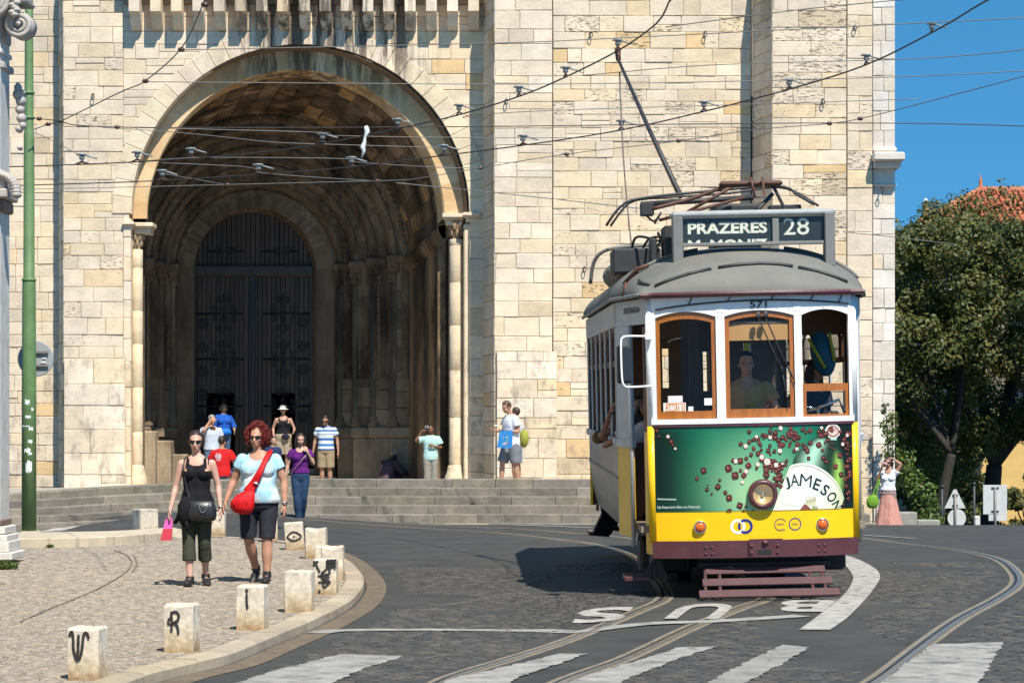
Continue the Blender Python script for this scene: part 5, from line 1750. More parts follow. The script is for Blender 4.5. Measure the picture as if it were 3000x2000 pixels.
# destination box
SGY = .66
sg = empty('destination_box', (0, 0, 0)); sg.parent = tram
def sx_(px): return (px - 1500) / F * (24.6 + SGY) - 2.337 + .02
x0, x1 = -.715, .90
zt_, zb_ = 3.925, 3.61
b = MB(); b.smooth = False
b.box(((x0 + x1) / 2, SGY + .09, zt_ - .005), (x1 - x0 + .03, .24, .075), .03); b.build('box_hood', m_alu, sg)
b = MB(); b.box(((x0 + x1) / 2, SGY + .16, (zt_ + zb_) / 2), (x1 - x0 - .02, .05, zt_ - zb_ - .02)); b.build('box_back', m_sheet, sg)
b = MB(); b.box((x0 + .055, SGY + .04, 3.635), (.10, .18, .53), .008); b.build('box_post', m_sheet, sg)
b = MB(); b.box((x1 - .05, SGY + .04, 3.65), (.10, .18, .53), .008); b.build('box_post', m_sheet, sg)
xm = .315
b = MB(); b.box((xm, SGY, (zt_ + zb_) / 2 - .05), (.065, .03, .30), .004); b.build('box_mullion', m_sheet, sg)
b = MB(); b.box(((x0 + x1) / 2, SGY + .005, zb_ + .012), (x1 - x0 - .2, .05, .035), .006); b.build('box_rail', m_sheet, sg)
m_roll = M('destination_roll', (.022, .028, .026), .35, .1, 5, coat=.2)
m_lett = M('cream_lettering', (.60, .60, .50), .5, .12, 12)
b = MB(); b.box(((x0 + xm) / 2 + .04, SGY + .03, (zt_ + zb_) / 2 - .015), (xm - x0 - .10, .012, .275)); b.build('destination_roll', m_roll, sg)
b = MB(); b.box(((x1 + xm) / 2 - .03, SGY + .03, (zt_ + zb_) / 2 - .015), (x1 - xm - .12, .012, .275)); b.build('number_roll', m_roll, sg)
flat = lambda x, z, o: Vector((x, SGY + .0238 - o, z))
put_text('PRAZERES', -.16, 3.785, .115, m_lett, sg, flat, 'destination_lettering', .036, .79, .0)
put_text('28', .525, 3.785, .165, m_lett, sg, flat, 'number_lettering', .006, .255, .0)
# next name on the roll, its tops just showing
v, f, asp = text_mesh('M. MONIZ', .03)
bm = bmesh.new(); 
vv = [bm.verts.new((q[0], 0, q[1])) for q in v]
for q in f:
    try: bm.faces.new([vv[i] for i in q])
    except ValueError: pass
bmesh.ops.bisect_plane(bm, geom=bm.verts[:] + bm.edges[:] + bm.faces[:], plane_co=(0, 0, .60), plane_no=(0, 0, 1), clear_inner=True)
for q in bm.verts: q.co = flat(-.16 + (q.co.x - .5) * .79, 3.625 + (q.co.z - .60) * .115, 0)
me = bpy.data.meshes.new('destination_lettering'); bm.to_mesh(me); bm.free(); link('destination_lettering', me, m_lett, sg)

# trolley base, folded gear, cables
gear = empty('trolley_gear', (0, 0, -.09)); gear.parent = tram
b = MB(); b.box((-.1, 2.6, 3.66), (.9, 1.6, .08), .01); b.box((-.72, 1.25, 3.72), (.09, .5, .42), .01); b.box((-.62, 1.15, 3.82), (.09, .4, .34), .01); b.box((-.86, 1.35, 3.66), (.06, .4, .3), .01)
b.box((-1.0, 2.0, 3.62), (.5, .55, .26), .02); b.build('roof_equipment', m_gear, gear)
def rod(pts, r_, mat, name='gear_rod'):
    b = MB(); b.smooth = True; b.tube(resample([Vector(p) for p in pts], .08) if len(pts) > 2 else pts, r_, 7); return b.build(name, mat, gear)
Y0 = 2.3
rod([(-1.28, Y0, 4.02), (-1.12, Y0, 4.22), (-.9, Y0, 4.30), (-.2, Y0, 4.36), (.55, Y0, 4.40), (.75, Y0, 4.30), (.92, Y0, 4.20)], .015, m_gear)
rod([(-1.23, Y0 + .1, 4.02), (-1.05, Y0 + .1, 4.24), (-.85, Y0 + .1, 4.30), (0, Y0 + .1, 4.34), (.6, Y0 + .1, 4.39), (.98, Y0 + .1, 4.19)], .013, m_gear)
rod([(-.9, Y0 + .2, 4.25), (.3, Y0 + .2, 4.30)], .03, m_gear)
rod([(-.82, 1.9, 4.16), (-.4, 1.9, 4.26), (.0, 1.9, 4.40)], .022, m_rust); rod([(-.75, 1.9, 4.04), (.15, 1.9, 4.26)], .018, m_rust)
rod([(-.5, 2.1, 4.1), (.1, 2.1, 4.42)], .018, m_rust); rod([(.42, 1.9, 4.42), (.55, 1.9, 4.15), (.62, 1.9, 3.95)], .018, m_gear); rod([(.15, 1.9, 4.0), (.45, 2.0, 4.3)], .022, m_gear)
b = MB(); b.box((.21, 1.9, 4.40), (.66, .14, .06), .025); b.build('contact_pan', m_rust, gear)
b = MB(); b.smooth = True; b.tube([(.20, 1.80, 4.46), (.24, 1.78, 4.25), (.34, 1.78, 4.25), (.32, 1.80, 4.46)], .014, 6); b.build('contact_bracket', m_rust, gear)
b = MB()
for k in range(7): b.box((rnd.uniform(-.5, .7), rnd.uniform(2.0, 2.9), rnd.uniform(3.98, 4.22)), (rnd.uniform(.15, .4), .2, rnd.uniform(.05, .12)), .01)
b.box((.1, 2.6, 3.95), (.5, .7, .55), .03); b.box((-.85, 2.25, 4.18), (.14, .2, .14), .01); build_islands(b, 'spring_base', m_gear, gear)
b = MB(); b.smooth = True
for k in range(3):
    b.tube(resample([Vector(p) for p in [(-1.05 + k * .1, 1.9 + .1 * k, 3.7), (-1.0 + k * .12, 1.7, 3.86 - k * .03), (-.8, 1.4, 3.80 + .04 * k)]], .05), .014, 6)
b.tube(resample([Vector(p) for p in [(-.86, 2.25, 4.12), (-.78, 2.2, 4.05), (-.7, 2.2, 4.15), (-.78, 2.2, 4.02)]], .04), .012, 6)
b.build('roof_cable', m_gear, gear)
b = MB(); b.smooth = True
b.tube(resample([Vector(p) for p in [(-1.42, 3.2, 3.45), (-1.36, 3.1, 3.72), (-1.15, 3.0, 3.82), (-.6, 2.9, 3.84)]], .06), .02, 6); b.build('roof_hoop', m_sheet, gear)
# pole: from its base on the roof up to the wheel on the wire
TI = TM.inverted()
UPG = Vector((0, 0, .09)); base = TI @ P(1993, 575, 29.2) + UPG; tip = TI @ P(1812, 176, 31.6) + UPG; whl = TI @ P(1809, 150, 31.7) + UPG
b = MB(); b.smooth = True; b.tube([base, base.lerp(tip, .5) + Vector((0, 0, -.02)), tip], [.032, .026, .018], 8); b.build('trolley_pole', m_gear, gear)
b = MB(); b.smooth = True; b.tube([tip, whl], [.03, .035], 8); b.lathe(whl, [(.05, -.03), (.03, -.01), (.03, .01), (.05, .03)], 14, Matrix.Rotation(R(80), 3, 'Y')); b.build('trolley_wheel', m_rust, gear)
b = MB(); b.smooth = True; e = TI @ P(1850, 722, 30.2) + UPG; s0 = TI @ P(1815, 212, 31.5) + UPG
b.tube([s0 + (e - s0) * (k / 14) + Vector((-.02 * math.sin(math.pi * k / 14), 0, -.05 * math.sin(math.pi * k / 14))) for k in range(15)], .009, 5); b.build('trolley_rope', m_rope, gear)

# mirror on its white tube
b = MB(); b.smooth = True
mp_ = [(xf(1908), .13, zf(967)), (xf(1850), .02, zf(966)), (xf(1832), .0, zf(970)), (xf(1826), -.01, zf(990)), (xf(1827), -.01, zf(1090)), (xf(1834), .0, zf(1114)), (xf(1850), .02, zf(1118)), (xf(1918), .14, zf(1116))]
b.tube(resample([Vector(p) for p in mp_], .03), .011, 7); mir = b.build('mirror_arm', m_wht, tram)
b = MB(); b.box((xf(1836), .05, zf(1050)), (.155, .04, .37), .03, Matrix.Rotation(R(18), 3, 'Z')); mh = b.build('mirror', m_rub, mir)
b = MB(); b.box((xf(1840), .026, zf(1050)), (.125, .006, .32), .002, Matrix.Rotation(R(18), 3, 'Z')); b.build('mirror_glass', m_chr if False else M('mirror_backing', (.022, .024, .027), .3, .1), mir)
b = MB(); b.box((xf(1911), .12, zf(968)), (.07, .06, .07), .01); b.build('mirror_clamp', m_wht, mir)

# ------------------------------------------------------------------ left corner: shop front pier, green pole, sign back
m_ornw = M('white_painted_stone', (.60, .58, .53), .6, .14, 4, .15, 30, dirt=.45, dirt_col=(.30, .27, .23), dscale=5)
m_ornd = M('weathered_grey_carving', (.40, .37, .34), .8, .3, 6, .4, 25, dirt=.6, dirt_col=(.13, .11, .10), dscale=6)
m_brown = M('brown_painted_moulding', (.16, .10, .075), .6, .2, 6, .2, 30)
DS = 33.3
shop = empty('shop_building', P(0, 1640, DS)); so = shop.location.copy()
tag(shop, 'edge of an ornate white painted shop front with scrolled capitals beside the green pole', 'building')
def S(px, py, d=DS): return P(px, py, d) - so
def spx(n): return n / F * DS
def sbox(name, px0, px1, py0, py1, dy, dep, mat, bev=.01, flank=None):
    a, c = S(px0, py1), S(px1, py0)
    b = MB(); b.box(((a.x + c.x) / 2, dy + dep / 2, (a.z + c.z) / 2), (c.x - a.x, dep, c.z - a.z), bev)
    return b.build(name, mat, shop)
sbox('pier', -40, 14, 100, 1560, -.30, .62, m_ornw)
sbox('glazing_bar', -20, 6, 640, 1540, -.36, .1, m_brown)
sbox('pier_panel', -60, -18, 700, 1500, -.34, .2, m_brown)
for k, (px, py0, py1) in enumerate([(28, 1506, 1520), (46, 1520, 1536), (58, 1538, 1560), (66, 1562, 1580), (72, 1580, 1612), (84, 1612, 1634)]):
    sbox('base_moulding', -60, px - 24, py0, py1, -.36 - .04 * k, .66 + .04 * k, m_ornw if k % 2 == 0 or k > 2 else m_brown, .012)
sbox('upper_cornice', -60, 26, 505, 530, -.40, .7, m_ornd, .02); sbox('upper_cornice', -60, 36, 530, 560, -.46, .76, m_ornd, .02); sbox('upper_cornice', -60, 42, 562, 590, -.52, .8, m_ornd, .02); sbox('upper_cornice', -60, 28, 590, 625, -.42, .7, m_brown, .02)
b = MB(); b.smooth = True
for q in range(10):
    a = q / 9 * math.pi / 2
    p = S(18 + 50 * math.sin(a), 560 - 58 * math.cos(a) + 20); b.ell(p + Vector((0, -.45, 0)), (.07, .10, .05), 8, 6)
b.build('cornice_curl', m_ornd, shop)
sbox('abacus', -60, 86, -30, 8, -.46, .7, m_ornd, .03); sbox('abacus', -60, 96, 8, 22, -.42, .6, m_ornd, .02)
sbox('capital_block', -60, 20, 22, 130, -.28, .6, m_ornd, .03); sbox('capital_neck', -60, 10, 138, 152, -.38, .7, m_ornw, .01); sbox('capital_neck', -60, 20, 152, 166, -.34, .7, m_ornw, .01); sbox('capital_neck', -60, 26, 190, 208, -.30, .65, m_ornd, .01)
m_pl = M('cream_bounce_render', (.62, .53, .40), .85, .08, 1.2, .1, 20)
b = MB(); b.box((-1.6, -15.2, 5.5), (1.0, 29.5, 14.0)); b.build('added_bounce_front', m_pl, shop)  # unseen front, added to throw warm light on the tram's shaded side
def volute(px, py, r_px, y, turns=2.6, hand=1, thick=.036):
    c = S(px, py); r_ = spx(r_px); b = MB(); b.smooth = True
    n = int(22 * turns); pts = []; rad = []
    for k in range(n + 1):
        f = k / n; a = math.pi / 2 - hand * f * turns * 2 * math.pi
        q = r_ * (1 - f * .88)
        pts.append(c + Vector((q * math.cos(a), y - .05 * f, q * math.sin(a)))); rad.append(thick * (1.2 - f * .75))
    b.tube(pts, rad, 8, True); b.ell(c + Vector((0, y - .07, 0)), r_ * .2, 8, 6)
    b.lathe(c + Vector((0, y + .02, 0)), [(r_ * .98, 0), (r_ * .98, .32)], 20, Matrix.Rotation(R(-90), 3, 'X'))
    return b.build('volute', m_ornd, shop)
volute(8, 28, 36, -.50); volute(72, 84, 38, -.34, hand=-1)
b = MB(); b.smooth = True
for q in range(7): b.ell(S(62 + 6 * math.sin(q * 2.1), 18 + q * 7) + Vector((0, -.45, 0)), (.06, .06, .04), 8, 6)
for px, py, r_ in ((48, 270, 18), (55, 290, 16), (52, 315, 14), (56, 340, 15), (60, 362, 12), (50, 372, 12), (46, 250, 12), (60, 265, 9), (52, 428, 8), (46, 240, 6)):
    b.ell(S(px - 4, py) + Vector((0, .25, 0)), (spx(r_), .09, spx(r_)), 9, 7)
build_islands(b, 'carved_bracket', m_ornd, shop)

# pole
m_green = M('green_pole_paint', (.115, .20, .075), .5, .18, 4, .06, 30, coords='Object', dirt=.5, dirt_col=(.15, .24, .09), dscale=1.2)
DP = 42.3
pole = empty('catenary_pole', P(85, 1561, 38.8)); po = pole.location.copy(); DP = po.y
tag(pole, 'thick green stepped steel pole at the kerb holding the overhead wires', 'pole')
def PL(px, py): return P(px, py, DP) - po
b = MB(); b.smooth = True
s_ = F / DP
prof = []
for py, w in ((1575, 43), (1100, 42), (830, 39), (815, 36), (812, 33), (400, 31), (388, 29), (384, 27), (120, 25), (-200, 22)):
    prof.append((w / 2 / s_, PL(85, py).z))
b.lathe((PL(85, 1500).x, 0, 0), prof, 24); b.build('shaft', m_green, pole)
for py in (272, 345, 820): 
    b = MB(); b.smooth = True; w = 15.5 if py < 400 else 20; z = PL(85, py).z
    b.lathe((0, 0, 0), [(w / s_, z - .02), ((w + 1.5) / s_, z - .012), ((w + 1.5) / s_, z + .012), (w / s_, z + .02)], 24); b.build('pole_band', m_green, pole)
b = MB(); a = PL(62, 1605); c = PL(115, 1558); b.box((.0 + (a.x + c.x) / 2, 0, (a.z + c.z) / 2 + .02), (c.x - a.x, .34, c.z - a.z), .03); b.build('pole_footing', m_kerb, pole)
m_stk = M('torn_stickers', (.62, .64, .62), .7, .3, 20)
for px, py, w, h in ((86, 1220, 16, 8), (94, 1255, 12, 10), (76, 1248, 30, 4), (92, 1292, 12, 10), (84, 1318, 18, 12), (92, 1328, 10, 8), (88, 1366, 18, 30), (84, 1178, 14, 14), (98, 1198, 6, 8)):
    c = PL(px, py); r_ = 21.3 / s_; n = 6; V = []
    for k in range(n + 1):
        x = c.x - w / 2 / s_ + w / s_ * k / n; x = max(-r_ * .98, min(r_ * .98, x)); y = -math.sqrt(r_ * r_ - x * x) - .003
        e0, e1 = rnd.uniform(-.25, .25) * h / s_, rnd.uniform(-.25, .25) * h / s_
        V += [(x, y, c.z - h / 2 / s_ + e0), (x, y, c.z + h / 2 / s_ + e1)]
    b = MB(); b.add(V, [(2 * k, 2 * k + 2, 2 * k + 3, 2 * k + 1) for k in range(n)]); b.build('torn_sticker', m_stk, pole)
# round sign seen from behind
m_signb = M('grey_sign_back', (.30, .315, .31), .5, .08, 3, .03, 20)
rs_ = tag(empty('round_road_sign', po + PL(96, 1050) + Vector((0, .22, 0))), 'grey back of a round road sign fixed behind the green pole', 'road sign')
b = MB(); b.lathe((0, 0, 0), [(.005, 0), (.262, 0), (.27, .01), (.27, .03), (.005, .03)], 32, Matrix.Rotation(R(-90), 3, 'X')); b.build('sign_plate', m_signb, rs_)
b = MB(); b.box((0, -.03, .10), (.4, .03, .03)); b.box((0, -.03, -.10), (.4, .03, .03)); b.build('sign_bracket', m_sheet, rs_)
b = MB(); b.box((.12, -.012, -.05), (.08, .004, .03)); b.box((.13, -.012, .01), (.06, .004, .02)); b.build('sign_sticker', m_stk, rs_)
# little weeds
def leaf_cloud(name, centers, size, n_per, mat, rad, seed, tint=lambda p, r: (1, 1, 1), flat=.0, parent=None, up=.35, aspect=.55):
    r = np.random.default_rng(seed)
    c = np.repeat(np.asarray(centers, float), n_per, axis=0); n = len(c)
    rad = np.repeat(np.asarray(rad, float), n_per) if not np.isscalar(rad) else np.full(n, rad)
    d = r.normal(size=(n, 3)); d /= np.linalg.norm(d, axis=1)[:, None]
    pos = c + d * (rad * r.uniform(.55, 1.08, n))[:, None] * np.array([1, 1, 1 - flat])
    nrm = d + r.normal(size=(n, 3)) * .55 + np.array([0, 0, up]); nrm /= np.linalg.norm(nrm, axis=1)[:, None]
    a = np.cross(nrm, r.normal(size=(n, 3))); a /= np.linalg.norm(a, axis=1)[:, None]
    b_ = np.cross(nrm, a)
    s = size * r.uniform(.6, 1.3, n)[:, None]
    V = np.stack([pos - a * s, pos - b_ * s * aspect, pos + a * s, pos + b_ * s * aspect], 1).reshape(-1, 3)
    Q = np.arange(4 * n).reshape(n, 4)
    T = np.ones((n, 4)); k = r.uniform(.7, 1.3, (n, 1)); T[:, :3] = k * np.array([tint(None, r) for _ in range(n)])
    return fast_mesh(name, V, Q, T, mat, parent)
def leaf_mat(name, col, trans=.25):
    m, t, b = nodes(name); N = t.nodes; L = t.links
    at = N.new('ShaderNodeAttribute'); at.attribute_name = 'tint'
    mul = N.new('ShaderNodeMix'); mul.data_type = 'RGBA'; mul.blend_type = 'MULTIPLY'; mul.inputs[0].default_value = 1; mul.inputs[6].default_value = (*col, 1)
    L.new(at.outputs['Color'], mul.inputs[7]); L.new(mul.outputs[2], b.inputs['Base Color'])
    b.inputs['Roughness'].default_value = .55; b.inputs['Specular IOR Level'].default_value = .35
    tr = N.new('ShaderNodeBsdfTranslucent'); L.new(mul.outputs[2], tr.inputs[0])
    mx = N.new('ShaderNodeMixShader'); mx.inputs[0].default_value = trans
    L.new(b.outputs[0], mx.inputs[1]); L.new(tr.outputs[0], mx.inputs[2]); L.new(mx.outputs[0], N['Material Output'].inputs[0])
    return m
m_weed = leaf_mat('weed_leaves', (.075, .12, .025))
def weed(px, py, r_, n, lab):
    c = G(px, py); o = leaf_cloud('weed', [(c.x + rnd.uniform(-r_, r_), c.y, r_ * .35) for _ in range(8)], .022, n, m_weed, r_ * .6, int(px), lambda p, r: (r.uniform(.8, 1.4), r.uniform(.8, 1.2), .8), .4)
    return tag(o, lab, 'weed')
weed(8, 1668, .16, 60, 'tuft of green weeds at the foot of the white shop pier')
weed(140, 1603, .07, 24, 'small weed growing at the foot of the far kerb near the pole')
weed(86, 1600, .07, 24, 'small weed growing right beside the pole footing')

# ------------------------------------------------------------------ overhead wires
m_wire = M('copper_trolley_wire', (.035, .030, .028), .5, .1, 30)
m_span = M('steel_span_wire', (.16, .16, .155), .5, .1, 30)
m_hang = M('galvanised_hanger', (.22, .24, .24), .5, .15, 30)
m_insul = M('brown_insulator', (.085, .045, .035), .35, .1, 30)
HW = 6.3
def wire(name, pts, r_, mat, lab, z=HW, hangers=(), knobs=(), arms=True):
    p3 = [PZ(a, b_, z) for a, b_ in pts]
    l = resample(p3, .5)
    t = empty(name, l[len(l) // 2]); o0 = t.location.copy()
    b = MB(); b.smooth = True; b.tube([p - o0 for p in l] if (l[-1] - p3[-1]).length < .01 else [p - o0 for p in l] + [p3[-1] - o0], r_, 5); b.build('strand', mat, t)
    tag(t, lab, 'wire', 'overhead wires above the street')
    for hx, hy in hangers:
        c = PZ(hx, hy, z); i = min(range(len(l)), key=lambda q: (l[q] - c).length)
        d = (l[min(i + 1, len(l) - 1)] - l[max(i - 1, 0)]); d.z = 0; d.normalize()
        k = c.y / 30.0 * .52
        b = MB(); c = c - o0
        b.tube([c - d * .16 * k + Vector((0, 0, .005)), c + Vector((0, 0, .04)), c + d * .16 * k + Vector((0, 0, .005))], [.012 * k, .028 * k, .012 * k], 6)
        b.tube([c + Vector((0, 0, .03 * k)), c + Vector((0, 0, .10 * k))], .02 * k, 6)
        o = b.build('wire_clamp', m_insul, t)
        b = MB(); b.smooth = True
        b.lathe(c, [(.055 * k, .10 * k), (.06 * k, .13 * k), (.06 * k, .19 * k), (.085 * k, .20 * k), (.085 * k, .235 * k)], 10)
        b.tube([c + Vector((.06 * k, 0, .20 * k)), c + Vector((.34 * k, 0, .12 * k))], .018 * k, 6)
        b.tube([c + Vector((-.12 * k, 0, .21 * k)), c + Vector((.1 * k, 0, .22 * k))], .022 * k, 6)
        b.build('hanger', m_hang, t)
    for hx, hy in knobs:
        c = PZ(hx, hy, z) - o0; b = MB(); b.smooth = True; b.ell(c, (.045, .032, .032), 8, 6); b.build('insulator', m_insul, t)
    return t
wire('trolley_wire', [(2010, -40), (1964, 0), (1943, 45), (1907, 83), (1812, 148), (1657, 226), (1520, 283), (1336, 339), (1161, 378), (943, 421), (760, 447), (415, 474), (0, 490), (-60, 491)], .011, m_wire,
     'dark trolley wire touched by the pole of the tram, curving up out of the picture', hangers=[(1810, 146), (1657, 226), (1520, 283), (1345, 336), (1165, 378), (945, 420), (240, 481), (402, 474), (560, 464)])
wire('trolley_wire', [(2980, -40), (2876, 10), (2750, 85), (2538, 190), (2312, 262), (2062, 327), (1806, 384), (1532, 426), (1290, 457), (1012, 491), (759, 511), (472, 529), (300, 536), (-60, 547)], .011, m_wire,
     'dark trolley wire passing lower and farther right than the one the pole touches', hangers=[(2730, 98), (2538, 190), (2312, 262), (2062, 327), (1820, 382), (1532, 426), (1300, 455), (1030, 490), (757, 511), (475, 528)])
wire('span_wire', [(529, 147), (1449, 127), (1794, 113), (2700, 68), (3060, 50)], .006, m_span, 'thin span wire crossing highest in the picture over the corbels')
wire('span_wire', [(420, 240), (1500, 247), (2181, 238), (2700, 223), (3060, 205)], .006, m_span, 'thin span wire crossing over the head of the great arch')
wire('contact_cable', [(96, 346), (178, 355), (339, 373), (1300, 372), (2200, 362), (2700, 362), (3060, 372)], .008, m_wire, 'dark straight cable running level from the green pole past the tower', knobs=[(115, 348), (178, 355), (343, 373)])
wire('guy_wire', [(89, 384), (141, 364), (178, 355), (353, 270), (420, 241), (529, 145), (594, 16), (615, -40)], .008, m_wire, 'dark guy wire climbing steeply from the green pole over the arch', knobs=[(141, 364), (426, 238), (531, 146), (600, 14)])
wire('span_wire', [(89, 384), (155, 412), (241, 460)], .006, m_span, 'short span wire from the green pole to the nearest hanger')
wire('span_wire', [(300, 372), (937, 388), (989, 398), (1500, 404), (2100, 400)], .006, m_span, 'thin span wire sagging just under the level dark cable')
wire('span_wire', [(300, 374), (518, 388), (760, 413), (805, 418), (1293, 433)], .006, m_span, 'thin span wire running from the left to the hanger at the right arch ring')
wire('span_wire', [(402, 474), (587, 462), (1012, 465), (1052, 476), (1333, 493), (1408, 491)], .006, m_span, 'thin span wire linking hangers across the middle of the archway')
wire('span_wire', [(-40, 556), (300, 550), (667, 541), (1104, 530), (1195, 527), (1408, 492), (1657, 452), (1984, 414), (2205, 381), (2425, 363), (2520, 348), (2700, 303), (3060, 208)], .007, m_span, 'long knotted span wire rising from the archway to the blue sky', knobs=[(667, 541), (1104, 530), (1408, 492), (1660, 452), (1988, 413), (2520, 348), (2430, 362)])
wire('span_wire', [(475, 508), (667, 542)], .006, m_span, 'short span wire slanting between two hangers inside the arch')
wire('span_wire', [(472, 477), (736, 490), (776, 508), (1104, 531)], .006, m_span, 'thin span wire drooping across the lower archway')
wire('span_wire', [(1161, 536), (1500, 570), (1895, 613)], .007, m_span, 'thin wire sloping down from the arch toward the roof of the tram', z=5.2)
wire('span_wire', [(1949, 80), (2352, 28), (2700, -5)], .006, m_span, 'thin span wire leading right from the top hanger by the buttress')
wire('span_wire', [(1705, 222), (2100, 190), (2700, 172), (3060, 140)], .006, m_span, 'thin span wire leading right from the hanger below the trolley wheel')
wire('span_wire', [(1365, 339), (1615, 324), (2200, 306), (2700, 290)], .006, m_span, 'thin span wire leading right from the hanger beside the tower edge')
wire('span_wire', [(2469, 679), (2623, 695), (2800, 716)], .006, m_span, 'short thin wire leaving the right end of the destination box', z=4.6)
# torn white strip hanging off the wires
b = MB(); o0 = PZ(1072, 372, HW); b.smooth = True
b.tube([PZ(x, y, HW - .0) * 0 + P(x, y, o0.y) - o0 for x, y in ((1072, 370), (1076, 385), (1070, 400), (1068, 418), (1062, 430), (1066, 442), (1060, 462))], [.03, .045, .02, .03, .045, .03, .012], 6)
rg_o = b.build('torn_streamer', m_stk); rg_o.location = o0; tag(rg_o, 'torn white streamer dangling from the wires in front of the arch', 'streamer')

# ------------------------------------------------------------------ right background: trees, house, signs
m_leafd = leaf_mat('dark_oak_leaves', (.088, .102, .034), .2)
m_leafb = leaf_mat('shrub_leaves', (.085, .135, .03), .25)
m_bark = M('bark', (.032, .025, .018), .9, .3, 5, .6, 20)
TT = lambda p, r: [(1, 1, 1), (1.25, 1.05, .7), (.8, .95, .9), (1.45, 1.2, .7)][r.integers(0, 4)]
def tree(base, crown_c, crown_r, seed, lab, npuff, leaf, per, trunk_r, lean=(0, 0), cat='tree', hole=None):
    t = empty('tree', base); o0 = Vector(base)
    r = random.Random(seed)
    cc = Vector(crown_c) - o0
    limbs = MB(); limbs.smooth = True
    top = cc + Vector((0, 0, -crown_r[2] * .1))
    fork = Vector((lean[0], lean[1], top.z * .45))
    limbs.tube(resample([Vector((0, 0, -.5)), Vector((lean[0] * .3, lean[1] * .3, top.z * .2)), fork], .3), [trunk_r * (1 - .25 * k / 12) for k in range(len(resample([Vector((0, 0, -.5)), Vector((lean[0] * .3, lean[1] * .3, top.z * .2)), fork], .3)))], 10)
    for k in range(8):
        a = r.uniform(0, 6.28); e = cc + Vector((math.cos(a) * crown_r[0] * .6, math.sin(a) * crown_r[1] * .6, r.uniform(-.4, .5) * crown_r[2]))
        m_ = fork.lerp(e, .5) + Vector((r.uniform(-.3, .3), r.uniform(-.3, .3), r.uniform(0, .4)))
        l = resample([fork, m_, e], .4); limbs.tube(l, [trunk_r * .55 * (1 - .8 * q / max(1, len(l) - 1)) for q in range(len(l))], 7)
    limbs.build('trunk', m_bark, t)
    cs, rs = [], []
    tries = 0
    while len(cs) < npuff and tries < npuff * 20:
        tries += 1
        d = Vector((r.gauss(0, 1), r.gauss(0, 1), r.gauss(0, 1))).normalized()
        q = r.uniform(.62, 1.0) if r.random() < .85 else r.uniform(.2, .6)
        nn = 1 + .16 * noise.noise(d * 2.2 + Vector((seed, 0, 0)))
        p = Vector((d.x * crown_r[0], d.y * crown_r[1], d.z * crown_r[2])) * q * nn + cc
        if hole and hole(p + o0): continue
        cs.append(tuple(p)); rs.append(r.uniform(.42, .85) * min(1.1, crown_r[0] / 3))
    o = leaf_cloud('crown', cs, leaf, per, m_leafd, rs, seed, TT, .25, t)
    return tag(t, lab, cat, 'trees beside the cathedral')
def at(px, py, d): return tuple(P(px, py, d))
def gz(d): return road_z(20, d)
def gap_hole(p):
    px = CX + p.x / p.y * F; py = HY - (p.z - CH) / p.y * F
    return 2885 < px < 3010 and 1270 < py < 1440
tree((P(2895, 1500, 84).x, 84, gz(84)), at(2850, 985, 84), (4.4, 3.6, 4.6), 3, 'tall dark evergreen oak filling the space right of the cathedral', 190, .075, 330, .34, (.2, 0), hole=gap_hole)
tree((P(2740, 1500, 80).x, 80, gz(80)), at(2690, 930, 80), (2.6, 2.4, 3.6), 4, 'dark evergreen tree with a slanting trunk close to the cathedral corner', 95, .075, 320, .2, (.5, 0))
tree((P(3060, 1500, 82).x, 82, gz(82)), at(3080, 900, 80), (2.6, 2.4, 3.2), 5, 'evergreen tree cut off by the right edge of the picture', 80, .075, 320, .2, (0, 0), hole=gap_hole)
tree((P(2700, 1500, 92).x, 92, gz(92)), at(2740, 1330, 92), (2.6, 2.0, 2.9), 6, 'low shaded tree standing behind the slanting trunk', 90, .085, 220, .15, (0, 0), hole=gap_hole)
tree((P(2830, 1500, 96).x, 96, gz(96)), at(2830, 1400, 96), (1.6, 1.6, 2.6), 8, 'low shaded bushy tree behind the triangular sign', 60, .085, 220, .12, (0, 0), hole=gap_hole)
tree((P(3030, 1500, 98).x, 98, gz(98)), at(3040, 1500, 98), (1.4, 1.4, 1.6), 9, 'low bushy tree beside the rectangular sign at the picture edge', 40, .08, 200, .1, (0, 0), hole=gap_hole)
def shrub(name, cs, rs, leaf, per, seed, lab, base):
    t = empty(name, base); o0 = Vector(base)
    st = MB(); st.smooth = True
    for c in cs[::2]: st.tube([(0, 0, 0), tuple((Vector(c) - o0) * .6 + Vector((.02, 0, .05))), tuple(Vector(c) - o0)], [.02, .013, .006], 5)
    st.build('stems', m_bark, t)
    leaf_cloud('foliage', [tuple(Vector(c) - o0) for c in cs], leaf, per, m_leafb, rs, seed, lambda p, r: [(1, 1, 1), (1.3, 1.1, .7), (.75, .9, .8), (1.5, .8, .6)][r.choice(4, p=[.45, .3, .2, .05])], .1, t)
    return tag(t, lab, 'shrub')
cs = [at(2648 + rnd.uniform(-15, 40) + k * 3.4, 1375 + k * 7 + rnd.uniform(-22, 30), 60.5 + rnd.uniform(-.4, .6)) for k in range(22)]
cs += [at(2652, 1340, 60), at(2648, 1355, 60), at(2668, 1400, 60)]
shrub('shrub', cs, [rnd.uniform(.16, .34) for _ in cs], .055, 60, 21, 'bright green leafy shrub behind the woman in the pink skirt', (P(2680, 1520, 61).x, 60.8, gz(61)))
cs = [at(x + rnd.uniform(-4, 4), y, 53.9) for x, y in ((2592, 1190), (2590, 1205), (2596, 1225), (2592, 1245), (2604, 1255), (2612, 1235), (2618, 1215), (2610, 1275), (2600, 1290), (2618, 1262), (2598, 1310), (2606, 1330), (2614, 1290), (2592, 1330), (2625, 1325), (2596, 1268))]
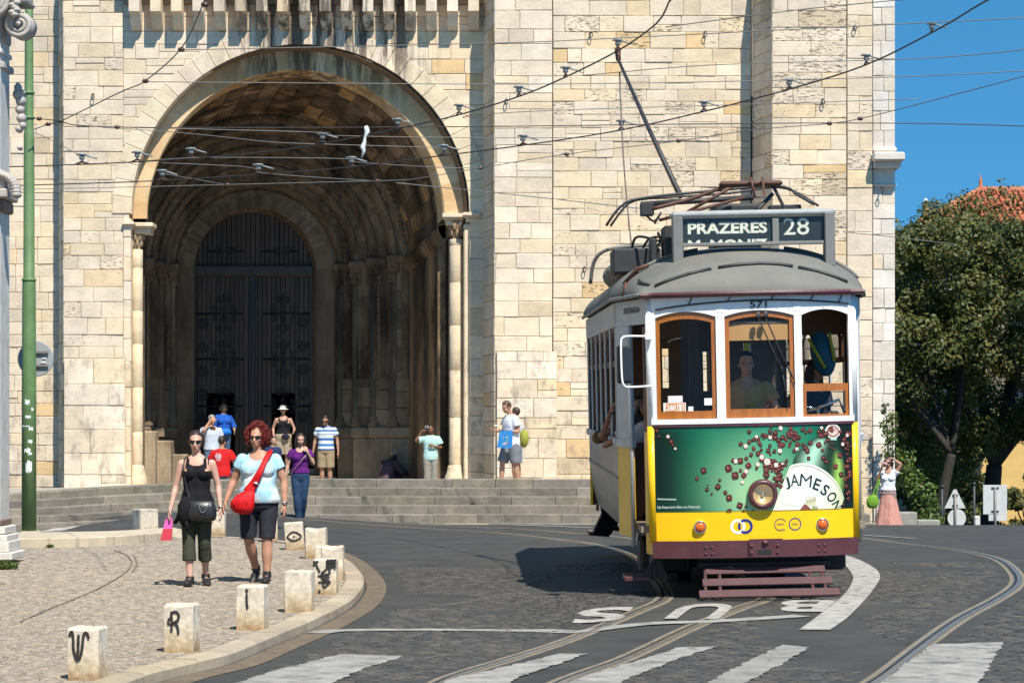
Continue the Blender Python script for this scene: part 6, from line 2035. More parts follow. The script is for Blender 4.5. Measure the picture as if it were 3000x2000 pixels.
shrub('climbing_plant', cs, [rnd.uniform(.06, .13) for _ in cs], .04, 34, 22, 'green climbing plant growing up the white corner stones of the cathedral', (P(2605, 1500, 53.9).x, 53.9, gz(54)))
# low stone wall at the crest
m_lw = M('low_wall_stone', (.26, .25, .225), .9, .2, 6, .3, 40)
w = tag(empty('low_wall', P(2660, 1520, 58)), 'low grey stone wall ending in a step below the green shrub', 'wall')
for px0, px1, pyt, d in ((2540, 2688, 1500, 57), (2688, 2756, 1523, 57.4)):
    a, c = P(px0, pyt, d), P(px1, 1600, d)
    b = MB(); b.box(((a.x + c.x) / 2 - w.location.x, d + .3 - w.location.y, (a.z + c.z) / 2 - w.location.z), (c.x - a.x, .5, a.z - c.z), .02); b.build('wall_block', m_lw, w)
# road signs seen from behind
def post(t, z0, z1, r_=.035): 
    b = MB(); b.smooth = True; b.tube([(0, -.04, z0), (0, -.04, z1)], r_, 8); b.build('post', m_sheet, t)
m_signl = M('pale_sign_back', (.52, .53, .52), .5, .1, 3)
d = 73.0; c = P(2798, 1469, d)
t = tag(empty('triangular_road_sign', (c.x, d, gz(d))), 'pale back of a triangular road sign on a post with a round one below', 'road sign')
zc = c.z - gz(d)
k = d / F
b = MB(); b.prism([(-31 * k, 0, zc - 19 * k), (31 * k, 0, zc - 19 * k), (4 * k, 0, zc + 36 * k), (-4 * k, 0, zc + 36 * k)], (0, .03, 0)); b.build('sign_plate', m_signl, t)
post(t, 0, zc + 25 * k)
b = MB(); b.box((0, -.02, zc + 20 * k), (16 * k, .03, 3 * k)); b.box((0, -.02, zc - 10 * k), (16 * k, .03, 3 * k)); b.build('sign_bracket', m_gear, t)
c = P(2803, 1517, d)
t2 = tag(empty('round_road_sign', (c.x, d - .005, c.z)), 'pale back of a round road sign under the triangular one', 'road sign')
b = MB(); b.lathe((0, 0, 0), [(.01, 0), (27 * k, 0), (27 * k, .03), (.01, .03)], 28, Matrix.Rotation(R(-90), 3, 'X')); b.build('sign_plate', m_signl, t2)
d = 71.0; k = d / F; c = P(2915, 1463, d)
t = tag(empty('rectangular_road_sign', (c.x, d, gz(d))), 'grey back of a large rectangular road sign under the oak', 'road sign'); zc = c.z - gz(d)
b = MB(); b.box((0, 0, zc), (70 * k, .03, 86 * k), .005); b.build('sign_plate', m_signl, t)
b = MB(); b.box((8 * k, 0, zc - 53 * k), (54 * k, .03, 18 * k), .005); b.build('sub_plate', m_signl, t)
post(t, 0, zc + 36 * k)
b = MB(); b.box((0, -.03, zc + 35 * k), (22 * k, .03, 3 * k)); b.box((0, -.03, zc - 33 * k), (22 * k, .03, 3 * k)); b.build('sign_bracket', m_gear, t)
for px, py0, lab in ((2760, 1428, 'thin dark post standing left of the triangular road sign'), (2854, 1420, 'thin dark post standing between the two groups of road signs')):
    c = P(px, py0, 75); t = tag(empty('street_post', (c.x, 75, gz(75))), lab, 'post'); b = MB(); b.smooth = True; b.tube([(0, 0, 0), (0, 0, c.z - gz(75))], .04, 8); b.lathe((0, 0, c.z - gz(75)), [(.06, 0), (.06, .05), (.01, .09)], 8); b.build('shaft', m_gear, t)
c = P(2862, 1510, 74); t = tag(empty('stone_marker', (c.x, 74, gz(74))), 'small white stone marker at the foot of a dark post', 'marker'); b = MB(); b.box((0, 0, (c.z - gz(74)) / 2), (.16, .2, c.z - gz(74)), .03); b.build('block', m_ornw, t)
# yellow house with a tiled roof behind the trees
m_yh = M('ochre_house_wall', (.62, .40, .13), .85, .1, 1.5, .1, 20)
m_tile = M('terracotta_tiles', (.42, .13, .06), .8, .25, 3, .2, 20, tint=True)
HD = 118.0
hc = P(2900, 1400, HD); house = tag(empty('tiled_house', (hc.x, HD, -5)), 'house with an orange tiled hipped roof rising over the trees', 'house')
def H(px, py, d=HD): return P(px, py, d) - house.location
a, c = H(2700, 640), H(3180, 1560)
b = MB(); b.box(((a.x + c.x) / 2, 4.5, (a.z + c.z) / 2), (c.x - a.x, 9, a.z - c.z)); b.build('wall', M('dull_grey_render_wall', (.16, .14, .10), .85, .1, 1.5, .1, 20), house)  # dull greyish wall colour, to stay quiet between the leaves
yh = tag(empty('ochre_house', P(2960, 1400, 112)), 'low bright ochre house wall glimpsed through the gap under the oak', 'house'); a, c = P(2875, 1262, 112) - yh.location, P(3120, 1640, 112) - yh.location
b = MB(); b.box(((a.x + c.x) / 2, 2, (a.z + c.z) / 2), (c.x - a.x, 4, a.z - c.z)); b.build('wall', m_yh, yh); b = MB(); b.box(((a.x + c.x) / 2, 1.9, a.z + .1), (c.x - a.x + .3, 4.4, .2), .03); b.build('roof', m_tile, yh)
for px in (2760, 2850, 2990, 3070):
    for py in (900, 1180):
        q = H(px, py); b = MB(); b.box((q.x, -.02, q.z), (1.0, .12, 1.7), .02); o = b.build('window', m_ornw, house); b = MB(); b.box((q.x, -.09, q.z), (.8, .03, 1.5)); b.build('window_pane', M('dark_pane', (.02, .025, .03), .15, 0), o)
# hipped roof: eaves, hips and rows of half round tiles
e0, e1 = H(2690, 655), H(3190, 655); apex0 = H(2873, 560, HD + 3.6); apex1 = H(3050, 560, HD + 3.6)
ez = e0.z
b = MB(); b.tint = (1, 1, 1, 1)
b.poly([e0 + Vector((0, -.3, 0)), e1 + Vector((0, -.3, 0)), apex1, apex0]); b.poly([apex0, apex1, e1 + Vector((0, 9, 0)), e0 + Vector((0, 9, 0))]); b.poly([e0 + Vector((0, 9, 0)), e0 + Vector((0, -.3, 0)), apex0]); b.poly([e1 + Vector((0, -.3, 0)), e1 + Vector((0, 9, 0)), apex1])
roof_h = b.build('roof', m_tile, house)
tb = MB(); A = e0 + Vector((0, -.3, 0)); B_ = e1 + Vector((0, -.3, 0)); n = 30
for k in range(n):
    f = (k + .5) / n; p = A.lerp(B_, f)
    xr = p.x
    if xr < apex0.x: q = A.lerp(apex0, (xr - A.x) / (apex0.x - A.x))
    elif xr > apex1.x: q = B_.lerp(apex1, (B_.x - xr) / (B_.x - apex1.x))
    else: q = apex0.lerp(apex1, (xr - apex0.x) / (apex1.x - apex0.x))
    L_n = (q - p).length; m_ = max(1, int(L_n / .42))
    for j in range(m_):
        g = rnd.uniform(.75, 1.25); tb.tint = (g, g * rnd.uniform(.85, 1.1), g, 1)
        s0, s1 = p.lerp(q, j / m_), p.lerp(q, (j + 1.1) / m_)
        tb.tube([s0 + Vector((0, -.03, .05)), s1 + Vector((0, -.03, .025))], [.115, .10], 6)
tag(tb.build('roof_tiles', m_tile, roof_h), kind='stuff')
tb = MB(); tb.tint = (1.0, 1.25, 1.3, 1)
for a_, c_ in ((A, apex0), (apex0, apex1), (B_, apex1)):
    m_ = int((c_ - a_).length / .45)
    for j in range(m_): tb.tube([a_.lerp(c_, j / m_) + Vector((0, 0, .08)), a_.lerp(c_, (j + 1.12) / m_) + Vector((0, 0, .06))], [.16, .13], 7)
tag(tb.build('ridge_tiles', m_tile, roof_h), kind='stuff')
tb = MB(); tb.smooth = True; tb.lathe(apex0, [(.16, 0), (.18, .15), (.06, .3), (.10, .42), (.03, .62), (.01, .8)], 10); tb.build('finial', m_tile, roof_h)
c = P(2712, 604, 100); t = tag(empty('chimney_pot', (c.x, 100, c.z - 1.2)), 'small ochre chimney with a pale cap poking above the trees', 'chimney')
b = MB(); b.box((0, 0, .55), (.2, .25, 1.3), .02); b.build('stack', m_yh, t); b = MB(); b.smooth = True; b.lathe((0, 0, 1.2), [(.09, 0), (.09, .2), (.04, .3)], 10); b.build('cap', m_ornw, t)

# ------------------------------------------------------------------ people
def skin_mat():
    m, t, b = nodes('skin'); N = t.nodes; L = t.links
    at = N.new('ShaderNodeAttribute'); at.attribute_name = 'tint'
    L.new(at.outputs['Color'], b.inputs['Base Color']); b.inputs['Roughness'].default_value = .5
    b.inputs['Specular IOR Level'].default_value = .35
    b.inputs['Subsurface Weight'].default_value = .0
    return m
m_skin = skin_mat()
_cl = {}
def cloth(col, rough=.85, var=.10, bump=1.0, bscale=9, stretch=(1, 1, .55)):
    k = (tuple(col), rough, bscale)
    if k not in _cl: _cl[k] = M('cloth', col, rough, var, 7, bump, bscale, stretch=stretch, spec=.2, bdist=.03)
    return _cl[k]
m_hair = {}
def hairm(col):
    if col not in m_hair: m_hair[col] = M('hair', col, .45, .3, 30, .5, 90, stretch=(1, 1, .25), spec=.4)
    return m_hair[col]
m_lenses = M('dark_lenses', (.008, .008, .010), .08, 0, spec=.6)
m_shoe = M('dark_shoe_leather', (.018, .017, .018), .5, .2, 20)

def remesh(mb_, name, vox, mat, parent, it=3, cut=None, paint=None, adapt=None):
    me = bpy.data.meshes.new('tmp'); me.from_pydata(mb_.v, [], mb_.f); me.update()
    bm = bmesh.new(); bm.from_mesh(me); bmesh.ops.recalc_face_normals(bm, faces=bm.faces[:]); bm.to_mesh(me); bm.free()
    o = bpy.data.objects.new('tmp', me); C.objects.link(o)
    r_ = o.modifiers.new('r', 'REMESH'); r_.mode = 'VOXEL'; r_.voxel_size = vox; r_.use_smooth_shade = True
    s_ = o.modifiers.new('s', 'SMOOTH'); s_.factor = .5; s_.iterations = it
    dg = bpy.context.evaluated_depsgraph_get(); dg.update()
    out = bpy.data.meshes.new_from_object(o.evaluated_get(dg))
    bpy.data.objects.remove(o); bpy.data.meshes.remove(me)
    out.name = name; out.materials.clear()
    if cut:
        bm = bmesh.new(); bm.from_mesh(out)
        bmesh.ops.delete(bm, geom=[v for v in bm.verts if cut(v.co)], context='VERTS')
        bm.to_mesh(out); bm.free()
    if paint:
        set_tint(out, [(*paint(v.co), 1) for v in out.vertices], 'POINT')
    for p in out.polygons: p.use_smooth = True
    return link(name, out, mat, parent)

def interp(tab, z):
    if z <= tab[0][0]: return tab[0][1:]
    for a, b in zip(tab, tab[1:]):
        if z <= b[0]:
            t = (z - a[0]) / (b[0] - a[0]); t = t * t * (3 - 2 * t)
            return tuple(x + (y - x) * t for x, y in zip(a[1:], b[1:]))
    return tab[-1][1:]
TORSO_F = [(.79, .085, .085), (.84, .160, .112), (.92, .178, .125), (1.00, .160, .115), (1.08, .136, .098), (1.18, .146, .102), (1.27, .160, .110), (1.34, .160, .098), (1.38, .150, .086), (1.42, .110, .070), (1.45, .070, .060), (1.48, .054, .056)]
TORSO_M = [(.79, .085, .085), (.84, .150, .112), (.92, .165, .118), (1.00, .156, .112), (1.08, .152, .108), (1.18, .164, .112), (1.27, .182, .118), (1.34, .186, .106), (1.385, .172, .092), (1.425, .125, .075), (1.455, .080, .066), (1.49, .058, .060)]
LEG_R = [(0, .092), (.3, .085), (.7, .066), (1.0, .055), (1.15, .053), (1.4, .056), (1.75, .040), (2.0, .036)]
ARM_R = [(0, .052), (.25, .050), (.6, .043), (1.0, .037), (1.25, .039), (1.6, .030), (2.0, .024)]

class Person:
    def __init__(s, label, loc, H=1.65, head=0, wid=1.0, sex='F', vox=.009, skin=(.50, .29, .20), group=None, root=None, belly=0.0, bust=None, limb=1.0):
        s.k = H / 1.70; s.wid = wid; s.vox = vox; s.skin = skin; s.sex = sex; s.limb = limb; s.belly = belly
        s.t = root or empty('person', loc, (0, 0, R(head)))
        s.t.scale = (s.k,) * 3
        tag(s.t, label, 'person')
        s.tab = TORSO_F if sex == 'F' else TORSO_M
        s.bust = (.035 if sex == 'F' else 0) if bust is None else bust
        w = .168 if sex == 'F' else .19
        s.pel = Vector((0, 0, .93)); s.chest = Vector((0, 0, 1.36)); s.neck = Vector((0, .0, 1.46))
        ws = w * (1 + (wid - 1) * .35)
        s.sh = [Vector((-ws, 0, 1.36)), Vector((ws, 0, 1.36))]
        s.hip = [Vector((-.085 * wid, 0, .90)), Vector((.085 * wid, 0, .90))]
        s.arm = [[s.sh[0], Vector((-.235 * wid, .02, 1.12)), Vector((-.26 * wid, -.03, .87))], [s.sh[1], Vector((.235 * wid, .02, 1.12)), Vector((.26 * wid, -.03, .87))]]
        s.leg = [[s.hip[0], Vector((-.09, -.01, .49)), Vector((-.095, .02, .09))], [s.hip[1], Vector((.09, -.01, .49)), Vector((.095, .02, .09))]]
        s.toe = [Vector((-.03, -1, -.05)), Vector((.03, -1, -.05))]
        s.heyaw = 0; s.hepitch = 0; s.heoff = Vector((0, -.02, 0)); s.lean = Vector((0, 0, 0)); s.seat = False
        s.palm = [Vector((1, 0, 0)), Vector((-1, 0, 0))]; s.curl = [.5, .5]; s.hdir = [None, None]
    # spine point for a standing height z
    def spine(s, z):
        f = (z - .93) / .53
        return Vector((s.lean.x * f, s.lean.y * f * abs(f) ** .3 if f > 0 else s.lean.y * f, z - (s.lean.length ** 2 * .6 * max(0, f))))
    def torso(s, mb, z0, z1, inf=0.0, n=22, flare=0.0):
        rs = []; m_ = max(4, int((z1 - z0) / .035)); mb.smooth = True
        for k in range(m_ + 1):
            z = z0 + (z1 - z0) * k / m_
            rx, ry = interp(s.tab, z)
            g = 1 + (s.wid - 1) * (1 if z < 1.22 else max(0, 1 - .7 * (z - 1.22) / .12) if z < 1.34 else max(0, .3 * (1.46 - z) / .12))
            rx = rx * g + inf + flare * (1 - k / m_); ry = ry * (1 + (g - 1) * .9) + inf + flare * (1 - k / m_)
            c = s.spine(z) + Vector((0, -s.belly * math.exp(-((z - 1.06) / .13) ** 2) * .5, 0))
            ry += s.belly * math.exp(-((z - 1.06) / .13) ** 2) * .5
            e = 2.4
            ring = []
            for q in range(n):
                a = 2 * math.pi * q / n; ca, sa = math.cos(a), math.sin(a)
                ring.append(c + Vector((rx * math.copysign(abs(ca) ** (2 / e), ca), ry * math.copysign(abs(sa) ** (2 / e), sa), 0)))
            rs.append(ring)
        mb.rings(rs)
        if s.bust and z1 > 1.3 and z0 < 1.2:
            for sx in (-1, 1):
                c = s.spine(1.255); mb.ell(c + Vector((sx * .075 * s.wid, -.075 * s.wid - .01, 0)), (.072 * s.wid + inf, s.bust + .02 + inf, .068 * s.wid + inf), 12, 8)
    def limb_(s, mb, path, tab, t0, t1, inf=0.0, n=12, flare=0.0, k=1.0):
        pts = []; rad = []
        m_ = max(4, int((t1 - t0) * 12))
        a, b, c = path
        for q in range(m_ + 1):
            t = t0 + (t1 - t0) * q / m_
            # rounded joint
            if t < .88: p = a.lerp(b, t)
            elif t > 1.12: p = b.lerp(c, t - 1)
            else:
                u = (t - .88) / .24; p0, p2 = a.lerp(b, .88), b.lerp(c, .12); p = p0.lerp(b, u).lerp(b.lerp(p2, u), u)
            pts.append(p); rad.append(interp(tab, t)[0] * k + inf + flare * q / m_)
        mb.smooth = True; mb.tube(pts, rad, n)
        if t0 <= 0: mb.ell(pts[0], rad[0], 10, 8)
    def hand(s, mb, i):
        a, b, c = s.arm[i]; d = (c - b).normalized() if s.hdir[i] is None else s.hdir[i].normalized()
        pn = s.palm[i] - d * s.palm[i].dot(d); pn.normalize(); side = d.cross(pn)     # palm normal, across
        thumb_sgn = 1 if (side.y < 0) else -1
        side = side * thumb_sgn                                                          # thumb on the forward edge
        mb.smooth = True
        rs = []
        for f, w, th in ((-.01, .022, .020), (.02, .030, .017), (.06, .040, .016), (.088, .040, .013)):
            cc = c + d * f
            rs.append([cc + side * (w * math.cos(2 * math.pi * q / 10)) + pn * (th * math.sin(2 * math.pi * q / 10)) for q in range(10)])
        mb.rings(rs)
        cu = s.curl[i]
        for j, (o, L) in enumerate(((.030, .070), (.010, .080), (-.011, .074), (-.031, .058))):
            p = c + d * .083 + side * o; dd = d.copy(); pts = [c + d * .05 + side * o * .9, p]
            for seg, fr in enumerate((.42, .32, .26)):
                ang = cu * (.5 + .45 * seg)
                dd = (dd * math.cos(ang) + pn * math.sin(ang)).normalized() if seg == 0 else (dd + pn * cu * .7).normalized()
                p = p + dd * L * fr; pts.append(p)
            mb.tube(pts, [.0095, .0095, .009, .0082, .007], 7)
        t0 = c + d * .025 + side * .022
        t1 = t0 + (d * .6 + side * .75 + pn * .25).normalized() * .038; t2 = t1 + (d * .85 + side * .35 + pn * .35).normalized() * .030; t3 = t2 + (d * .9 + side * .1 + pn * .35).normalized() * .024
        mb.tube([t0, t1, t2, t3], [.013, .012, .0105, .008], 7)
    def hm(s):
        return Matrix.Translation(s.spine(1.46) + s.heoff + Vector((0, 0, .03))) @ Euler((R(s.hepitch), 0, R(s.heyaw))).to_matrix().to_4x4() @ Matrix.Scale(.96, 4)
    def body(s):
        mb = MB()
        s.torso(mb, .80, 1.465)
        for i in (0, 1):
            s.limb_(mb, s.arm[i], ARM_R, 0, 2, k=s.limb); s.hand(mb, i)
            s.limb_(mb, s.leg[i], LEG_R, 0, 2, n=14, k=s.limb)
            b, c = s.leg[i][1], s.leg[i][2]; td = s.toe[i].normalized()
            mb.tube([c + Vector((0, .03, -.035)) , c + td * .06 + Vector((0, 0, -.035)), c + td * .15 + Vector((0, 0, -.055)), c + td * .19 + Vector((0, 0, -.06))], [.035, .038, .036, .022], 10)
        h = s.hm()
        nk = s.spine(1.43); mb.tube([nk, nk.lerp(h @ Vector((0, .01, .04)), .5), h @ Vector((0, .012, .05))], [.058, .050, .050], 12)
        mb.T = h
        mb.ell((0, .005, .145), (.074, .094, .100), 20, 14)                 # skull
        mb.ell((0, -.028, .085), (.060, .066, .078), 16, 10)               # face
        mb.ell((0, -.052, .035), (.038, .038, .030), 12, 8)                # chin
        mb.tube([(0, -.092, .128), (0, -.104, .100), (0, -.116, .083), (0, -.100, .074)], [.009, .011, .015, .010], 8)
        for sx in (-1, 1):
            mb.ell((sx * .076, .012, .105), (.010, .020, .032), 8, 6)       # ears
            mb.ell((sx * .040, -.070, .088), (.022, .02, .020), 8, 6)      # cheeks
        mb.ell((0, -.090, .052), (.024, .012, .007), 8, 6); mb.ell((0, -.088, .043), (.020, .012, .007), 8, 6)
        mb.tube([(-.045, -.078, .140), (0, -.092, .143), (.045, -.078, .140)], [.010, .012, .010], 6)
        mb.T = None
        hi = h.inverted(); sk = s.skin
        def paint(co):
            q = hi @ co
            if abs(q.x) < .026 and q.y < -.07 and .038 < q.z < .058: return (sk[0] * .80, sk[1] * .52, sk[2] * .52)
            if .112 < q.z < .124 and q.y < -.05 and .016 < abs(q.x) < .05: return (.10, .08, .07)
            if .132 < q.z < .142 and q.y < -.05 and .012 < abs(q.x) < .055: return (sk[0] * .45, sk[1] * .42, sk[2] * .42)
            f = 1 + .05 * noise.noise(co * 14)
            return (sk[0] * f, sk[1] * f, sk[2] * f)
        remesh(mb, 'body', s.vox, m_skin, s.t, 3, None, paint)
    def top(s, col, sleeve=.6, hem=.90, inf=.014, neck='scoop', name='shirt', flare=.012, sl_flare=.018, mat=None, paint=None, nd=.09):
        mb = MB(); s.torso(mb, hem, 1.452 if sleeve > 0 else 1.40, inf, flare=flare)
        if sleeve > 0:
            for i in (0, 1): s.limb_(mb, s.arm[i], ARM_R, 0, sleeve, inf, flare=sl_flare, k=s.limb)
        cuts = []
        nc = s.spine(1.45)
        if neck == 'scoop': cuts.append((nc + Vector((0, -.085, .005)), nd))
        if neck == 'v': cuts.append((nc + Vector((0, -.09, -.03)), .075)); 
        cuts.append((nc + Vector((0, -.02, .03)), .075))
        def cut(co):
            if any((co - c).length < r_ for c, r_ in cuts): return True
            if sleeve <= 0 and co.z > 1.285 and abs(co.x - s.spine(co.z).x) > (.112 * s.wid): return True
            return False
        o = remesh(mb, name, s.vox, mat or (m_paintcloth if paint else cloth(col)), s.t, 3, cut, paint)
        return o
    def trousers(s, col, end=1.9, inf=.012, flare=.0, name='trousers', waist=1.0, mat=None):
        mb = MB(); s.torso(mb, .80, waist, inf)
        for i in (0, 1): s.limb_(mb, s.leg[i], LEG_R, 0, end, inf, 14, flare, k=s.limb)
        return remesh(mb, name, s.vox, mat or cloth(col), s.t, 3)
    def shoes(s, col=None, high=.03):
        for i in (0, 1):
            c = s.leg[i][2]; td = s.toe[i].normalized(); mb = MB(); mb.smooth = True
            fl = Vector((td.x, td.y, 0)).normalized()
            mb.tube([c + Vector((0, 0, high)), c + Vector((0, 0, -.02))], [.046, .052], 12)
            mb.tube([c - fl * .045 + Vector((0, 0, -.045)), c + td * .05 + Vector((0, 0, -.045)), c + td * .14 + Vector((0, 0, -.055)), c + td * .205 + Vector((0, 0, -.062))], [.040, .046, .048, .026], 12)
            remesh(mb, 'shoe', max(s.vox * .8, .007), col if col is not None else m_shoe, s.t, 2)
    def hair(s, col, kind='short', front=-.035, seed=1):
        h = s.hm(); mb = MB(); mb.T = h; mb.smooth = True
        if kind != 'curly':
            mb.ell((0, .012, .155), (.086, .104, .102), 20, 14)
            if kind == 'long':
                for sx in (-1, 1): mb.tube([(sx * .06, .02, .17), (sx * .085, .02, .08), (sx * .082, .015, -.02), (sx * .075, .0, -.09)], [.03, .035, .035, .02], 10)
                mb.tube([(0, .08, .15), (0, .095, .05), (0, .09, -.07)], [.06, .07, .05], 12)
            if kind == 'bob':
                for sx in (-1, 1): mb.tube([(sx * .06, .02, .17), (sx * .092, .02, .10), (sx * .085, .02, .02)], [.035, .042, .03], 10)
                mb.tube([(0, .07, .15), (0, .09, .04)], [.07, .06], 12)
            if kind == 'pony':
                mb.tube([(0, .10, .17), (0, .135, .14), (.02, .14, .05), (.03, .13, -.03)], [.03, .03, .028, .012], 10)
                for sx in (-1, 1): mb.tube([(sx * .070, -.02, .14), (sx * .080, .0, .09), (sx * .078, .02, .05)], [.014, .014, .010], 8)
        mb.T = None
        hi = h.inverted()
        def cut(co):
            q = hi @ co
            lim = front + (0.02 if kind == 'short' else 0)
            return q.y < -.02 and q.z < .178 + .03 * (1 - (q.x / .09) ** 2) and abs(q.x) < (.068 if kind in ('long', 'bob') else .078) or (kind == 'short' and q.z < .10 and q.y < .03)
        if kind != 'curly': remesh(mb, 'hair', s.vox * .9, hairm(col), s.t, 2, cut)
        else:
            r = random.Random(seed); mb = MB(); mb.T = h; mb.smooth = True
            mb.ell((0, .035, .14), (.10, .095, .115), 16, 10)
            for q in range(1500):
                d = Vector((r.gauss(0, 1), r.gauss(0, 1), r.gauss(0, 1))).normalized()
                if d.y < -.35 and d.z < .62 and abs(d.x) < .62: continue
                if d.z < -.75: continue
                R0 = Vector((.10 + .055 * r.random(), .10 + .05 * r.random(), .115 + .055 * r.random()))
                if d.z > .5 and d.x > -.3: R0 *= 1.08
                p = Vector((d.x * R0.x, d.y * R0.y + .03, d.z * R0.z + .135))
                if p.y < -.055: continue
                a = d.orthogonal().normalized(); b = d.cross(a); n = 7; rr_ = r.uniform(.006, .012); ph = r.uniform(0, 6)
                ax = (a * r.uniform(-1, 1) + b * r.uniform(-1, 1) + d * r.uniform(-.2, .5)).normalized(); u = ax.orthogonal().normalized(); w_ = ax.cross(u)
                mb.tube([p + ax * (k - 3) * .0085 + (u * math.cos(ph + k * 1.25) + w_ * math.sin(ph + k * 1.25)) * rr_ for k in range(n)], [.002, .003, .0035, .0035, .0035, .003, .002], 4)
            mb.T = None; mb.build('hair', hairm(col), s.t)
    def glasses(s, wide=1.0):
        mb = MB(); mb.T = s.hm(); mb.smooth = False
        for sx in (-1, 1):
            for q in range(1):
                pts = [(sx * (.008 + .058 * wide * u), -.094 + .032 * u ** 2, .118 + v * .021) for u, v in ((.0, .55), (.25, .95), (.75, 1), (1, .7), (.98, -.2), (.7, -.95), (.3, -.9), (.04, -.3))]
                mb.prism(pts, (0, -.008, 0))
            mb.box((sx * .072, -.02, .128), (.004, .10, .010))
        mb.box((0, -.099, .126), (.026, .008, .008))
        mb.T = None; mb.build('sunglasses', m_lenses, s.t)
    def hat(s, col):
        mb = MB(); mb.T = s.hm() @ Euler((R(-4), 0, 0)).to_matrix().to_4x4(); mb.smooth = True
        mb.lathe((0, .005, .165), [(.155, -.025), (.15, -.012), (.098, .0), (.092, .06), (.075, .085), (.03, .092)], 24); mb.T = None
        mb.build('sun_hat', cloth(col), s.t)
    def band(s, pts, w, mat, name, th=.008):
        mb = MB(); mb.smooth = True; mb.tube(resample([Vector(p) for p in pts], .04), w / 2, 8, flat=.3, up=(0, 0, 1)); return mb.build(name, mat, s.t)
    def w(s, v):
        return Matrix.LocRotScale(s.t.location, s.t.rotation_euler, s.t.scale) @ Vector(v)
m_paintcloth = M('printed_cloth', (1, 1, 1), .85, .08, 8, .6, 10, tint=True, spec=.2, bdist=.025)

def pz(px, py_head, H, d=None, z=None):
    """stand someone of height H under a head-top pixel"""
    if d is not None: p = P(px, py_head, d); return Vector((p.x, d, p.z - H))
    dd = (CH - z - H) * F / (py_head - HY); return Vector(((px - CX) / F * dd, dd, z))
def gp(px, py): 
    p = G(px, py); return p
def bag_thing(name, label, cat, loc, group=None):
    return tag(empty(name, loc), label, cat, group)

# 1 woman in black tank top -------------------------------------------------
A = Person('woman in a black tank top and khaki trousers walking with a pink bag', Vector((-3.42, 28.15, 0)), 1.655, 3, .96, 'F', .0075, (.56, .33, .25))
A.arm[0] = [A.sh[0], Vector((-.235, .03, 1.10)), Vector((-.285, -.07, .86))]; A.arm[1] = [A.sh[1], Vector((.235, .03, 1.11)), Vector((.265, -.06, .86))]
A.leg[0] = [A.hip[0], Vector((-.085, -.06, .49)), Vector((-.07, -.10, .085))]; A.leg[1] = [A.hip[1], Vector((.085, -.03, .49)), Vector((.09, .14, .10))]
A.toe = [Vector((-.15, -1, .06)), Vector((.18, -1, -.18))]; A.heoff = Vector((-.01, -.02, 0)); A.hepitch = 3; A.limb = .92
A.body(); A.top((.010, .010, .012), 0, .90, .014, 'scoop', 'tank_top', .004, nd=.118)
A.trousers((.050, .053, .036), 1.52, .014, .014, waist=.93); A.shoes(); A.hair((.035, .018, .012), 'pony'); A.glasses(1.05)
for sx in (-1, 1): A.band([(sx * .10, -.10, 1.29), (sx * .095, -.075, 1.39), (sx * .085, -.01, 1.43), (sx * .09, .07, 1.38), (sx * .095, .10, 1.28)], .035, cloth((.010, .010, .012)), 'tank_top_strap')
A.band([(.135, -.07, 1.36), (.13, -.01, 1.425), (.13, .05, 1.37)], .012, cloth((.010, .010, .012)), 'bra_strap')
mb = MB(); mb.smooth = True; c = A.arm[1][2]; mb.tube([c + Vector((0, 0, .03)), c + Vector((0, 0, .01))], .031, 12); mb.ell(c + Vector((.02, -.025, .02)), .016, 8, 6); mb.build('watch', m_chr, A.t)
def loft_bag(mb, rows):
    mb.smooth = True
    mb.rings([[Vector((cx + rx * math.cos(2 * math.pi * q / 16), cy + ry * math.sin(2 * math.pi * q / 16), z)) for q in range(16)] for z, cx, cy, rx, ry in rows])
t = bag_thing('shoulder_bag', 'black leather shoulder bag hanging at the hip of the woman in the tank top', 'bag', A.t.location); t.scale = A.t.scale; t.rotation_euler = A.t.rotation_euler
mb = MB(); loft_bag(mb, [(.72, .07, -.19, .10, .03), (.74, .07, -.20, .15, .055), (.80, .07, -.205, .165, .065), (.88, .07, -.20, .155, .06), (.94, .06, -.195, .14, .045), (.955, .06, -.19, .12, .02)])
lth = M('black_leather', (.018, .018, .020), .38, .2, 25, .2, 60); mb.build('pouch', lth, t)
mb = MB(); mb.smooth = True; mb.tube(resample([Vector(p) for p in [(.03, -.262, .93), (.05, -.275, .86), (.08, -.28, .82), (.12, -.275, .85), (.15, -.262, .92)]], .02), .007, 6); mb.build('handle', M('grey_piping', (.10, .10, .11), .4, .1, 9), t)
mb = MB(); mb.smooth = True; mb.tube(resample([Vector(p) for p in [(-.04, -.19, .93), (-.09, -.15, 1.05), (-.125, -.12, 1.2), (-.14, -.10, 1.33), (-.12, -.02, 1.43), (-.05, .08, 1.36), (.1, .12, 1.1), (.19, -.02, .95), (.17, -.17, .93)]], .03), .008, 6); mb.build('strap', lth, t)
t = bag_thing('black_jacket', 'black jacket bundled at the right hip of the woman in the tank top', 'jacket', A.t.location); t.scale = A.t.scale; t.rotation_euler = A.t.rotation_euler
mb = MB(); loft_bag(mb, [(.66, -.12, -.15, .03, .02), (.72, -.12, -.17, .06, .04), (.80, -.11, -.18, .09, .06), (.90, -.10, -.18, .10, .06), (.98, -.08, -.15, .08, .05), (1.0, -.08, -.14, .05, .03)]); mb.tube([(-.15, -.15, .85), (-.20, -.13, .75), (-.24, -.12, .70)], [.04, .03, .02], 8); mb.tube([(-.11, -.18, .75), (-.09, -.2, .66), (-.10, -.2, .62)], [.03, .022, .012], 8)
mb.build('jacket', cloth((.008, .008, .010)), t)
t = bag_thing('shopping_bag', 'small pink and red shopping bag held by the woman in the tank top', 'bag', A.t.location); t.scale = A.t.scale; t.rotation_euler = A.t.rotation_euler
mb = MB(); x, y = -.30, -.08
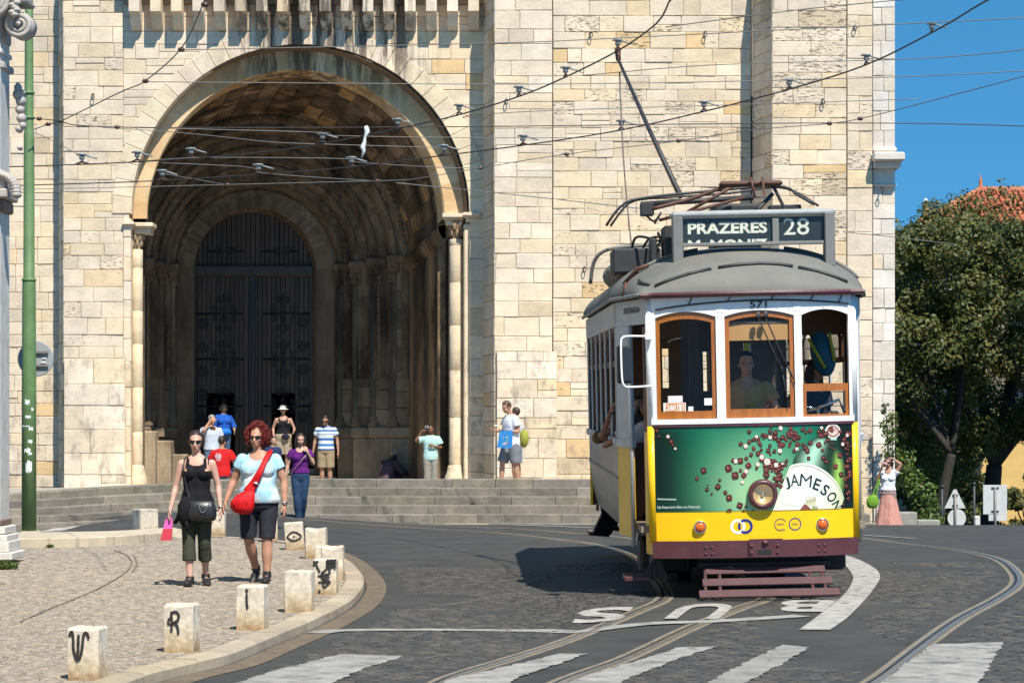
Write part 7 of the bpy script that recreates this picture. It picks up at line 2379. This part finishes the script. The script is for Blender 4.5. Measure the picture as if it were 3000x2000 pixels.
top_ = [(-.045, -.03), (.045, -.03), (.045, .03), (-.045, .03)]
mb.tint = (.75, .12, .42, 1)
v0 = [(x + a * .9, y + b, .74) for a, b in top_]; v1 = [(x - .015 + a * 1.1, y + b * 1.2, .64) for a, b in top_]; v2 = [(x - .035 + a * 1.35, y + b * 1.3, .51) for a, b in top_]
mb.rings([[Vector(p) for p in v1], [Vector(p) for p in v0]], False, False); mb.tint = (.55, .05, .07, 1); mb.rings([[Vector(p) for p in v2], [Vector(p) for p in v1]], True, False); mb.build('bag', m_print, t)
mb = MB(); mb.smooth = True
for yy in (-.025, .025): mb.tube(resample([Vector((x - .03, y + yy, .74)), Vector((x, y + yy * .4, .80)), Vector((x + .03, y + yy, .74))], .015), .004, 5)
mb.build('handle', cloth((.6, .1, .35)), t)

# 2 red haired woman --------------------------------------------------------
B = Person('woman with curly red hair in a pale blue top carrying a red bag', Vector((-2.80, 28.7, 0)), 1.70, -4, 1.26, 'F', .0075, (.45, .235, .155), belly=.05, bust=.06)
B.arm[0] = [B.sh[0], Vector((-.285, .03, 1.13)), Vector((-.36, -.06, .90))]; B.arm[1] = [B.sh[1], Vector((.275, .03, 1.12)), Vector((.295, -.03, .86))]
B.leg[0] = [B.hip[0], Vector((-.115, -.01, .50)), Vector((-.07, .22, .14))]; B.leg[1] = [B.hip[1], Vector((.10, -.05, .49)), Vector((.10, -.06, .085))]
B.toe = [Vector((-.10, -1, -.55)), Vector((.02, -1, .0))]; B.limb = 1.12; B.heoff = Vector((-.02, -.03, .0)); B.heyaw = -6; B.palm = [Vector((1, .4, 0)), Vector((-1, .2, 0))]
B.body()
def bcol(co):
    q = noise.noise(co * 3.5); w = .5 + .5 * noise.noise(Vector((co.x * 6, co.y * 3, co.z * 5 + 4)))
    return lerp3((.36, .60, .72), (.60, .66, .68), ss((w - .45) / .25))
B.top((.4, .6, .7), .42, .885, .013, 'scoop', 'shirt', .006, .008, paint=bcol, nd=.105)
B.trousers((.026, .026, .036), 1.0, .009, .018, 'shorts', .92); B.shoes(high=.05); B.glasses(1.0); B.hair((.17, .018, .014), 'curly', seed=4)
mb = MB(); mb.smooth = True; c = B.arm[1][2]; mb.tube([c + Vector((0, 0, .035)), c + Vector((0, 0, .012))], .036, 12); mb.ell(c + Vector((.0, -.034, .024)), .018, 8, 6); mb.build('watch', m_chr, B.t)
t = bag_thing('crossbody_bag', 'bright red crossbody bag on a broad red strap worn by the red haired woman', 'bag', B.t.location); t.scale = B.t.scale; t.rotation_euler = B.t.rotation_euler
m_red = M('red_canvas', (.55, .006, .010), .6, .15, 9, .5, 25, spec=.3, bdist=.012)
mb = MB(); loft_bag(mb, [(.765, -.125, -.22, .05, .03), (.785, -.135, -.235, .10, .06), (.84, -.145, -.245, .135, .075), (.90, -.14, -.245, .135, .07), (.97, -.11, -.235, .105, .055), (1.02, -.07, -.225, .06, .035)]); 
for k in range(5): mb.tube([(-.07 - k * .03, -.275 - .012 * (k % 2), 1.0 - k * .01), (-.08 - k * .035, -.312, .90), (-.10 - k * .03, -.30, .82)], [.006, .012, .005], 6)
mb.build('pouch', m_red, t)
mb = MB(); mb.smooth = True
pts = resample([Vector(p) for p in [(-.09, -.22, 1.0), (-.02, -.215, 1.10), (.045, -.235, 1.22), (.09, -.185, 1.33), (.125, -.085, 1.425), (.125, .0, 1.452), (.10, .09, 1.40), (.0, .16, 1.2), (-.15, .15, 1.0), (-.24, .0, .93), (-.22, -.16, .92)]], .03)
mb.tube(pts, [.062 - .030 * min(1, max(0, k / 10)) if k < 10 else .032 for k in range(len(pts))], 8, flat=.28, up=(0, -1, .3)); mb.build('strap', m_red, t)
mb = MB(); mb.smooth = True; mb.tube([(-.015, -.245, 1.115), (.035, -.25, 1.10)], .012, 6); mb.build('buckle', m_chr, t)

VF = .0095
# 3 woman in purple ----------------------------------------------------------
Q_ = Person('woman in a purple t-shirt and blue jeans coming down from the steps', pz(880, 1262, 1.58, d=46.0), 1.58, 4, .95, 'F', VF, (.50, .29, .20))
Q_.t.location.z = .02
Q_.arm[0] = [Q_.sh[0], Vector((-.24, .02, 1.12)), Vector((-.29, -.04, .86))]; Q_.arm[1] = [Q_.sh[1], Vector((.25, -.02, 1.13)), Vector((.14, -.16, 1.36))]
Q_.hdir[1] = Vector((-.35, -.1, 1)); Q_.palm[1] = Vector((-.6, .6, 0)); Q_.curl[1] = 1.1
Q_.leg[0] = [Q_.hip[0], Vector((-.06, -.09, .49)), Vector((-.03, -.04, .09))]; Q_.leg[1] = [Q_.hip[1], Vector((.06, -.04, .5)), Vector((.02, .16, .12))]; Q_.hepitch = 8; Q_.heyaw = 5
Q_.body(); Q_.top((.10, .012, .14), .42, .96, .012, 'scoop'); Q_.trousers((.022, .050, .10), 1.98, .012, .016, 'jeans'); Q_.shoes(); Q_.hair((.035, .020, .013), 'long')
Q_.band([(.14, -.10, 1.36), (.05, -.17, 1.24), (-.08, -.145, 1.08), (-.19, -.06, .92)], .03, cloth((.52, .40, .33)), 'bag_strap')
# 4 striped man --------------------------------------------------------------
S4 = Person('man in a blue and white striped polo shirt and beige shorts looking down', pz(955, 1216, 1.75, d=61.5), 1.75, -6, 1.0, 'M', VF, (.40, .225, .15))
S4.arm[0] = [S4.sh[0], Vector((-.26, .03, 1.12)), Vector((-.30, .0, .86))]; S4.arm[1] = [S4.sh[1], Vector((.26, .03, 1.12)), Vector((.285, .0, .86))]
S4.hepitch = 24; S4.heoff = Vector((0, -.05, -.01))
S4.body()
def stripes(co):
    z = co.z
    for a, b, c in ((.88, .93, (.04, .16, .42)), (.985, 1.045, (.04, .17, .46)), (1.12, 1.18, (.03, .14, .42)), (1.25, 1.275, (.10, .26, .5)), (1.325, 1.37, (.05, .17, .36)), (1.42, 1.5, (.06, .2, .5))):
        if a < z < b: return c
    return (.62, .66, .68)
S4.top((1, 1, 1), .5, .90, .018, 'crew', 'polo_shirt', .014, paint=stripes); S4.trousers((.30, .235, .15), .98, .022, .035, 'shorts'); S4.shoes(); S4.hair((.012, .010, .010), 'short')
S4.glasses()
# 5 boy in teal ----------------------------------------------------------------
S5 = Person('boy in a pale teal t-shirt and plaid trousers raising a hand to his head', pz(1262, 1246, 1.47, d=57.5), 1.47, 8, .95, 'M', VF, (.19, .085, .05))
S5.arm[0] = [S5.sh[0], Vector((-.40, -.03, 1.30)), Vector((-.24, -.08, 1.56))]; S5.hdir[0] = Vector((.9, -.1, .35)); S5.palm[0] = Vector((.2, .2, -1)); S5.arm[1] = [S5.sh[1], Vector((.27, -.02, 1.13)), Vector((.06, -.20, 1.17))]; S5.hdir[1] = Vector((-1, -.1, .2)); S5.palm[1] = Vector((0, 1, 0)); S5.curl[1] = .9
S5.hepitch = 6; S5.heyaw = -12; S5.body()
S5.top((.36, .56, .53), .62, .80, .026, 'crew', 't_shirt', .02, .03); S5.trousers((.26, .25, .215), 1.95, .034, .012, 'trousers'); S5.shoes(); S5.hair((.012, .010, .009), 'short')
t = bag_thing('camera', 'small silver camera held at the head of the boy in teal', 'camera', S5.w((-.11, -.12, 1.66))); mb = MB(); mb.box((0, 0, 0), (.09, .03, .06), .008); mb.build('camera_body', m_alu, t); mb = MB(); mb.smooth = True; mb.lathe((0, -.015, 0), [(.02, 0), (.02, .02), (.012, .022)], 12, MX); mb.build('lens', m_gear, t)
# 6 man with white t-shirt and blue bag (facing left) ---------------------------
S6 = Person('man in a long white t-shirt and grey shorts standing sideways with a blue bag', pz(1497, 1177, 1.78, d=53.3), 1.78, -62, 1.0, 'M', VF, (.42, .23, .15))
S6.arm[0] = [S6.sh[0], Vector((-.22, -.06, 1.12)), Vector((-.08, -.30, 1.14))]; S6.hdir[0] = Vector((.2, -1, .1)); S6.palm[0] = Vector((0, 0, 1)); S6.arm[1] = [S6.sh[1], Vector((.24, .05, 1.12)), Vector((.16, -.20, 1.13))]; S6.hdir[1] = Vector((-.3, -1, .05)); S6.palm[1] = Vector((-.2, 0, 1)); S6.curl = [.8, .8]
S6.leg[0] = [S6.hip[0], Vector((-.10, -.14, .5)), Vector((-.10, -.16, .09))]; S6.leg[1] = [S6.hip[1], Vector((.10, .06, .49)), Vector((.10, .10, .09))]
S6.hepitch = 22; S6.heoff = Vector((0, -.05, 0)); S6.body()
S6.top((.70, .70, .71), .55, .72, .022, 'crew', 't_shirt', .03, .03); S6.trousers((.17, .18, .20), .95, .026, .03, 'shorts'); S6.shoes(); S6.hair((.07, .035, .02), 'short')
t = bag_thing('tote_bag', 'bright blue carrier bag with a printed picture held by the man in white', 'bag', P(1476, 1286, 53.0))
mb = MB(); mb.tint = (.03, .20, .50, 1); s_ = 53.0 / F
def qq(px, py, y): return Vector(((px - 1476) * s_, y, (1286 - py) * s_))
fr = [(1464, 1262), (1503, 1260), (1500, 1312), (1456, 1311)]
mb.prism([qq(a, b, -.04) for a, b in fr], (0, .08, 0)); mb.build('bag', m_print, t)
mb = MB()
for k in range(9):
    a, b = rnd.uniform(1472, 1490), rnd.uniform(1276, 1304); mb.tint = rnd.choice([(.6, .3, .3, 1), (.5, .5, .2, 1), (.6, .6, .65, 1), (.25, .1, .2, 1)])
    mb.poly([qq(a, b, -.044 - k * .0006), qq(a + rnd.uniform(3, 7), b + 2, -.044 - k * .0006), qq(a + rnd.uniform(1, 6), b + rnd.uniform(5, 9), -.044 - k * .0006)])
tag(mb.build('bag_print', m_print, t), kind='stuff')
mb = MB(); mb.smooth = True; mb.tube(resample([qq(1470, 1262, 0), qq(1478, 1252, 0), qq(1492, 1252, 0), qq(1497, 1262, 0)], .02), .008, 5); mb.build('handle', cloth((.03, .2, .5)), t)
t = bag_thing('phone', 'small white phone held out by the man in the long white t-shirt', 'phone', P(1453, 1246, 52.9)); mb = MB(); mb.box((0, 0, 0), (.075, .05, .02), .005); mb.build('phone_body', m_wht, t)
# 7 companion mostly hidden behind him
S7 = Person('person with a yellow green bag mostly hidden behind the man in white', pz(1513, 1196, 1.62, d=54.0), 1.62, -120, .95, 'F', VF, (.40, .21, .14))
S7.arm[0] = [S7.sh[0], Vector((-.25, .02, 1.14)), Vector((-.20, -.18, 1.25))]; S7.arm[1] = [S7.sh[1], Vector((.26, .0, 1.12)), Vector((.12, -.18, 1.28))]; S7.body(); S7.top((.55, .55, .55), .5, .85); S7.trousers((.60, .60, .62), .95, .022, .02, 'shorts'); S7.shoes(); S7.hair((.05, .03, .02), 'short')
t = bag_thing('backpack', 'yellow green backpack sticking out behind the man in the long white t-shirt', 'bag', P(1535, 1284, 53.7)); mb = MB(); mb.smooth = True; mb.ell((0, 0, 0), (.10, .13, .19), 14, 10); mb.build('pack', cloth((.27, .28, .05)), t)
mb = MB(); mb.smooth = True; mb.tube(resample([Vector((-.05, -.1, .15)), Vector((-.1, -.16, .0)), Vector((-.05, -.1, -.15))], .03), .015, 6); mb.build('strap', cloth((.2, .2, .05)), t)
# 8 man shading his eyes
S8 = Person('grey haired man in a pale blue shirt shading his eyes with his hand', pz(620, 1218, 1.72, d=61.8), 1.72, 25, 1.0, 'M', VF, (.45, .25, .17))
S8.arm[0] = [S8.sh[0], Vector((-.27, -.20, 1.34)), Vector((-.09, -.19, 1.60))]; S8.hdir[0] = Vector((.95, -.35, .2)); S8.palm[0] = Vector((.1, .3, -1)); S8.curl[0] = .2; S8.heyaw = 20; S8.body()
S8.top((.46, .52, .62), .55, .90, .02, 'v', 'shirt', .012, .03); S8.trousers((.10, .16, .24), 1.96, .014, .01, 'jeans'); S8.shoes(); S8.hair((.30, .29, .28), 'short')
mb = MB(); mb.smooth = True
# 9 woman in royal blue
S9 = Person('woman in a royal blue top with a blue waist bag standing in the open wicket', pz(655, 1183, 1.58, d=62.2), 1.58, 18, 1.05, 'F', VF, (.36, .21, .15))
S9.arm[1] = [S9.sh[1], Vector((.27, .0, 1.13)), Vector((.25, -.16, 1.0))]; S9.heyaw = 10; S9.body(); S9.top((.015, .09, .42), 1.4, .93, .018, 'crew', 'jumper'); S9.trousers((.06, .10, .17), 1.96, .012, .01, 'jeans'); S9.shoes(); S9.hair((.12, .085, .055), 'bob')
t = bag_thing('waist_bag', 'bright blue waist bag worn by the woman in the royal blue top', 'bag', S9.w((.0, -.18, .98))); t.rotation_euler = S9.t.rotation_euler; mb = MB(); mb.smooth = True; mb.ell((0, 0, 0), (.15, .07, .085), 14, 8); mb.build('pouch', cloth((.02, .16, .62)), t)
# 10 boy in red seen from behind
S10 = Person('person in a red t-shirt and jeans sitting with the back to the camera', (0, 0, 0), 1.66, 172, 1.0, 'M', VF, (.36, .19, .12))
S10.leg[0] = [S10.hip[0], Vector((-.16, -.42, .95)), Vector((-.16, -.44, .52))]; S10.leg[1] = [S10.hip[1], Vector((.16, -.42, .95)), Vector((.16, -.44, .52))]
S10.arm[0] = [S10.sh[0], Vector((-.27, -.06, 1.13)), Vector((-.30, -.28, 1.0))]; S10.arm[1] = [S10.sh[1], Vector((.27, -.06, 1.13)), Vector((.22, -.28, 1.02))]
p = P(650, 1281, 56.0); S10.t.location = (p.x, 56.0, p.z - 1.66); S10.heyaw = -18; S10.body()
def redp(co):
    if co.y > .05:
        d = math.hypot((co.x - .05) / .075, (co.z - 1.27) / .09)
        if d < 1 and noise.noise(co * 42) > -.12: return (.50, .40, .40)
    return (.52, .014, .016)
S10.top((.5, .02, .02), .62, .84, .022, 'crew', 't_shirt', .02, .035, paint=redp); S10.trousers((.07, .12, .20), 1.95, .016, .01, 'jeans'); S10.shoes(); S10.hair((.03, .018, .012), 'short')
st_ = tag(empty('stone_block', (p.x, 56.0, .30)), 'low stone block under the person in the red t-shirt', 'block'); mb = MB(); h = p.z - 1.66 + .78 * 1.66 / 1.7 - .30; mb.box((0, .05, h / 2), (.5, .5, h), .03); mb.build('block', m_lw, st_)
# 11 hat woman
S11 = Person('woman in a white sun hat, black camisole and beige shorts in the right wicket', pz(830, 1190, 1.60, d=62.0), 1.60, 4, 1.08, 'F', VF, (.40, .23, .165))
S11.arm[0] = [S11.sh[0], Vector((-.26, .03, 1.14)), Vector((-.24, -.10, .93))]; S11.arm[1] = [S11.sh[1], Vector((.28, .0, 1.13)), Vector((.27, -.20, 1.06))]; S11.hepitch = 6; S11.body(); S11.top((.012, .012, .016), 0, .95, .014, 'scoop', 'camisole', nd=.12); S11.trousers((.34, .28, .20), 1.02, .035, .04, 'shorts'); S11.shoes(m_wht, .08); S11.hair((.05, .03, .02), 'short'); S11.hat((.62, .60, .54))
for sx in (-1, 1): S11.band([(sx * .09, -.10, 1.29), (sx * .09, -.075, 1.39), (sx * .085, -.01, 1.43), (sx * .09, .08, 1.36)], .014, cloth((.012, .012, .016)), 'camisole_strap')
t = bag_thing('handbag', 'dark handbag held in front of the woman in the white sun hat', 'bag', S11.w((.06, -.2, .93))); mb = MB(); mb.smooth = True; mb.ell((0, 0, 0), (.10, .03, .07), 12, 8); mb.build('pouch', cloth((.015, .016, .03)), t)
# 12 person hidden behind the red hair
S12 = Person('child in dark blue half hidden behind the red haired woman', pz(800, 1281, 1.30, d=55.5), 1.30, 30, .9, 'M', .011, (.45, .25, .17)); S12.body(); S12.top((.02, .035, .09), .6, .9, .02, 'crew', 't_shirt'); S12.trousers((.1, .1, .12), 1.0, .02, .02, 'shorts'); S12.shoes(); S12.hair((.04, .02, .015), 'short')
# 13 crouching person with head scarf
S13 = Person('person in a dark mauve jacket and patterned headscarf crouching against the plinths', (0, 0, 0), 1.62, 150, 1.08, 'F', VF, (.14, .075, .05), bust=0)
S13.lean = Vector((0, -.16, 0)); S13.leg[0] = [S13.hip[0], Vector((-.17, -.34, 1.06)), Vector((-.15, -.12, .66))]; S13.leg[1] = [S13.hip[1], Vector((.17, -.34, 1.06)), Vector((.15, -.12, .66))]
S13.arm[0] = [S13.sh[0] + Vector((0, -.15, -.02)), Vector((-.28, -.26, 1.14)), Vector((-.30, -.45, 1.05))]; S13.arm[1] = [S13.sh[1] + Vector((0, -.15, -.02)), Vector((.27, -.30, 1.14)), Vector((.10, -.46, 1.1))]; S13.heoff = Vector((0, -.17, -.03)); S13.hepitch = 25
p = P(1132, 1322, 61.0); S13.t.location = (p.x, 61.0, p.z - 1.55); S13.body(); S13.top((.085, .058, .072), 1.8, .76, .03, 'crew', 'jacket', .05, .02); S13.trousers((.03, .022, .03), 1.95, .03, .01, 'skirt_trousers'); S13.shoes()
mb = MB(); mb.smooth = True; mb.T = S13.hm(); mb.ell((0, .015, .15), (.095, .112, .108), 16, 12); mb.ell((0, .12, .10), (.05, .05, .05), 10, 8); mb.T = None
hi13 = S13.hm().inverted()
def scarf(co):
    q = hi13 @ co; n = noise.noise(co * 16)
    return (.50, .24, .03) if q.x > .01 else ((.05, .10, .35) if n > .1 else (.40, .30, .06) if n > -.2 else (.5, .45, .4))
remesh(mb, 'headscarf', .009, m_paintcloth, S13.t, 2, lambda co: (hi13 @ co).y < -.05 and (hi13 @ co).z < .19, scarf)
# 14 woman in the pink skirt
S14 = Person('woman in a white top and long pink skirt taking a picture beside the cathedral corner', pz(2602, 1342, 1.56, d=53.3), 1.56, -14, .95, 'F', VF, (.36, .19, .13))
S14.arm[0] = [S14.sh[0], Vector((-.26, -.08, 1.15)), Vector((-.12, -.20, 1.50))]; S14.hdir[0] = Vector((.25, -.2, 1)); S14.palm[0] = Vector((1, .2, 0)); S14.curl[0] = .9; S14.arm[1] = [S14.sh[1], Vector((.29, -.02, 1.56)), Vector((.10, -.02, 1.70))]; S14.hdir[1] = Vector((-1, -.1, .1)); S14.palm[1] = Vector((0, 0, -1))
S14.body(); S14.top((.74, .74, .75), .3, .98, .014, 'v', 'top'); S14.hair((.02, .013, .010), 'bob'); S14.glasses(); S14.trousers((.3, .2, .2), .5, .012, 0, 'underskirt'); S14.shoes()
mb = MB(); rs = []
for k in range(14):
    f = k / 13; z = 1.02 - .97 * f; n = 56; ring = []
    for q in range(n):
        a = 2 * math.pi * q / n; pl = .012 * f * math.sin(a * 14 + 2 * f) + .018 * f * math.sin(a * 5 + 1)
        ring.append(Vector(((.140 + .20 * f ** 1.1 + pl) * math.cos(a), (.105 + .16 * f + pl) * math.sin(a), z)))
    rs.append(ring)
mb.smooth = True; mb.rings(rs, False, False); mb.build('long_skirt', cloth((.50, .245, .20)), S14.t)
t = bag_thing('camera', 'small pink camera held to the face of the woman in the pink skirt', 'camera', S14.w((-.06, -.22, 1.585))); t.rotation_euler = S14.t.rotation_euler; mb = MB(); mb.box((0, 0, 0), (.10, .03, .06), .008); mb.build('camera_body', cloth((.75, .35, .42)), t); mb = MB(); mb.smooth = True; mb.lathe((.01, -.015, 0), [(.022, 0), (.022, .025), (.012, .028)], 12, MX); mb.build('lens', m_alu, t)
t = bag_thing('green_handbag', 'apple green handbag hanging on the arm of the woman in the pink skirt', 'bag', P(2556, 1462, 53.0)); s_ = 53.0 / F
mb = MB(); mb.smooth = True; loft_bag(mb, [(-.18, 0, 0, .06, .03), (-.14, 0, 0, .11, .05), (-.04, 0, 0, .13, .06), (.05, .01, 0, .10, .045), (.10, .03, 0, .04, .03)]); mb.build('pouch', cloth((.15, .30, .03)), t)
mb = MB(); mb.smooth = True; mb.tube(resample([Vector((.0, 0, .08)), Vector((.08, 0, .28)), Vector((.14, 0, .42)), Vector((.12, 0, .28)), Vector((.08, 0, .1))], .04), .014, 6); mb.build('strap', cloth((.16, .35, .03)), t)

# ---- on the tram: driver and passengers (posed in the tram's own frame)
def on_tram(label, lx, ly, lz, H, head, **kw):
    q = Person(label, (0, 0, 0), H, head, **kw); w_ = TM @ Vector((lx, ly, lz)); q.t.location = w_; q.t.rotation_euler = (TROT[0], TROT[1], TROT[2] + R(head)); return q
D = on_tram('tram driver in a khaki polo shirt standing behind the middle front window', .0, .70, .84, 1.74, 0, wid=1.02, sex='M', vox=VF, skin=(.55, .30, .20))
D.arm[1] = [D.sh[1], Vector((.31, -.06, 1.12)), Vector((.28, -.36, 1.16))]; D.hdir[1] = Vector((-.2, -1, -.15)); D.palm[1] = Vector((0, 0, -1)); D.curl[1] = .9; D.arm[0] = [D.sh[0], Vector((-.28, -.05, 1.12)), Vector((-.22, -.32, 1.08))]; D.hepitch = 2
D.body(); D.top((.48, .29, .12), .55, .9, .02, 'v', 'polo_shirt', .01, .03); D.trousers((.02, .02, .03), 1.95, .014); D.shoes(); D.hair((.010, .008, .008), 'short')
mb = MB(); mb.box((.03, -.158, 1.19), (.085, .006, .02)); mb.build('chest_badge', cloth((.5, .30, .02)), D.t)
def seated(label, lx, ly, head, sex, skin, shirt, hair, kind, elbow=None, H=1.66, sl=.5):
    q = on_tram(label, lx, ly, .86 + .46 - .86 * H / 1.7, H, head, wid=1.0, sex=sex, vox=.011, skin=skin)
    q.leg[0] = [q.hip[0], Vector((-.12, -.40, .92)), Vector((-.12, -.40, .48))]; q.leg[1] = [q.hip[1], Vector((.12, -.40, .92)), Vector((.12, -.40, .48))]
    if elbow: q.arm[0] = elbow[0](q)
    q.body(); q.top(shirt, sl, .88, .02, 'crew'); q.trousers((.03, .035, .05), 1.95, .014); q.shoes(); q.hair(hair, kind); return q
arm_out = lambda dz, up: [lambda q: [q.sh[0], Vector((-.50, -.02, 1.26 + dz)), Vector((-.40 + up * -.02, -.22, 1.40 + up))]]
p1 = seated('tram passenger resting a bare arm out of the second side window', -.88, 2.75, 0, 'F', (.30, .14, .09), (.12, .10, .10), (.02, .014, .01), 'long', arm_out(.0, .16))
p2 = seated('tram passenger leaning an arm in a tan sleeve out of the third side window', -.88, 3.85, 0, 'M', (.33, .18, .12), (.20, .12, .06), (.03, .02, .015), 'short', arm_out(-.02, -.05), sl=1.3)
p3 = seated('tram passenger in a white sleeve resting an elbow in the first side window', -.90, 2.0, 5, 'M', (.34, .17, .11), (.6, .6, .6), (.02, .015, .012), 'short', arm_out(-.06, -.12))
p4 = seated('tram passenger in a blue shirt seated near the middle of the aisle side', .70, 2.6, 0, 'M', (.35, .2, .14), (.04, .06, .14), (.02, .015, .012), 'short')
p5 = on_tram('tram passenger standing in the right hand corner with a teal backpack', .72, 1.15, .84, 1.66, 40, wid=.95, sex='F', vox=.011, skin=(.34, .19, .13)); p5.body(); p5.top((.03, .028, .05), .6, .9); p5.trousers((.05, .06, .09), 1.95); p5.shoes(); p5.hair((.02, .014, .012), 'long')
t = bag_thing('rucksack', 'teal and yellow rucksack hanging high inside the right hand window of the tram', 'bag', TM @ Vector((.80, .95, 2.52))); mb = MB(); mb.smooth = True; mb.tint = (.012, .09, .14, 1); mb.ell((0, 0, 0), (.13, .10, .24), 14, 10); mb.tint = (.38, .36, .03, 1); mb.tube([(-.12, -.08, .18), (-.02, -.115, -.15)], .016, 6); mb.tube([(.10, -.08, .2), (.09, -.10, -.1)], .016, 6); mb.build('pack', m_print, t); t.rotation_euler = (0, R(-12), 0)
